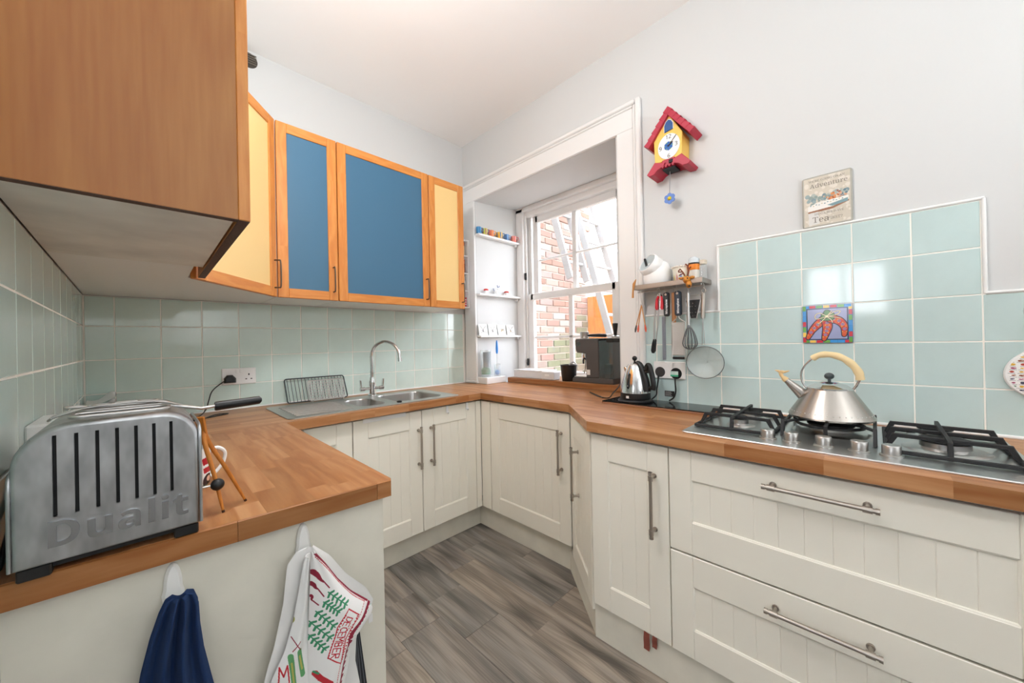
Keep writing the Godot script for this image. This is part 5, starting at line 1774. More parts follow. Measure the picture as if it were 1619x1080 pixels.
# ---------------------------------------------------------------- things on the window ledge
func build_sill_things():
	var y := W + 0.0405
	var b: MB
	var t := thing("espresso_machine", "slim dark grey espresso machine with a clear rear water tank on the window ledge", "coffee machine", V(0.30, y, 1.06))
	var dark := mat(hexc("524e4c"), 0.5, 0.0)
	var x0 := 0.225
	var x1 := 0.365
	# side profile in (z, y): base, column, head
	b = mb()
	b.T = Transform3D(Basis(V(0, 0, 1), V(0, 1, 0), V(-1, 0, 0)), V(x1, 0, 0))
	b.prism([Vector2(0.915, y), Vector2(1.232, y), Vector2(1.232, y + 0.035), Vector2(0.925, y + 0.035), Vector2(0.915, y + 0.022)], 0.0, x1 - x0, 0.003)
	obj("base", b, dark, t)
	b = mb()
	b.T = Transform3D(Basis(V(0, 0, 1), V(0, 1, 0), V(-1, 0, 0)), V(x1, 0, 0))
	b.prism([Vector2(1.028, y + 0.035), Vector2(1.128, y + 0.035), Vector2(1.128, y + 0.298), Vector2(0.948, y + 0.298), Vector2(0.942, y + 0.290), Vector2(0.945, y + 0.225), Vector2(0.955, y + 0.205), Vector2(1.028, y + 0.198)], 0.0, x1 - x0, 0.004)
	obj("body", b, dark, t)
	b = mb()
	b.T = facing(V((x0 + x1) / 2, y + 0.268, 0.944), V(0, 0, -1)) * Transform3D(Basis(V(1, 0, 0), V(0, 0, -1), V(0, 1, 0)), Vector3.ZERO)
	b.T = Transform3D(Basis(V(0, 0, 1), V(1, 0, 0), V(0, 1, 0)), V(0, 0, 0))
	b.T = facing(V(x0, y + 0.262, 0.972), V(-1, 0, 0)) * Transform3D(Basis(V(1, 0, 0), V(0, 0, -1), V(0, 1, 0)), Vector3.ZERO)
	b.lathe(Vector3.ZERO, [Vector2(0, 0), Vector2(0.017, 0), Vector2(0.017, 0.010), Vector2(0.013, 0.012), Vector2(0, 0.012)], 20)
	obj("dial", b, M.chrome, t)
	b = mb()
	b.lathe(V(0.295, y + 0.148, 0.985), [Vector2(0, 0.0), Vector2(0.024, 0), Vector2(0.030, 0.02), Vector2(0.032, 0.058), Vector2(0, 0.058)], 20)
	obj("brew_head", b, M.chrome, t)
	b = mb()
	b.tube(curve([V(0.250, y + 0.205, 1.01), V(0.245, y + 0.15, 1.012), V(0.244, y + 0.09, 1.008), V(0.243, y + 0.06, 1.0)], 4), 0.004, 8)
	var wand := obj("steam_wand", b, M.chrome, t)
	b = mb()
	b.tube(curve([V(0.244, y + 0.155, 1.024), V(0.240, y + 0.165, 1.006), V(0.240, y + 0.150, 0.998), V(0.242, y + 0.128, 0.998)], 4), 0.006, 8)
	obj("grip", b, M.black, wand)
	b = mb()
	b.box(V(x0 + 0.008, y + 0.035, 0.925), V(x1 - 0.008, y + 0.041, 1.024), 0.002)
	obj("drip_tray", b, M.steel, t)
	b = mb()
	b.box(V(x0 + 0.003, y + 0.296, 0.955), V(x1 - 0.003, y + 0.302, 1.225), 0.002)
	obj("cup_shelf", b, M.steel, t)
	b = mb()
	b.box(V(x0 + 0.004, y + 0.035, 1.130), V(x0 + 0.008, y + 0.285, 1.228)); b.box(V(x1 - 0.008, y + 0.035, 1.130), V(x1 - 0.004, y + 0.285, 1.228)); b.box(V(x0 + 0.008, y + 0.035, 1.224), V(x1 - 0.008, y + 0.285, 1.228))
	obj("water_tank", b, mat(Color(0.33, 0.38, 0.38, 0.5), 0.05, 0, {"transparency": BaseMaterial3D.TRANSPARENCY_ALPHA}), t)
	b = mb()
	b.box(V(x0 + 0.03, y + 0.035, 1.15), V(x0 + 0.07, y + 0.13, 1.20), 0.004); b.box(V(x0, y + 0.272, 1.185), V(x1, y + 0.298, 1.236), 0.003)
	obj("tank_fittings", b, M.black, t)
	b = mb()
	b.box(V(x0 - 0.001, y + 0.055, 1.035), V(x0 + 0.001, y + 0.09, 1.06))
	obj("sticker", b, M.white_plastic, t)
	t = thing("portafilter", "steel coffee filter holder with a black handle lying on top of the espresso machine", "filter holder", V(0.29, y + 0.302, 1.0))
	b = mb()
	b.lathe(V(0.28, y + 0.302, 0.985), [Vector2(0, 0), Vector2(0.027, 0), Vector2(0.029, 0.004), Vector2(0.031, 0.045), Vector2(0.028, 0.046), Vector2(0.026, 0.006), Vector2(0, 0.005)], 20)
	obj("cup", b, M.steel, t)
	b = mb()
	b.tube([V(0.28, y + 0.322, 1.01), V(0.28, y + 0.322, 1.035), V(0.28, y + 0.321, 1.10), V(0.28, y + 0.318, 1.15), V(0.28, y + 0.318, 1.155)], [0.006, 0.009, 0.0115, 0.012, 0.007], 12)
	obj("handle", b, M.black, t)
	t = thing("tamper", "coffee tamper with a black handle standing on the espresso machine", "tamper", V(0.31, y + 0.302, 1.205))
	b = mb()
	b.lathe(V(0.31, y + 0.302, 1.205), [Vector2(0, 0), Vector2(0.027, 0), Vector2(0.027, 0.010), Vector2(0.010, 0.018), Vector2(0, 0.018)], 20)
	obj("foot", b, M.steel, t)
	b = mb()
	b.lathe(V(0.31, y + 0.302, 1.205), [Vector2(0, 0.018), Vector2(0.010, 0.018), Vector2(0.012, 0.04), Vector2(0.018, 0.085), Vector2(0.018, 0.095), Vector2(0, 0.098)], 18)
	obj("handle", b, M.black, t)
	t = thing("knock_box", "small black coffee knock bin with a bar across it, beside the espresso machine", "bin", V(0.275, y, 0.868))
	b = mb()
	b.lathe(V(0.27, y, 0.852), [Vector2(0, 0), Vector2(0.046, 0), Vector2(0.05, 0.004), Vector2(0.060, 0.108), Vector2(0.062, 0.115), Vector2(0.057, 0.116), Vector2(0.047, 0.008), Vector2(0, 0.006)], 28)
	obj("body", b, M.black, t)
	b = mb()
	b.tube(curve([V(0.32, y + 0.11, 0.819), V(0.33, y + 0.132, 0.852), V(0.32, y + 0.11, 0.884)], 6), 0.006, 8)
	b.tube([V(0.221, y + 0.106, 0.834), V(0.319, y + 0.106, 0.870)], 0.005, 8)
	obj("bar", b, mat(hexc("bdbdbd"), 0.4), t)
	t = thing("storage_tub", "small pale grey storage box with a slot on the window ledge", "box", V(0.245, y, 0.69))
	b = mb()
	b.box(V(0.215, y, 0.635), V(0.29, y + 0.062, 0.758), 0.005)
	obj("body", b, mat(hexc("d9d8d6"), 0.5), t)
	b = mb()
	b.box(V(0.2144, y + 0.03, 0.672), V(0.2152, y + 0.042, 0.712), 0.0002)
	obj("slot", b, M.white_plastic, t)
	t = thing("storage_tub", "long shallow clear white tub on the window ledge next to the recess step", "box", V(0.33, y, 0.46))
	b = mb()
	b.box(V(0.25, y, 0.315), V(0.42, y + 0.004, 0.62), 0.001)
	for e in [[0.25, 0.315, 0.253, 0.62], [0.417, 0.315, 0.42, 0.62], [0.253, 0.315, 0.417, 0.318], [0.253, 0.617, 0.417, 0.62]]: b.box(V(e[0], y + 0.004, e[1]), V(e[2], y + 0.06, e[3]))
	b.box(V(0.246, y + 0.056, 0.311), V(0.424, y + 0.062, 0.624), 0.002)
	obj("body", b, mat(Color(0.97, 0.97, 0.97, 0.75), 0.2, 0, {"transparency": BaseMaterial3D.TRANSPARENCY_ALPHA}), t)
	b = mb()
	b.tube(curve([V(0.20, W + 0.09, 1.30), V(0.05, W + 0.065, 1.37), V(-0.035, W + 0.03, 1.375), V(-0.06, W + 0.004, 1.36), V(-0.05, W + 0.004, 1.30), V(0.03, W + 0.004, 1.20), V(0.08, W + 0.004, 1.15), V(0.02, W + 0.004, 1.22), V(-0.07, W + 0.004, 1.33)], 6), 0.0035, 6)
	one("appliance_cable", b, M.black, "loose black cable curling on the worktop below the espresso machine", "cable")

# ---------------------------------------------------------------- kettle corner
func build_kettle_corner():
	var b := mb()
	b.box(V(-0.205, W, 1.405), V(-0.022, W + 0.008, 1.918), 0.001)
	var t := thing("worktop_saver", "black glass worktop saver under the electric kettle", "board", V(-0.11, W, 1.66))
	obj("rubber_edge", b, mat(hexc("9a6b4e"), 0.6), t)
	b = mb()
	b.box(V(-0.2045, W + 0.008, 1.406), V(-0.0225, W + 0.013, 1.917), 0.0008)
	obj("glass_plate", b, M.black_gloss, t)
	var y := W + 0.0135
	var c := V(-0.118, y, 1.548)
	t = thing("electric_kettle", "polished steel jug kettle with black handle and ball knob on the glass board", "kettle", c)
	b = mb()
	b.lathe(c, [Vector2(0, 0), Vector2(0.085, 0), Vector2(0.087, 0.006), Vector2(0.08, 0.013), Vector2(0, 0.014)], 32)
	obj("power_base", b, M.black, t)
	b = mb()
	b.lathe(c, [Vector2(0, 0.014), Vector2(0.072, 0.014), Vector2(0.074, 0.02), Vector2(0.0725, 0.044), Vector2(0.070, 0.046)], 32)
	obj("bottom_band", b, M.black, t)
	b = mb()
	b.lathe(c, [Vector2(0.0705, 0.045), Vector2(0.069, 0.06), Vector2(0.065, 0.085), Vector2(0.058, 0.115), Vector2(0.049, 0.145), Vector2(0.039, 0.172), Vector2(0.036, 0.178)], 40, 0.5)
	obj("body", b, M.chrome, t)
	b = mb()
	b.lathe(c, [Vector2(0.0365, 0.177), Vector2(0.032, 0.187), Vector2(0.02, 0.195), Vector2(0, 0.199)], 32, 0.5)
	obj("lid", b, M.chrome, t)
	b = mb()
	b.tube([c + V(0, 0.196, 0), c + V(0, 0.207, 0)], 0.005, 10)
	b.ball(c + V(0, 0.218, 0), V(0.0125, 0.0125, 0.0125), 18)
	obj("knob", b, M.black, t)
	# handle side (towards the hob, slightly to the room)
	var h := V(-0.22, 0, 0.975).normalized()
	b = mb()
	b.tube(curve([c + h * 0.012 + V(0, 0.196, 0), c + h * 0.034 + V(0, 0.182, 0), c + h * 0.054 + V(0, 0.14, 0), c + h * 0.066 + V(0, 0.10, 0), c + h * 0.072 + V(0, 0.055, 0)], 5), [0.012, 0.013, 0.014, 0.0145, 0.015, 0.015, 0.0155, 0.016, 0.016, 0.0165, 0.017, 0.017, 0.0175, 0.018, 0.018, 0.018, 0.018, 0.018, 0.018, 0.018, 0.018], 10)
	obj("handle_spine", b, M.black, t)
	b = mb()
	b.tube(curve([c + h * 0.066 + V(0, 0.162, 0), c + h * 0.078 + V(0, 0.185, 0), c + h * 0.090 + V(0, 0.178, 0), c + h * 0.102 + V(0, 0.135, 0), c + h * 0.110 + V(0, 0.09, 0), c + h * 0.106 + V(0, 0.068, 0)], 5), 0.0125, 12)
	b.tube([c + h * 0.052 + V(0, 0.15, 0), c + h * 0.086 + V(0, 0.155, 0)], 0.008, 8)
	b.tube([c + h * 0.075 + V(0, 0.07, 0), c + h * 0.106 + V(0, 0.078, 0)], 0.010, 8)
	obj("handle", b, M.black, t)
	# water gauge on the side towards the camera
	var g := V(-0.997, 0, -0.07).normalized()
	b = mb()
	b.tube([c + g * 0.0665 + V(0, 0.068, 0), c + g * 0.066 + V(0, 0.078, 0), c + g * 0.059 + V(0, 0.108, 0), c + g * 0.0505 + V(0, 0.137, 0), c + g * 0.048 + V(0, 0.143, 0)], [0.004, 0.0075, 0.0075, 0.0075, 0.004], 10)
	var ga := obj("water_gauge", b, M.black_gloss, t)
	b = mb()
	for k in 3: b.ball(c + g * (0.0715 - 0.0075 * k) + V(0, 0.083 + 0.022 * k, 0), V(0.003, 0.003, 0.003), 8)
	obj("marker", b, M.steel, ga)
	b = mb()
	b.lathe(c, [Vector2(0.001, 0.10), Vector2(0.001, 0.101)], 4)
	var sp := V(0.2, 0, -0.98).normalized()
	b = mb()
	b.tube([c + sp * 0.04 + V(0, 0.15, 0), c + sp * 0.055 + V(0, 0.163, 0), c + sp * 0.060 + V(0, 0.172, 0)], [0.018, 0.012, 0.008], 12)
	obj("spout", b, M.chrome, t)
	b = mb()
	b.box(c + V(-0.0755, 0.022, -0.012), c + V(-0.0735, 0.034, 0.002))
	obj("badge", b, M.white_plastic, t)
	# twin socket with two plugs
	t = thing("wall_socket", "white twin socket on the tiles behind the electric kettle", "socket", V(0, 1.02, 1.68))
	b = mb()
	b.box(V(-0.010, 1.020, 1.598), V(0.0, 1.107, 1.756), 0.003)
	obj("plate", b, M.white_plastic, t)
	b = mb()
	for z in [1.668, 1.688]: b.box(V(-0.0135, 1.08, z), V(-0.010, 1.099, z + 0.011), 0.001)
	obj("switch", b, M.white_plastic, t)
	t = thing("plug", "round dark grey plug in the socket behind the electric kettle handle", "plug", V(-0.02, 1.03, 1.632))
	b = mb()
	b.T = facing(V(-0.0102, 1.053, 1.632), V(-1, 0, 0)) * Transform3D(Basis(V(1, 0, 0), V(0, 0, -1), V(0, 1, 0)), Vector3.ZERO)
	b.lathe(Vector3.ZERO, [Vector2(0, 0), Vector2(0.026, 0), Vector2(0.027, 0.012), Vector2(0.022, 0.028), Vector2(0.012, 0.034), Vector2(0, 0.034)], 24)
	obj("body", b, mat(hexc("3a3736"), 0.5), t)
	b = mb()
	b.tube(curve([V(-0.03, 1.035, 1.632), V(-0.035, 1.0, 1.630), V(-0.03, 0.965, 1.622), V(-0.03, 0.935, 1.618), V(-0.045, 0.913, 1.60), V(-0.08, 0.9115, 1.60)], 5), [0.006, 0.0055, 0.005, 0.0048, 0.0045, 0.0042, 0.004, 0.0038, 0.0036, 0.0035, 0.0035, 0.0035, 0.0035, 0.0035, 0.0035, 0.0035, 0.0035, 0.0035, 0.0035, 0.0035, 0.0035, 0.0035, 0.0035, 0.0035, 0.0035, 0.0035], 8)
	obj("lead", b, M.black, t)
	t = thing("plug_display", "round black plug with a small pale green display and a tagged lead", "plug", V(-0.03, 1.03, 1.712))
	b = mb()
	b.T = facing(V(-0.0102, 1.048, 1.712), V(-1, 0, 0)) * Transform3D(Basis(V(1, 0, 0), V(0, 0, -1), V(0, 1, 0)), Vector3.ZERO)
	b.lathe(Vector3.ZERO, [Vector2(0, 0), Vector2(0.028, 0), Vector2(0.0285, 0.018), Vector2(0.025, 0.022), Vector2(0, 0.022)], 28)
	obj("body", b, M.black, t)
	var im := image(64, 48, hexc("cfe6dc"))
	for y2 in range(32, 48):
		for x in 64: im.set_pixel(x, y2, hexc("4fb58f"))
	for e in [[10, 8, 10, 24], [24, 8, 24, 24], [24, 8, 34, 8], [24, 24, 34, 24], [34, 8, 34, 24]]: stroke(im, [Vector2(e[0], e[1]), Vector2(e[2], e[3])], 2, hexc("9fbdb1"))
	print_face("display", facing(V(-0.0325, 1.035, 1.693), V(-1, 0, 0)), 0.038, 0.026, mat(Color.WHITE, 0.2, 0, {"albedo_texture": tex(im)}), t)
	b = mb()
	b.tube(curve([V(-0.025, 1.024, 1.712), V(-0.028, 1.0, 1.714), V(-0.03, 0.96, 1.716), V(-0.03, 0.93, 1.706), V(-0.035, 0.9125, 1.685)], 5), 0.004, 8)
	obj("lead", b, M.black, t)
	b = mb()
	b.box(V(-0.036, 0.934, 1.664), V(-0.0345, 0.962, 1.712), 0.0003)
	var tg := obj("tag", b, M.black, t)
	b = mb()
	for k in 4: b.box(V(-0.0366, 0.939 + 0.0055 * k, 1.667), V(-0.0361, 0.9405 + 0.0055 * k, 1.700 - 0.004 * (k % 2)))
	obj("small_print", b, mat(hexc("b9b7b2"), 0.6), tg)

# ---------------------------------------------------------------- utensil shelf
func s_hook(t: Node3D, p: Vector3, drop := 0.035):
	# small steel hook from the rail under the shelf down to p
	var b := mb()
	b.tube(curve([V(p.x + 0.006, 1.480, p.z), V(p.x - 0.004, 1.484, p.z), V(p.x - 0.010, 1.476, p.z), V(p.x - 0.004, p.y + drop * 0.5, p.z), V(p.x + 0.006, p.y + 0.004, p.z), V(p.x, p.y - 0.004, p.z), V(p.x - 0.008, p.y + 0.002, p.z)], 4), 0.0016, 6)
	obj("hook", b, M.steel, t)

func build_utensils():
	var b: MB
	var t := thing("utensil_shelf", "narrow brushed steel wall shelf with hanging kitchen tools, beside the window", "shelf", V(-0.06, 1.474, 1.715))
	b = mb()
	b.box(V(-0.122, 1.474, 1.553), V(0.006, 1.477, 1.877), 0.0008)
	b.box(V(-0.122, 1.477, 1.553), V(-0.119, 1.497, 1.877), 0.0008)
	b.box(V(-0.119, 1.477, 1.553), V(0.006, 1.497, 1.556), 0.0008); b.box(V(-0.119, 1.477, 1.874), V(0.006, 1.497, 1.877), 0.0008)
	obj("tray", b, mat(hexc("a8a29b"), 0.4, 0.9), t)
	b = mb()
	b.tube([V(-0.085, 1.464, 1.556), V(-0.085, 1.464, 1.874)], 0.003, 8)
	for z in [1.57, 1.86]: b.tube([V(-0.085, 1.464, z), V(-0.085, 1.476, z)], 0.003, 6)
	obj("hanging_rail", b, M.steel, t)
	var y := 1.4775
	# white salt pig with a slanting mouth
	t = thing("salt_pig", "white round-mouthed ceramic salt jar with a black-handled spoon in it, on the steel shelf", "jar", V(-0.06, y, 1.640))
	var c := V(-0.058, y, 1.648)
	b = mb()
	b.lathe(c, [Vector2(0, 0), Vector2(0.056, 0), Vector2(0.062, 0.006), Vector2(0.068, 0.05), Vector2(0.066, 0.09), Vector2(0.055, 0.12), Vector2(0.03, 0.140), Vector2(0, 0.146)], 32, 0.5)
	obj("body", b, M.ceramic, t)
	var m := V(-0.74, 0.52, -0.36).normalized()
	var up := V(0, 1, 0)
	var rx := up.cross(m).normalized()
	var ry := m.cross(rx)
	b = mb()
	b.T = Transform3D(Basis(rx, m, -ry), c + V(0, 0.088, 0))
	b.lathe(Vector3.ZERO, [Vector2(0.058, -0.01), Vector2(0.056, 0.05), Vector2(0.053, 0.072), Vector2(0.049, 0.074), Vector2(0.047, 0.068)], 32, 0.5)
	obj("mouth_rim", b, M.ceramic, t)
	b = mb()
	b.T = Transform3D(Basis(rx, m, -ry), c + V(0, 0.088, 0))
	b.lathe(Vector3.ZERO, [Vector2(0.0, 0.060), Vector2(0.048, 0.069)], 28, 0.2)
	obj("inside", b, mat(hexc("b9c4c6"), 0.3), t)
	t = thing("salt_spoon", "small black-handled spoon sticking out of the white salt jar", "spoon", c + m * 0.08)
	b = mb()
	b.tube([c + V(0, 0.088, 0) + m * 0.064 + rx * -0.004 + ry * -0.012, c + V(0, 0.088, 0) + m * 0.074 + rx * -0.032 + ry * 0.028], 0.006, 8)
	obj("handle", b, M.black, t)
	# paper cup with a scalloped rim
	t = thing("patterned_cup", "pale patterned cup with a scalloped rim on the steel shelf", "cup", V(-0.065, y, 1.765))
	var im := image(128, 64, hexc("f1ead9"))
	for k in 12:
		disc(im, Vector2(k * 11 + 4, 8), 3, hexc("a77a86")); disc(im, Vector2(k * 11 + 9, 14), 2, hexc("c8b06a"))
		disc(im, Vector2(k * 11 + 4, 40), 4, [hexc("8ba1cc"), hexc("e3c877"), hexc("dba6a0")][k % 3])
	b = mb()
	b.lathe(V(-0.065, y, 1.765), [Vector2(0, 0), Vector2(0.027, 0), Vector2(0.029, 0.004), Vector2(0.037, 0.085), Vector2(0.0355, 0.085), Vector2(0.027, 0.006), Vector2(0, 0.005)], 26)
	obj("body", b, mat(Color.WHITE, 0.5, 0, {"albedo_texture": tex(im)}), t)
	b = mb()
	for k in 16:
		var a := TAU * k / 16
		b.ball(V(-0.065 + 0.036 * cos(a), y + 0.086, 1.765 + 0.036 * sin(a)), V(0.0075, 0.005, 0.0075), 8)
	obj("scalloped_rim", b, mat(hexc("eadfd0"), 0.5), t)
	# shaker jar with an orange band
	t = thing("shaker_jar", "clear lidded jar with an orange band and red label on the steel shelf", "jar", V(-0.07, y, 1.826))
	c = V(-0.07, y, 1.826)
	b = mb()
	b.lathe(c, [Vector2(0, 0), Vector2(0.021, 0), Vector2(0.023, 0.004), Vector2(0.023, 0.062)], 24)
	im = image(96, 64, hexc("efe6da"))
	for k in 3:
		disc(im, Vector2(16 + 32 * k, 30), 12, hexc("d2464a"), 17); disc(im, Vector2(16 + 32 * k, 30), 5, hexc("f0d9c0"), 8); disc(im, Vector2(30 + 32 * k, 18), 5, hexc("e8a33d"))
	obj("label_wrap", b, mat(Color.WHITE, 0.35, 0, {"albedo_texture": tex(im)}), t)
	b = mb()
	b.lathe(c, [Vector2(0.0235, 0.062), Vector2(0.024, 0.064), Vector2(0.024, 0.087), Vector2(0.0235, 0.089)], 24)
	obj("orange_band", b, mat(hexc("f08a24"), 0.35), t)
	b = mb()
	b.lathe(c, [Vector2(0.024, 0.089), Vector2(0.0242, 0.096)], 24)
	obj("black_band", b, M.black, t)
	b = mb()
	b.lathe(c, [Vector2(0.024, 0.096), Vector2(0.023, 0.115), Vector2(0.012, 0.124), Vector2(0, 0.125)], 24)
	obj("lid", b, mat(hexc("d9dfe3"), 0.15), t)
	t = thing("glass_jar", "clear glass jar with pale lid and dark bits at its bottom, at the shelf end", "jar", V(-0.06, y, 1.857))
	c = V(-0.045, y, 1.8535)
	b = mb()
	b.lathe(c, [Vector2(0, 0), Vector2(0.020, 0), Vector2(0.021, 0.004), Vector2(0.021, 0.088)], 22)
	obj("body", b, M.clear, t)
	b = mb()
	for k in 7: b.ball(c + V(0.008 * sin(k * 2.1), 0.008 + 0.004 * (k % 3), 0.008 * cos(k * 2.1)), V(0.005, 0.005, 0.005), 8)
	obj("contents", b, mat(hexc("4a443e"), 0.6), t)
	b = mb()
	b.lathe(c, [Vector2(0, 0.088), Vector2(0.0215, 0.088), Vector2(0.0215, 0.106), Vector2(0.019, 0.108), Vector2(0, 0.108)], 22)
	obj("lid", b, mat(hexc("d8c9b4"), 0.4), t)
	# reindeer ornament hooked on the front of the shelf
	t = thing("reindeer_ornament", "orange-brown reindeer head ornament with antlers hanging on the steel shelf front", "ornament", V(-0.13, 1.45, 1.815))
	var br := mat(hexc("d98f3a"), 0.5)
	b = mb()
	b.ball(V(-0.128, 1.491, 1.813), V(0.006, 0.018, 0.016), 14)
	b.ball(V(-0.129, 1.470, 1.822), V(0.006, 0.018, 0.013), 14)
	b.ball(V(-0.127, 1.500, 1.836), V(0.005, 0.007, 0.013), 10); b.ball(V(-0.127, 1.502, 1.788), V(0.005, 0.006, 0.012), 10)
	obj("head", b, br, t)
	b = mb()
	for e in [[V(-0.127, 1.512, 1.804), V(-0.127, 1.527, 1.797), V(-0.127, 1.545, 1.785), V(-0.127, 1.535, 1.776)], [V(-0.127, 1.512, 1.818), V(-0.127, 1.53, 1.823), V(-0.127, 1.556, 1.818), V(-0.127, 1.564, 1.808)]]:
		b.tube(e, 0.0034, 6)
	for e in [[V(-0.127, 1.53, 1.795), V(-0.127, 1.532, 1.776)], [V(-0.127, 1.524, 1.799), V(-0.127, 1.516, 1.779)], [V(-0.127, 1.538, 1.822), V(-0.127, 1.548, 1.832)], [V(-0.127, 1.552, 1.819), V(-0.127, 1.566, 1.826)]]: b.tube(e, 0.0028, 6)
	obj("antler", b, mat(hexc("7c3b22"), 0.6), t)
	b = mb()
	b.ball(V(-0.1335, 1.498, 1.818), V(0.002, 0.004, 0.003), 8); b.ball(V(-0.1345, 1.461, 1.826), V(0.003, 0.004, 0.005), 8)
	obj("face_dots", b, M.black, t)
	# ---- hanging things, from the window side to the hob side
	var wood_m := mat(hexc("cf9a5c"), 0.6, 0, {"albedo_texture": M.beech_frame.albedo_texture, "uv1_scale": V(4, 9, 1)})
	t = thing("wooden_spatula", "small wooden spatula standing through the window end of the steel shelf", "spatula", V(-0.075, 1.42, 1.552))
	b = mb(1)
	b.tube([V(-0.124, 1.435, 1.548), V(-0.124, 1.47, 1.550), V(-0.124, 1.505, 1.556), V(-0.124, 1.527, 1.567)], [0.0055, 0.0045, 0.0075, 0.002], 8)
	obj("body", b, wood_m, t)
	var hk := V(-0.085, 1.40, 1.575)
	t = thing("basting_brush", "bunch of thin wooden-handled brushes with orange and dark tips on a long hook", "brushes", V(-0.085, 1.27, 1.57))
	s_hook(t, hk, 0.06)
	for e in [[1.540, 0.0, "4e4a46"], [1.556, 0.004, "e2603f"], [1.596, 0.002, "e2603f"]]:
		b = mb(1)
		var p1 := V(-0.085 - e[1], 1.296, lerp(1.575, e[0], 0.85))
		b.tube([hk + V(0, -0.002, 0), p1], 0.0026, 6)
		var st := obj("stick", b, wood_m, t)
		b = mb()
		b.tube([p1, p1 + V(0, -0.02, (e[0] - 1.575) * 0.12), p1 + V(0, -0.036, (e[0] - 1.575) * 0.2)], [0.0032, 0.0056, 0.003], 8)
		obj("tip", b, mat(hexc(e[2]), 0.6), st)
	t = thing("tongs", "long steel tongs with black tips hanging from the steel shelf", "tongs", V(-0.085, 1.152, 1.645))
	s_hook(t, V(-0.085, 1.445, 1.662))
	for s in [-1.0, 1.0]:
		b = mb()
		b.tube([V(-0.085, 1.446, 1.661), V(-0.085, 1.42, 1.659 + 0.006 * s), V(-0.085, 1.30, 1.649 + 0.009 * s), V(-0.085, 1.215, 1.641 + 0.005 * s)], [0.003, 0.0042, 0.0042, 0.0036], 6)
		obj("arm", b, M.steel, t)
		b = mb()
		b.tube([V(-0.085, 1.222, 1.641 + 0.005 * s), V(-0.085, 1.20, 1.637 + 0.006 * s), V(-0.085, 1.165, 1.632 + 0.006 * s), V(-0.085, 1.152, 1.630 + 0.003 * s)], [0.0042, 0.0058, 0.0068, 0.003], 8)
		obj("tip", b, M.black, t)
	t = thing("can_opener", "red-handled can opener hanging between the tongs and the long rasp", "can opener", V(-0.09, 1.36, 1.672))
	s_hook(t, V(-0.095, 1.448, 1.676))
	b = mb()
	for e in [[1.664, -0.012], [1.682, 0.006]]:
		b.tube(curve([V(-0.095, 1.44, 1.676), V(-0.095, 1.42, e[0] + e[1] * 0.2), V(-0.095, 1.385, e[0] + e[1] * 0.5), V(-0.095, 1.366, e[0] + e[1] * 0.4)], 4), [0.004, 0.005, 0.006, 0.0065, 0.007, 0.0075, 0.008, 0.0085, 0.009, 0.009, 0.008, 0.006, 0.004], 8)
	obj("handle", b, mat(hexc("c81e2c"), 0.3), t)
	b = mb()
	b.tube(curve([V(-0.098, 1.447, 1.676), V(-0.1, 1.41, 1.677), V(-0.1, 1.365, 1.675)], 5), 0.0035, 8)
	b.ball(V(-0.098, 1.435, 1.676), V(0.004, 0.009, 0.009), 12)
	obj("lever", b, M.chrome, t)
	# rasps and graters with soft black handles
	for e in [[1.705, 1.690, 0.012, 0.0085, 1.332, 1.12, "long narrow steel rasp grater with a black handle hanging under the steel shelf", "rasp"], [1.759, 1.757, 0.0145, 0.031, 1.331, 1.135, "wide steel grater with a black handle hanging under the steel shelf", "grater"]]:
		t = thing("grater", e[6], "grater", V(-0.09, e[5], e[0]), 0.0, "")
		s_hook(t, V(-0.10, 1.445, e[0]))
		var hm := mat(hexc("26282b") if e[7] == "rasp" else hexc("2b3440"), 0.55)
		b = mb()
		b.T = facing(V(-0.092, 0, e[0]), V(-1, 0, 0))
		var hw: float = e[2]
		b.prism(rrect(-hw, e[4], hw, 1.449, hw * 0.8, 5), -0.010, 0.010, 0.004)
		var ho := obj("handle", b, hm, t)
		b = mb()
		b.T = facing(V(-0.1025, 1.437, e[0]), V(-1, 0, 0)) * Transform3D(Basis(V(1, 0, 0), V(0, 0, -1), V(0, 1, 0)), Vector3.ZERO)
		b.lathe(Vector3.ZERO, [Vector2(0.0045, 0.0), Vector2(0.006, 0.001), Vector2(0.0065, 0.0)], 14)
		b.lathe(Vector3.ZERO, [Vector2(0.0, 0.0002), Vector2(0.0045, 0.0002)], 14)
		obj("hang_hole", b, M.steel, ho)
		text_part("handle_lettering", "Microplane", 0.013, 0.0004, M.white_plastic, ho, facing(V(-0.1024, (e[4] + 1.44) / 2 - 0.008, e[0] + 0.003), V(-1, 0, 0)) * Transform3D(Basis(V(0, 0, 1), PI / 2), Vector3.ZERO), "Droid Sans", 700)
		b = mb()
		b.T = facing(V(-0.092, 0, e[1]), V(-1, 0, 0))
		if e[7] == "rasp":
			b.prism([Vector2(-e[3], e[5]), Vector2(e[3], e[5]), Vector2(e[3], e[4]), Vector2(-e[3], e[4])], -0.001, 0.004, 0.002)
			obj("blade", b, mat(hexc("aab0bc"), 0.35, 1.0, {"normal_enabled": true, "normal_texture": bump(97, 128, 30.0, 10.0), "uv1_scale": V(40, 40, 1)}), t)
		else:
			b.tube([V(-0.004, 1.335, 0), V(-0.006, 1.318, 0), V(-0.028, 1.300, 0), V(-0.031, 1.13, 0), V(0.031, 1.13, 0), V(0.031, 1.300, 0), V(0.006, 1.318, 0), V(0.004, 1.335, 0)], 0.003, 8)
			obj("wire_frame", b, M.steel, t)
			b = mb()
			b.T = facing(V(-0.092, 0, e[1]), V(-1, 0, 0))
			b.prism(rrect(-0.029, 1.142, 0.029, 1.300, 0.006, 4), 0.0, 0.005, 0.003)
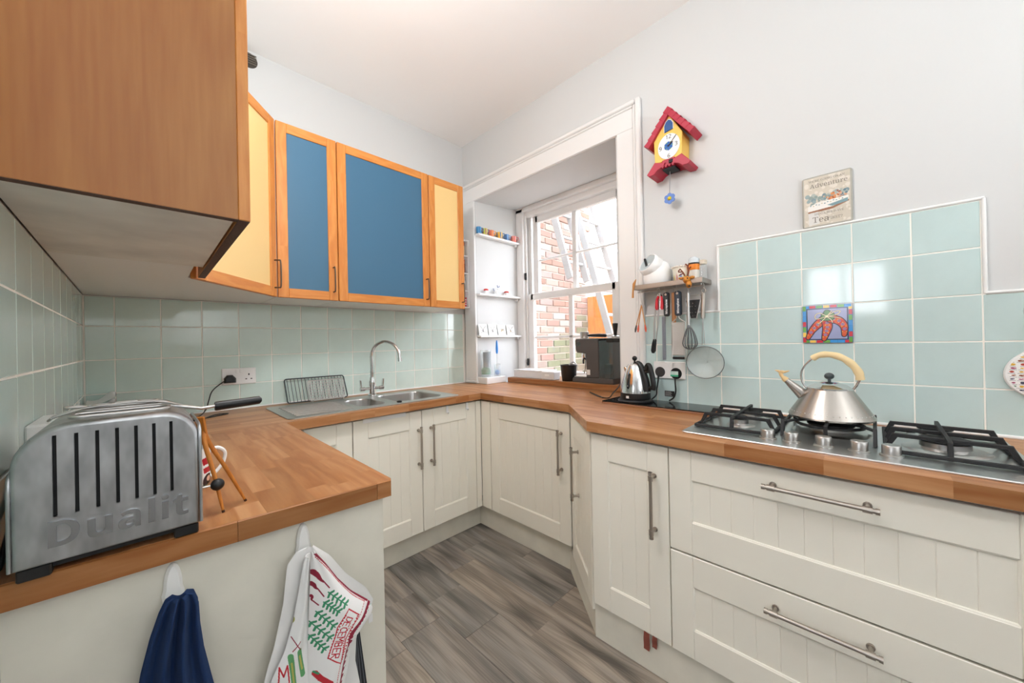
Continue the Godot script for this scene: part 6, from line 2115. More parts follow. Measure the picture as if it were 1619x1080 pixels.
			obj("blade", b, mat(hexc("d5d3cf"), 0.3, 1.0, {"normal_enabled": true, "normal_texture": bump(97, 128, 30.0, 10.0), "normal_scale": 0.5, "uv1_scale": V(20, 20, 1)}), t)
			b = mb()
			b.box(V(-0.097, 1.124, 1.730), V(-0.086, 1.137, 1.784), 0.002)
			obj("foot_bar", b, M.black, t)
	t = thing("wooden_mallet", "slim wooden stick with worn lettering hanging between the two steel graters", "wooden stick", V(-0.07, 1.30, 1.730))
	s_hook(t, V(-0.07, 1.449, 1.731))
	b = mb(1)
	b.box(V(-0.075, 1.285, 1.722), V(-0.066, 1.447, 1.740), 0.002)
	obj("body", b, mat(hexc("b98a62"), 0.6, 0, {"albedo_texture": M.beech_frame.albedo_texture, "uv1_scale": V(4, 9, 1)}), t)
	t = thing("flat_grater", "flat black grater with a tapering steel frame hanging behind the whisk", "grater", V(-0.05, 1.31, 1.812))
	s_hook(t, V(-0.055, 1.440, 1.80))
	b = mb()
	b.T = facing(V(-0.05, 0, 1.813), V(-1, 0, 0))
	b.prism([Vector2(-0.010, 1.318), Vector2(0.012, 1.318), Vector2(0.031, 1.404), Vector2(-0.031, 1.404)], 0, 0.003, 0.0)
	obj("blade", b, mat(hexc("1d2023"), 0.5), t)
	b = mb()
	b.tube([V(-0.055, 1.314, 1.80), V(-0.055, 1.408, 1.778), V(-0.055, 1.425, 1.784), V(-0.055, 1.425, 1.842), V(-0.055, 1.408, 1.849), V(-0.055, 1.314, 1.828)], 0.0024, 6)
	obj("wire_frame", b, M.steel, t)
	b = mb()
	for k in 14: b.ball(V(-0.0535, 1.33 + 0.0145 * (k % 5), 1.797 + 0.012 * int(k / 5.0) + 0.003 * (k % 2)), V(0.001, 0.003, 0.0024), 6)
	obj("teeth", b, M.steel, t)
	# whisk
	t = thing("whisk", "steel balloon whisk with a bright tubular handle hanging under the steel shelf", "whisk", V(-0.095, 1.172, 1.81))
	s_hook(t, V(-0.10, 1.440, 1.808))
	b = mb()
	b.tube([V(-0.10, 1.435, 1.808), V(-0.10, 1.43, 1.808), V(-0.10, 1.30, 1.808), V(-0.10, 1.285, 1.808)], [0.004, 0.0062, 0.0062, 0.005], 12)
	obj("handle", b, M.steel, t)
	for k in 6:
		b = mb()
		var a := PI * k / 6.0
		var d := V(sin(a) * 0.55, 0, cos(a))
		var cc := V(-0.10, 0, 1.812)
		b.tube(curve([cc + V(0, 1.288, -0.004), cc + V(0, 1.25, 0) + d * 0.020, cc + V(0, 1.20, 0) + d * 0.033, cc + V(0, 1.178, 0) + d * 0.02, cc + V(0, 1.172, 0), cc + V(0, 1.178, 0) - d * 0.02, cc + V(0, 1.20, 0) - d * 0.033, cc + V(0, 1.25, 0) - d * 0.020, cc + V(0, 1.288, -0.004)], 3), 0.0017, 6)
		obj("wire", b, mat(hexc("6e7173"), 0.35, 0.8), t)
	# round fine sieve
	t = thing("sieve", "round fine wire sieve with a long steel handle hanging under the shelf", "sieve", V(-0.09, 1.045, 1.868))
	s_hook(t, V(-0.09, 1.452, 1.872))
	b = mb()
	b.tube([V(-0.09, 1.427, 1.870), V(-0.09, 1.42, 1.870), V(-0.09, 1.318, 1.866), V(-0.09, 1.312, 1.866)], [0.006, 0.0092, 0.0092, 0.006], 12)
	var lp := []
	for k in 12: lp.append(V(-0.09, 1.438 + 0.011 * cos(TAU * k / 12), 1.871 + 0.009 * sin(TAU * k / 12)))
	b.tube(lp, 0.0022, 6, true)
	obj("handle", b, M.handle, t)
	b = mb()
	for s in [-1.0, 1.0]: b.tube([V(-0.09, 1.315, 1.866), V(-0.088, 1.19, 1.866 + 0.006 * s)], 0.0015, 6)
	obj("shaft", b, M.steel, t)
	b = mb()
	lp = []
	for k in 40: lp.append(V(-0.088, 1.112 + 0.072 * cos(TAU * k / 40), 1.870 + 0.079 * sin(TAU * k / 40)))
	b.tube(lp, 0.0022, 6, true)
	obj("rim", b, mat(hexc("7d8283"), 0.35, 0.9), t)
	b = mb()
	b.grid(20, 20, func(u, v):
		var a: float = u * TAU
		return V(-0.088 + 0.036 * (1 - v * v), 1.112 + 0.072 * v * cos(a), 1.870 + 0.079 * v * sin(a)))
	obj("mesh_bowl", b, mat(Color(0.80, 0.83, 0.82, 0.45), 0.5, 0.3, {"transparency": BaseMaterial3D.TRANSPARENCY_ALPHA}), t)
	b = mb()
	for k in 3:
		var a := PI * k / 3 + 0.3
		var q := []
		for j in 9:
			var v := -1.0 + 0.25 * j
			q.append(V(-0.089 + 0.035 * (1 - v * v), 1.112 + 0.072 * v * cos(a), 1.870 + 0.079 * v * sin(a)))
		b.tube(q, 0.0004, 5)
	obj("brace", b, mat(hexc("8f9492"), 0.6), t)

# ---------------------------------------------------------------- things on the hob wall
func build_wall_pieces():
	var b: MB
	var X := V(-1, 0, 0)
	# cuckoo clock, face at x = -0.09
	var cz := 1.727
	var t := thing("wall_clock", "toy house wall clock with yellow front, red roof and a flower pendulum", "clock", V(-0.05, 1.89, cz))
	var red := mat(hexc("b3203a"), 0.4)
	var yel := mat(hexc("f6c65b"), 0.45)
	b = mb()
	b.T = facing(V(0.006, 0, cz), X)
	b.prism([Vector2(-0.066, 2.088), Vector2(0.062, 2.088), Vector2(0.066, 2.20), Vector2(0.006, 2.303), Vector2(-0.07, 2.20)], 0.0, 0.094, 0.002)
	obj("case", b, yel, t)
	b = mb()
	b.T = facing(V(0.006, 0, cz), X)
	for s in [-1.0, 1.0]:
		for k in 6:
			var p0 := Vector2(0.006, 2.338).lerp(Vector2(0.006 + s * 0.117, 2.187), k / 6.0)
			var p1 := Vector2(0.006, 2.338).lerp(Vector2(0.006 + s * 0.117, 2.187), (k + 1) / 6.0)
			var nn := Vector2(s * 0.79, 0.61)
			var q := [(p0 - nn * 0.026) if k > 0 else Vector2(0.006, 2.302), p1 - nn * 0.026, p1 + nn * 0.004, (p0 - nn * 0.002) if k > 0 else Vector2(0.006, 2.338)]
			if s > 0: q.reverse()
			if Geometry2D.is_polygon_clockwise(PackedVector2Array(q)): q.reverse()
			b.prism(q, 0.004, 0.110, 0.001)
	obj("roof", b, red, t)
	b = mb()
	b.T = facing(V(-0.0885, 0, cz), X)
	var dl := []
	for k in 36: dl.append(Vector2(0.003 + 0.052 * cos(TAU * k / 36), 2.151 + 0.060 * sin(TAU * k / 36)))
	b.prism(dl, 0.0, 0.003, 0.001)
	var dial := obj("dial", b, M.white_plastic, t)
	for e in [["12", 0.003, 2.196], ["3", 0.039, 2.151], ["6", 0.003, 2.105], ["9", -0.036, 2.151]]:
		text_part("numeral", e[0], 0.027, 0.0008, mat(hexc("3a2c26"), 0.6), dial, facing(V(-0.0918, e[2], cz + e[1]), X), "Droid Sans", 400)
	b = mb()
	b.T = facing(V(-0.0915, 2.152, cz + 0.003), X)
	for k in 6:
		var a := TAU * k / 6 + PI / 2
		var pet := []
		for j in 12: pet.append(Vector2(0.0125 * cos(a) + 0.0085 * cos(TAU * j / 12), 0.0125 * sin(a) + 0.0085 * sin(TAU * j / 12)))
		b.prism(pet, 0, 0.0016 + 0.0001 * k)
	obj("flower", b, mat(hexc("1b5fae"), 0.5), dial)
	b = mb()
	b.T = facing(V(-0.0915, 2.152, cz + 0.003), X)
	for k in 6:
		var a := TAU * k / 6 + PI / 2 + PI / 6
		b.tube([V(0.012 * cos(a), 0.012 * sin(a), 0.0008), V(0.021 * cos(a), 0.021 * sin(a), 0.0008)], 0.0018, 5)
	obj("leaf", b, mat(hexc("6fae4c"), 0.5), dial)
	b = mb()
	b.tube([V(-0.0945, 2.152, cz + 0.003), V(-0.0945, 2.192, cz + 0.041)], 0.0013, 6)
	b.tube([V(-0.095, 2.148, cz), V(-0.095, 2.166, cz + 0.024)], 0.002, 6)
	b.ball(V(-0.0955, 2.152, cz + 0.003), V(0.003, 0.004, 0.004), 8)
	obj("hand", b, mat(hexc("3c2a20"), 0.5), dial)
	b = mb()
	b.T = facing(V(-0.0885, 0, cz + 0.006), X)
	b.prism([Vector2(-0.024, 2.222), Vector2(0.021, 2.228), Vector2(0.021, 2.258), Vector2(0.012, 2.275), Vector2(-0.002, 2.282), Vector2(-0.017, 2.272), Vector2(-0.024, 2.255)], 0.0, 0.002)
	var dr := obj("door_surround", b, M.white_plastic, t)
	b = mb()
	b.T = facing(V(-0.0905, 0, cz + 0.006), X)
	b.prism([Vector2(-0.021, 2.221), Vector2(0.018, 2.227), Vector2(0.018, 2.256), Vector2(0.010, 2.271), Vector2(-0.002, 2.277), Vector2(-0.014, 2.268), Vector2(-0.021, 2.253)], 0.0, 0.003, 0.001)
	obj("door", b, mat(hexc("1d4f8c"), 0.45), dr)
	b = mb()
	b.T = facing(V(0.006, 0, cz), X)
	for s in [-1.0, 1.0]:
		var q := [Vector2(s * 0.012, 2.075), Vector2(s * 0.064, 2.092), Vector2(s * 0.082, 2.070), Vector2(s * 0.104, 2.044), Vector2(s * 0.094, 2.032), Vector2(s * 0.068, 2.034), Vector2(s * 0.05, 2.05), Vector2(s * 0.022, 2.060)]
		if Geometry2D.is_polygon_clockwise(PackedVector2Array(q)): q.reverse()
		b.prism(q, 0.0, 0.105, 0.002)
	b.prism([Vector2(-0.03, 2.055), Vector2(0.03, 2.055), Vector2(0.03, 2.092), Vector2(-0.03, 2.092)], 0.0, 0.098, 0.002)
	for k in 4: b.prism([Vector2(-0.032 + 0.016 * k, 2.062), Vector2(-0.024 + 0.016 * k, 2.05), Vector2(-0.016 + 0.016 * k, 2.062)], 0.09, 0.106)
	obj("base", b, red, t)
	b = mb()
	b.box(V(-0.101, 2.066, cz + 0.005), V(-0.0918, 2.082, cz + 0.024), 0.001)
	b.box(V(-0.085, 2.044, cz - 0.03), V(-0.02, 2.0545, cz + 0.03), 0.001)
	obj("speaker_slot", b, M.black_matt, t)
	var pend := mb()
	pend.tube([V(-0.055, 2.05, cz - 0.006), V(-0.055, 1.93, cz - 0.011)], 0.002, 6)
	var pr := obj("pendulum", pend, mat(hexc("8d8f92"), 0.4, 0.3), t)
	b = mb()
	b.T = facing(V(-0.053, 1.912, cz - 0.011), X)
	for k in 6:
		var a := TAU * k / 6 + PI / 2
		var pet := []
		for j in 12: pet.append(Vector2(0.0165 * cos(a) + 0.011 * cos(TAU * j / 12), 0.0165 * sin(a) + 0.011 * sin(TAU * j / 12)))
		b.prism(pet, 0, 0.004 + 0.0002 * k)
	obj("flower", b, mat(hexc("5b7fc4"), 0.5), pr, "blue flower bob")
	b = mb()
	b.ball(V(-0.058, 1.912, cz - 0.011), V(0.004, 0.010, 0.010), 14)
	obj("flower_centre", b, mat(hexc("f5d628"), 0.5), pr)
	# tin sign
	t = thing("tin_sign", "small square vintage tin sign with a painted tea table, standing above the tiles", "sign", V(-0.003, 1.652, 2.293))
	var fr := facing(V(0.0, 1.652, 2.220), X)
	b = mb()
	b.T = fr
	b.prism(rrect(0, 0, 0.148, 0.201, 0.008, 4), -0.004, 0.004, 0.003)
	obj("plate", b, mat(hexc("b0aca0"), 0.45, 0.3), t)
	var im := image(192, 256, hexc("cfc5b4"))
	var r := RandomNumberGenerator.new()
	r.seed = 12
	for k in 260: disc(im, Vector2(r.randf() * 192, r.randf() * 256), r.randf_range(3, 10), hexc("d8cfbf").lerp([hexc("c3b8a4"), hexc("e2dacd")][k % 2], 0.5))
	for k in 60: disc(im, Vector2(r.randf_range(10, 180), r.randf_range(92, 150)), r.randf_range(5, 11), [hexc("93a3a2"), hexc("7d9297"), hexc("a9b1a9"), hexc("8c9a93")][k % 4])
	for k in 22: disc(im, Vector2(r.randfn(118, 18), r.randfn(118, 10)), r.randf_range(3, 7), [hexc("c8703e"), hexc("d98d55"), hexc("e3b184"), hexc("a4583a")][k % 4])
	for k in 10: disc(im, Vector2(r.randfn(160, 8), r.randfn(112, 12)), r.randf_range(4, 8), [hexc("d3a184"), hexc("8c4a3a"), hexc("66808a")][k % 3])
	fillp(im, [Vector2(16, 150), Vector2(60, 136), Vector2(184, 128), Vector2(186, 150), Vector2(120, 172), Vector2(16, 180)], hexc("ebe7df"))
	fillp(im, [Vector2(16, 178), Vector2(120, 170), Vector2(186, 150), Vector2(186, 158), Vector2(120, 182), Vector2(18, 188)], hexc("9a6a4c"))
	fillp(im, [Vector2(18, 186), Vector2(60, 184), Vector2(66, 250), Vector2(20, 252)], hexc("dad6d0"))
	for k in 12: disc(im, Vector2(28 + 12 * k, 148 - 1.2 * k + 4 * (k % 2)), 3.5, [hexc("8ea3a6"), hexc("c9b79a"), hexc("6f8890")][k % 3], 2.5)
	fillp(im, [Vector2(98, 158), Vector2(182, 140), Vector2(182, 158), Vector2(120, 168)], hexc("7d9ba0"))
	print_face("print", fr * Transform3D(Basis.IDENTITY, V(0.006, 0.006, 0.0045)), 0.136, 0.189, mat(Color.WHITE, 0.3, 0, {"albedo_texture": tex(im)}), t)
	var ink := mat(hexc("837b70"), 0.6)
	for e in [["WE'RE GOING ON AN", 0.0105, 0.182, 0.074, "Droid Serif", false], ["Adventure", 0.022, 0.162, 0.080, "Droid Serif", true], ["SHALL WE HAVE", 0.0105, 0.050, 0.080, "Droid Serif", false], ["Tea", 0.030, 0.028, 0.056, "Droid Serif", true], ["FIRST?", 0.0135, 0.026, 0.098, "Droid Serif", false]]:
		text_part("lettering", e[0], e[1], 0.0003, ink, t, fr * Transform3D(Basis.IDENTITY, V(e[3], e[2], 0.0048)), e[4], 400, e[5])
	# decorated pepper tile, proud of the other tiles
	t = thing("decorated_tile", "hand painted tile with three red patterned peppers, set among the plain tiles", "tile", V(-0.004, 1.193, 2.287))
	fr = facing(V(-0.0006, 1.194, 2.213), X)
	b = mb()
	b.T = fr
	b.box(V(0, 0, 0), V(0.148, 0.148, 0.006), 0.0015)
	obj("body", b, mat(hexc("2f7fc4"), 0.2), t)
	im = image(256, 256, hexc("2f7fc4"))
	var bc := [hexc("3b93d6"), hexc("c9323c"), hexc("6aa443"), hexc("f0c455"), hexc("c9323c"), hexc("6aa443"), hexc("3b93d6")]
	for k in 7:
		var a := k * 256 / 7.0
		var z := (k + 1) * 256 / 7.0 - 3
		for q in [[a, 0, z, 18], [a, 238, z, 256]]: fillp(im, [Vector2(q[0], q[1]), Vector2(q[2], q[1]), Vector2(q[2], q[3]), Vector2(q[0], q[3])], bc[(k + (2 if q[1] > 0 else 0)) % 7])
		for q in [[0, a, 18, z], [238, a, 256, z]]: fillp(im, [Vector2(q[0], q[1]), Vector2(q[2], q[1]), Vector2(q[2], q[3]), Vector2(q[0], q[3])], bc[(k + (3 if q[0] > 0 else 5)) % 7])
	fillp(im, [Vector2(20, 20), Vector2(236, 20), Vector2(236, 236), Vector2(20, 236)], hexc("24283a"))
	fillp(im, [Vector2(26, 26), Vector2(230, 26), Vector2(230, 230), Vector2(26, 230)], hexc("9a9fc4"))
	var pep := [[[110, 100, 80, 130, 50, 170, 26, 222], 24], [[128, 108, 130, 150, 122, 190, 112, 232], 25], [[150, 92, 190, 110, 215, 150, 214, 205], 25]]
	for e in pep:
		var q := []
		for i in range(0, 8, 2): q.append(Vector2(e[0][i], e[0][i + 1]))
		q = curve(q, 8)
		for pass_ in 2:
			for i in q.size():
				var w: float = e[1] * (1.0 - 0.62 * pow(float(i) / (q.size() - 1), 1.6))
				disc(im, q[i], w + (5 if pass_ == 0 else 0), hexc("22202c") if pass_ == 0 else hexc("c8342c").lerp(hexc("d9632f"), 0.5 + 0.5 * sin(i * 0.9)))
		for i in range(3, q.size() - 2, 5):
			disc(im, q[i], 9, hexc("8e9ac8")); disc(im, q[i], 6, hexc("b12a52")); disc(im, q[i], 3, hexc("5fb8b8"))
			for s in [-1, 1]: disc(im, q[i + 2] + Vector2(s * 10, 2), 3, hexc("f2c94a"))
	for e in [[128, 88, 40, 20], [118, 70, 22, 22], [146, 66, 24, 18], [130, 52, 20, 22]]:
		disc(im, Vector2(e[0], e[1]), e[2], hexc("2c3a2c"), e[3]); disc(im, Vector2(e[0], e[1]), e[2] - 4, hexc("5c8a4e"), e[3] - 4)
	for q in [[128, 76, 92, 52, 68, 66, 74, 92, 128, 76], [128, 76, 168, 46, 196, 44, 180, 66, 128, 76], [128, 76, 100, 110, 84, 124], [128, 76, 150, 100, 156, 118], [128, 76, 172, 84, 196, 92], [128, 76, 154, 40]]:
		var pts := []
		for i in range(0, q.size(), 2): pts.append(Vector2(q[i], q[i + 1]))
		stroke(im, curve(pts, 5), 7, hexc("2c2a20")); stroke(im, curve(pts, 5), 4.5, hexc("ecdcae"))
	disc(im, Vector2(128, 76), 8, hexc("ecdcae"))
	print_face("print", fr * Transform3D(Basis.IDENTITY, V(0.001, 0.001, 0.0064)), 0.146, 0.146, mat(Color.WHITE, 0.15, 0, {"albedo_texture": tex(im)}), t)
	# board with small pictures, hanging at the edge of the picture
	t = thing("hanging_board", "white long-necked board printed with rows of small food pictures, on the tiles", "board", V(-0.008, 1.02, 2.80))
	var ol := [Vector2(-0.055, 1.255), Vector2(-0.058, 1.235), Vector2(-0.05, 1.19), Vector2(-0.062, 1.165), Vector2(-0.09, 1.135), Vector2(-0.103, 1.10), Vector2(-0.098, 1.065), Vector2(-0.075, 1.035), Vector2(-0.04, 1.018), Vector2(0, 1.012)]
	var q2 := []
	for p in ol: q2.append(p)
	for i in range(ol.size() - 2, -1, -1): q2.append(Vector2(-ol[i].x, ol[i].y))
	q2.append(Vector2(0.03, 1.272)); q2.append(Vector2(-0.03, 1.272))
	q2 = curve(q2, 4, true)
	b = mb()
	b.T = facing(V(0.0, 0, 2.801), X)
	b.prism(q2, 0.001, 0.012, 0.003)
	obj("body", b, M.white_plastic, t)
	im = image(256, 320, hexc("f2f0ec"))
	r.seed = 30
	for row in 24:
		for col in 13:
			var p := Vector2(8 + col * 20 + r.randf_range(-4, 4), 8 + row * 13.2)
			var cc: Color = [hexc("b8402f"), hexc("2f5d3a"), hexc("33334a"), hexc("d8a42e"), hexc("8a4a2e"), hexc("5b7fa6"), hexc("a34b6a")][r.randi() % 7]
			disc(im, p, r.randf_range(4, 8), cc, r.randf_range(2, 4.5))
			if r.randf() < 0.6: disc(im, p + Vector2(3, -1), 2.5, cc.lightened(0.4))
			stroke(im, [p + Vector2(-8, 6), p + Vector2(7, 6)], 1.2, hexc("45424a"))
	b = mb()
	b.T = facing(V(-0.0124, 0, 2.801), X)
	var ins := []
	for p in q2: ins.append(Vector2(0, 1.13) + (p - Vector2(0, 1.13)) * Vector2(0.93, 0.955))
	b.prism(ins, 0.0, 0.0004)
	for k in b.uv.size(): b.uv[k] = Vector2((b.v[k].z - 2.69) / 0.22, (1.275 - b.v[k].y) / 0.27)
	obj("print", b, mat(Color.WHITE, 0.3, 0, {"albedo_texture": tex(im)}), t)
	t = thing("suction_hook", "clear suction hook with a green loop above the printed board", "hook", V(-0.01, 1.26, 2.765))
	b = mb()
	b.T = facing(V(-0.0005, 1.285, 2.765), X) * Transform3D(Basis(V(1, 0, 0), V(0, 0, -1), V(0, 1, 0)), Vector3.ZERO)
	b.lathe(Vector3.ZERO, [Vector2(0, 0.001), Vector2(0.028, 0), Vector2(0.020, 0.006), Vector2(0.006, 0.012), Vector2(0, 0.013)], 22)
	obj("cup", b, M.clear, t)
	b = mb()
	b.tube([V(-0.012, 1.285, 2.765), V(-0.02, 1.28, 2.765), V(-0.02, 1.268, 2.768)], 0.003, 6)
	obj("loop", b, mat(hexc("8fae9a"), 0.4), t)

# ---------------------------------------------------------------- hob
func build_hob():
	var y := W + 0.005
	var b := mb()
	var t := thing("gas_hob", "five burner stainless steel gas hob set into the oak worktop", "hob", V(-0.31, W, 2.31))
	var pl := []
	for p in rrect(-0.562, 1.932, -0.062, 2.688, 0.012, 4): pl.append(Vector2(p.x, -p.y))
	pl.reverse()
	if Geometry2D.is_polygon_clockwise(PackedVector2Array(pl)): pl.reverse()
	b.T = Transform3D(Basis(V(1, 0, 0), V(0, 0, -1), V(0, 1, 0)), V(0, W + 0.0005, 0))
	b.prism(pl, 0.0, 0.0045, 0.002)
	obj("steel_top", b, mat(hexc("cfd0cf"), 0.3, 1.0), t)
	b = mb()
	b.box(V(-0.53, W - 0.07, 1.965), V(-0.095, W - 0.001, 2.655))
	obj("burner_box", b, M.steel_brushed, t)
	for z in [2.172, 2.232, 2.307, 2.382, 2.444]:
		b = mb()
		b.lathe(V(-0.487, y, z), [Vector2(0, 0), Vector2(0.0235, 0), Vector2(0.0235, 0.003), Vector2(0.0188, 0.005), Vector2(0.0188, 0.027), Vector2(0.0172, 0.029), Vector2(0, 0.029)], 28)
		obj("knob", b, M.steel_brushed, t)
	for e in [[-0.335, 2.063, 0.026], [-0.165, 2.063, 0.036], [-0.265, 2.308, 0.058], [-0.325, 2.550, 0.048], [-0.150, 2.545, 0.036]]:
		var c := V(e[0], y, e[1])
		var R: float = e[2]
		b = mb()
		b.lathe(c, [Vector2(R * 1.75, 0.0), Vector2(R * 1.6, 0.004), Vector2(R * 1.15, 0.006), Vector2(R * 1.0, 0.008), Vector2(R * 1.0, 0.022), Vector2(R * 0.92, 0.024), Vector2(0, 0.024)], 32)
		var bu := obj("burner", b, M.steel, t)
		b = mb()
		b.lathe(c, [Vector2(R * 0.9, 0.0235), Vector2(R * 1.06, 0.0255), Vector2(R * 1.06, 0.0295), Vector2(R * 0.9, 0.032), Vector2(0, 0.033)], 32)
		obj("burner_cap", b, M.iron, bu)
		b = mb()
		b.tube([c + V(R * 1.25, 0.004, R * 0.2), c + V(R * 1.25, 0.02, R * 0.2)], 0.0025, 6)
		obj("igniter", b, M.white_plastic, bu)
	# cast iron pan supports
	for e in [[1.945, 2.182, 2.063, "black cast iron pan support over the two burners nearest the window"], [2.430, 2.668, 2.548, "black cast iron pan support over the two burners farthest from the window"]]:
		var z0: float = e[0]
		var z1: float = e[1]
		var zc: float = e[2]
		t = thing("pan_support", e[3], "pan support", V(-0.29, y, zc))
		b = mb()
		b.box(V(-0.465, y + 0.002, z0), V(-0.455, y + 0.012, z1), 0.002); b.box(V(-0.135, y + 0.002, z0), V(-0.125, y + 0.012, z1), 0.002)
		b.box(V(-0.455, y + 0.002, z0), V(-0.135, y + 0.012, z0 + 0.009), 0.002); b.box(V(-0.455, y + 0.002, z1 - 0.009), V(-0.135, y + 0.012, z1), 0.002)
		obj("base_frame", b, M.iron, t)
		for x in [-0.405, -0.305, -0.205]:
			b = mb()
			b.T = Transform3D(Basis(V(0, 0, 1), V(0, 1, 0), V(-1, 0, 0)), V(x + 0.005, 0, 0))
			b.prism([Vector2(z0, y + 0.002), Vector2(z0 + 0.010, y + 0.002), Vector2(z0 + 0.028, y + 0.036), Vector2(z1 - 0.028, y + 0.036), Vector2(z1 - 0.010, y + 0.002), Vector2(z1, y + 0.002), Vector2(z1 - 0.018, y + 0.046), Vector2(z0 + 0.018, y + 0.046)], 0.0, 0.009, 0.0015)
			obj("finger", b, M.iron, t)
		b = mb()
		b.T = Transform3D(Basis(V(1, 0, 0), V(0, 1, 0), V(0, 0, 1)), V(0, 0, zc - 0.0045))
		b.prism([Vector2(-0.465, y + 0.002), Vector2(-0.448, y + 0.002), Vector2(-0.438, y + 0.040), Vector2(-0.16, y + 0.040), Vector2(-0.16, y + 0.052), Vector2(-0.445, y + 0.049), Vector2(-0.455, y + 0.045)], 0.0, 0.009, 0.0015)
		obj("cross_bar", b, M.iron, t)
	t = thing("pan_support", "black cast iron pan support with inward prongs under the steel kettle, centre of the hob", "pan support", V(-0.265, y, 2.306))
	b = mb()
	for s in [-1.0, 1.0]:
		var z: float = 2.306 + s * 0.108
		b.T = Transform3D(Basis(V(1, 0, 0), V(0, 1, 0), V(0, 0, 1)), V(0, 0, z - 0.0045))
		b.prism([Vector2(-0.42, y + 0.002), Vector2(-0.40, y + 0.002), Vector2(-0.375, y + 0.030), Vector2(-0.155, y + 0.030), Vector2(-0.13, y + 0.002), Vector2(-0.11, y + 0.002), Vector2(-0.135, y + 0.050), Vector2(-0.15, y + 0.040), Vector2(-0.38, y + 0.040), Vector2(-0.398, y + 0.050)], 0.0, 0.009, 0.0015)
	obj("side_frame", b, M.iron, t)
	for a in [0.0, PI]:
		var d := V(0, 0, cos(a))
		for sx in [-1.0, 1.0]:
			b = mb()
			var pc := V(-0.265, y, 2.306)
			b.tube([pc + d * 0.108 + V(sx * 0.085, 0.035, 0), pc + d * 0.085 + V(sx * 0.07, 0.040, 0), pc + d * 0.03 + V(sx * 0.03, 0.044, 0)], 0.0048, 6)
			obj("prong", b, M.iron, t)
	for s in [-1.0, 1.0]:
		b = mb()
		var pc := V(-0.265, y, 2.306)
		b.box(pc + V(s * 0.145 - 0.006, 0.002, -0.005), pc + V(s * 0.145 + 0.006, 0.046, 0.005), 0.002)
		b.box(pc + V(min(s * 0.145, s * 0.035), 0.037, -0.0045), pc + V(max(s * 0.145, s * 0.035), 0.046, 0.0045), 0.002)
		obj("prong", b, M.iron, t)
	b = mb()
	var ring := []
	for k in 32: ring.append(V(-0.265 + 0.086 * cos(TAU * k / 32), y + 0.026, 2.306 + 0.086 * sin(TAU * k / 32)))
	b.tube(ring, 0.005, 6, true)
	obj("base_ring", b, M.iron, t)
	# conical kettle with the bird whistle
	var ky := y + 0.0475
	var c := V(-0.265, ky, 2.308)
	t = thing("stovetop_kettle", "conical brushed steel stovetop kettle with cream handle and little bird on the spout", "kettle", c)
	var km := mat(hexc("b5afa8"), 0.27, 1.0)
	b = mb()
	b.lathe(c, [Vector2(0, 0), Vector2(0.104, 0), Vector2(0.110, 0.003), Vector2(0.1115, 0.008), Vector2(0.1075, 0.016), Vector2(0.0605, 0.094), Vector2(0.0595, 0.098)], 48, 0.9)
	obj("body", b, km, t)
	b = mb()
	for k in 44:
		var a := TAU * k / 44
		b.ball(c + V(0.1045 * cos(a), 0.021, 0.1045 * sin(a)), V(0.0016, 0.0016, 0.0016), 6)
	obj("dimple_ring", b, M.steel, t)
	b = mb()
	b.lathe(c, [Vector2(0.0605, 0.097), Vector2(0.0605, 0.1005), Vector2(0.057, 0.102), Vector2(0.044, 0.112), Vector2(0.022, 0.120), Vector2(0, 0.122)], 40, 0.6)
	var lid := obj("lid", b, M.chrome, t)
	b = mb()
	b.tube([c + V(0, 0.121, 0), c + V(0, 0.130, 0)], 0.0045, 10)
	b.ball(c + V(0, 0.139, 0), V(0.0135, 0.0115, 0.0135), 18)
	obj("knob", b, mat(hexc("3f484a"), 0.35), lid)
	# spout to the window side
	var sp := V(-0.05, 0, -1).normalized()
	b = mb()
	b.tube([c + sp * 0.060 + V(0, 0.062, 0), c + sp * 0.085 + V(0, 0.088, 0), c + sp * 0.118 + V(0, 0.122, 0)], [0.0215, 0.016, 0.0085], 18)
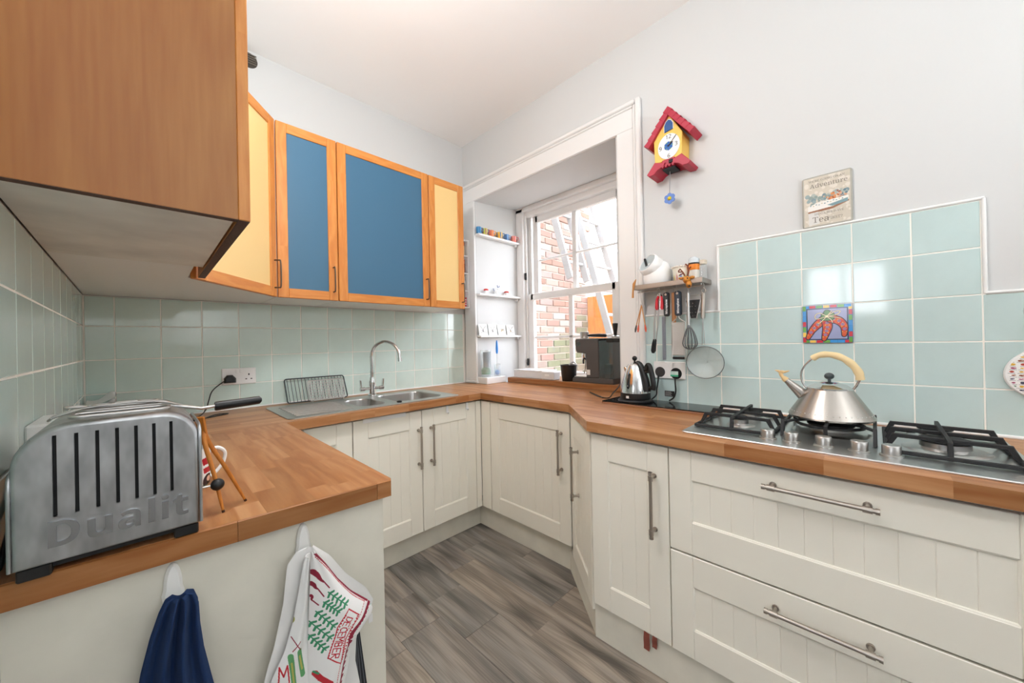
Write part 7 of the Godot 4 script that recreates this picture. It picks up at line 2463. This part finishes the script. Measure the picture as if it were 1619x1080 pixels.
	obj("spout", b, km, t)
	b = mb()
	var tip := c + sp * 0.118 + V(0, 0.122, 0)
	b.tube([tip + sp * -0.003 + V(0, -0.003, 0), tip + sp * 0.006 + V(0, 0.006, 0)], [0.0105, 0.0085], 14)
	b.tube(curve([tip + sp * 0.005 + V(0, 0.004, 0), tip + sp * 0.012 + V(0, 0.016, 0), tip + sp * 0.013 + V(0, 0.024, 0)], 3), 0.006, 10)
	b.ball(tip + sp * 0.010 + V(0, 0.026, 0), V(0.006, 0.006, 0.012), 12)
	b.tube([tip + sp * 0.018 + V(0, 0.028, 0), tip + sp * 0.030 + V(0, 0.032, 0)], [0.005, 0.001], 8)
	b.tube([tip + sp * 0.002 + V(0, 0.026, 0), tip + sp * -0.012 + V(0, 0.031, 0)], [0.0045, 0.0015], 8)
	obj("bird", b, mat(hexc("e6c48e"), 0.5), t, "cream bird whistle")
	# handle: wire hoop with a thick cream grip
	var hp := [c + V(0, 0.094, -0.058), c + V(0, 0.115, -0.071), c + V(0, 0.150, -0.073), c + V(0, 0.180, -0.058), c + V(0, 0.200, -0.040)]
	b = mb()
	b.tube(curve(hp, 5), 0.0032, 10)
	obj("wire_hoop", b, M.chrome, t)
	b = mb()
	b.tube([c + V(0, 0.092, 0.054), c + V(0, 0.112, 0.066), c + V(0, 0.132, 0.074)], 0.0036, 10)
	b.ball(c + V(0, 0.093, 0.054), V(0.005, 0.004, 0.005), 10)
	obj("wire_hoop", b, M.chrome, t)
	b = mb()
	var gp := curve([c + V(0, 0.196, -0.044), c + V(0, 0.209, -0.024), c + V(0, 0.211, 0.004), c + V(0, 0.200, 0.034), c + V(0, 0.178, 0.058), c + V(0, 0.152, 0.072), c + V(0, 0.130, 0.075)], 5)
	var gr := []
	for k in gp.size(): gr.append(0.0098 + 0.0022 * k / gp.size() + 0.0007 * sin(k * 1.1) - (0.003 if k == 0 or k == gp.size() - 1 else 0.0))
	b.tube(gp, gr, 14)
	obj("grip", b, mat(hexc("ecd3a0"), 0.45), t)
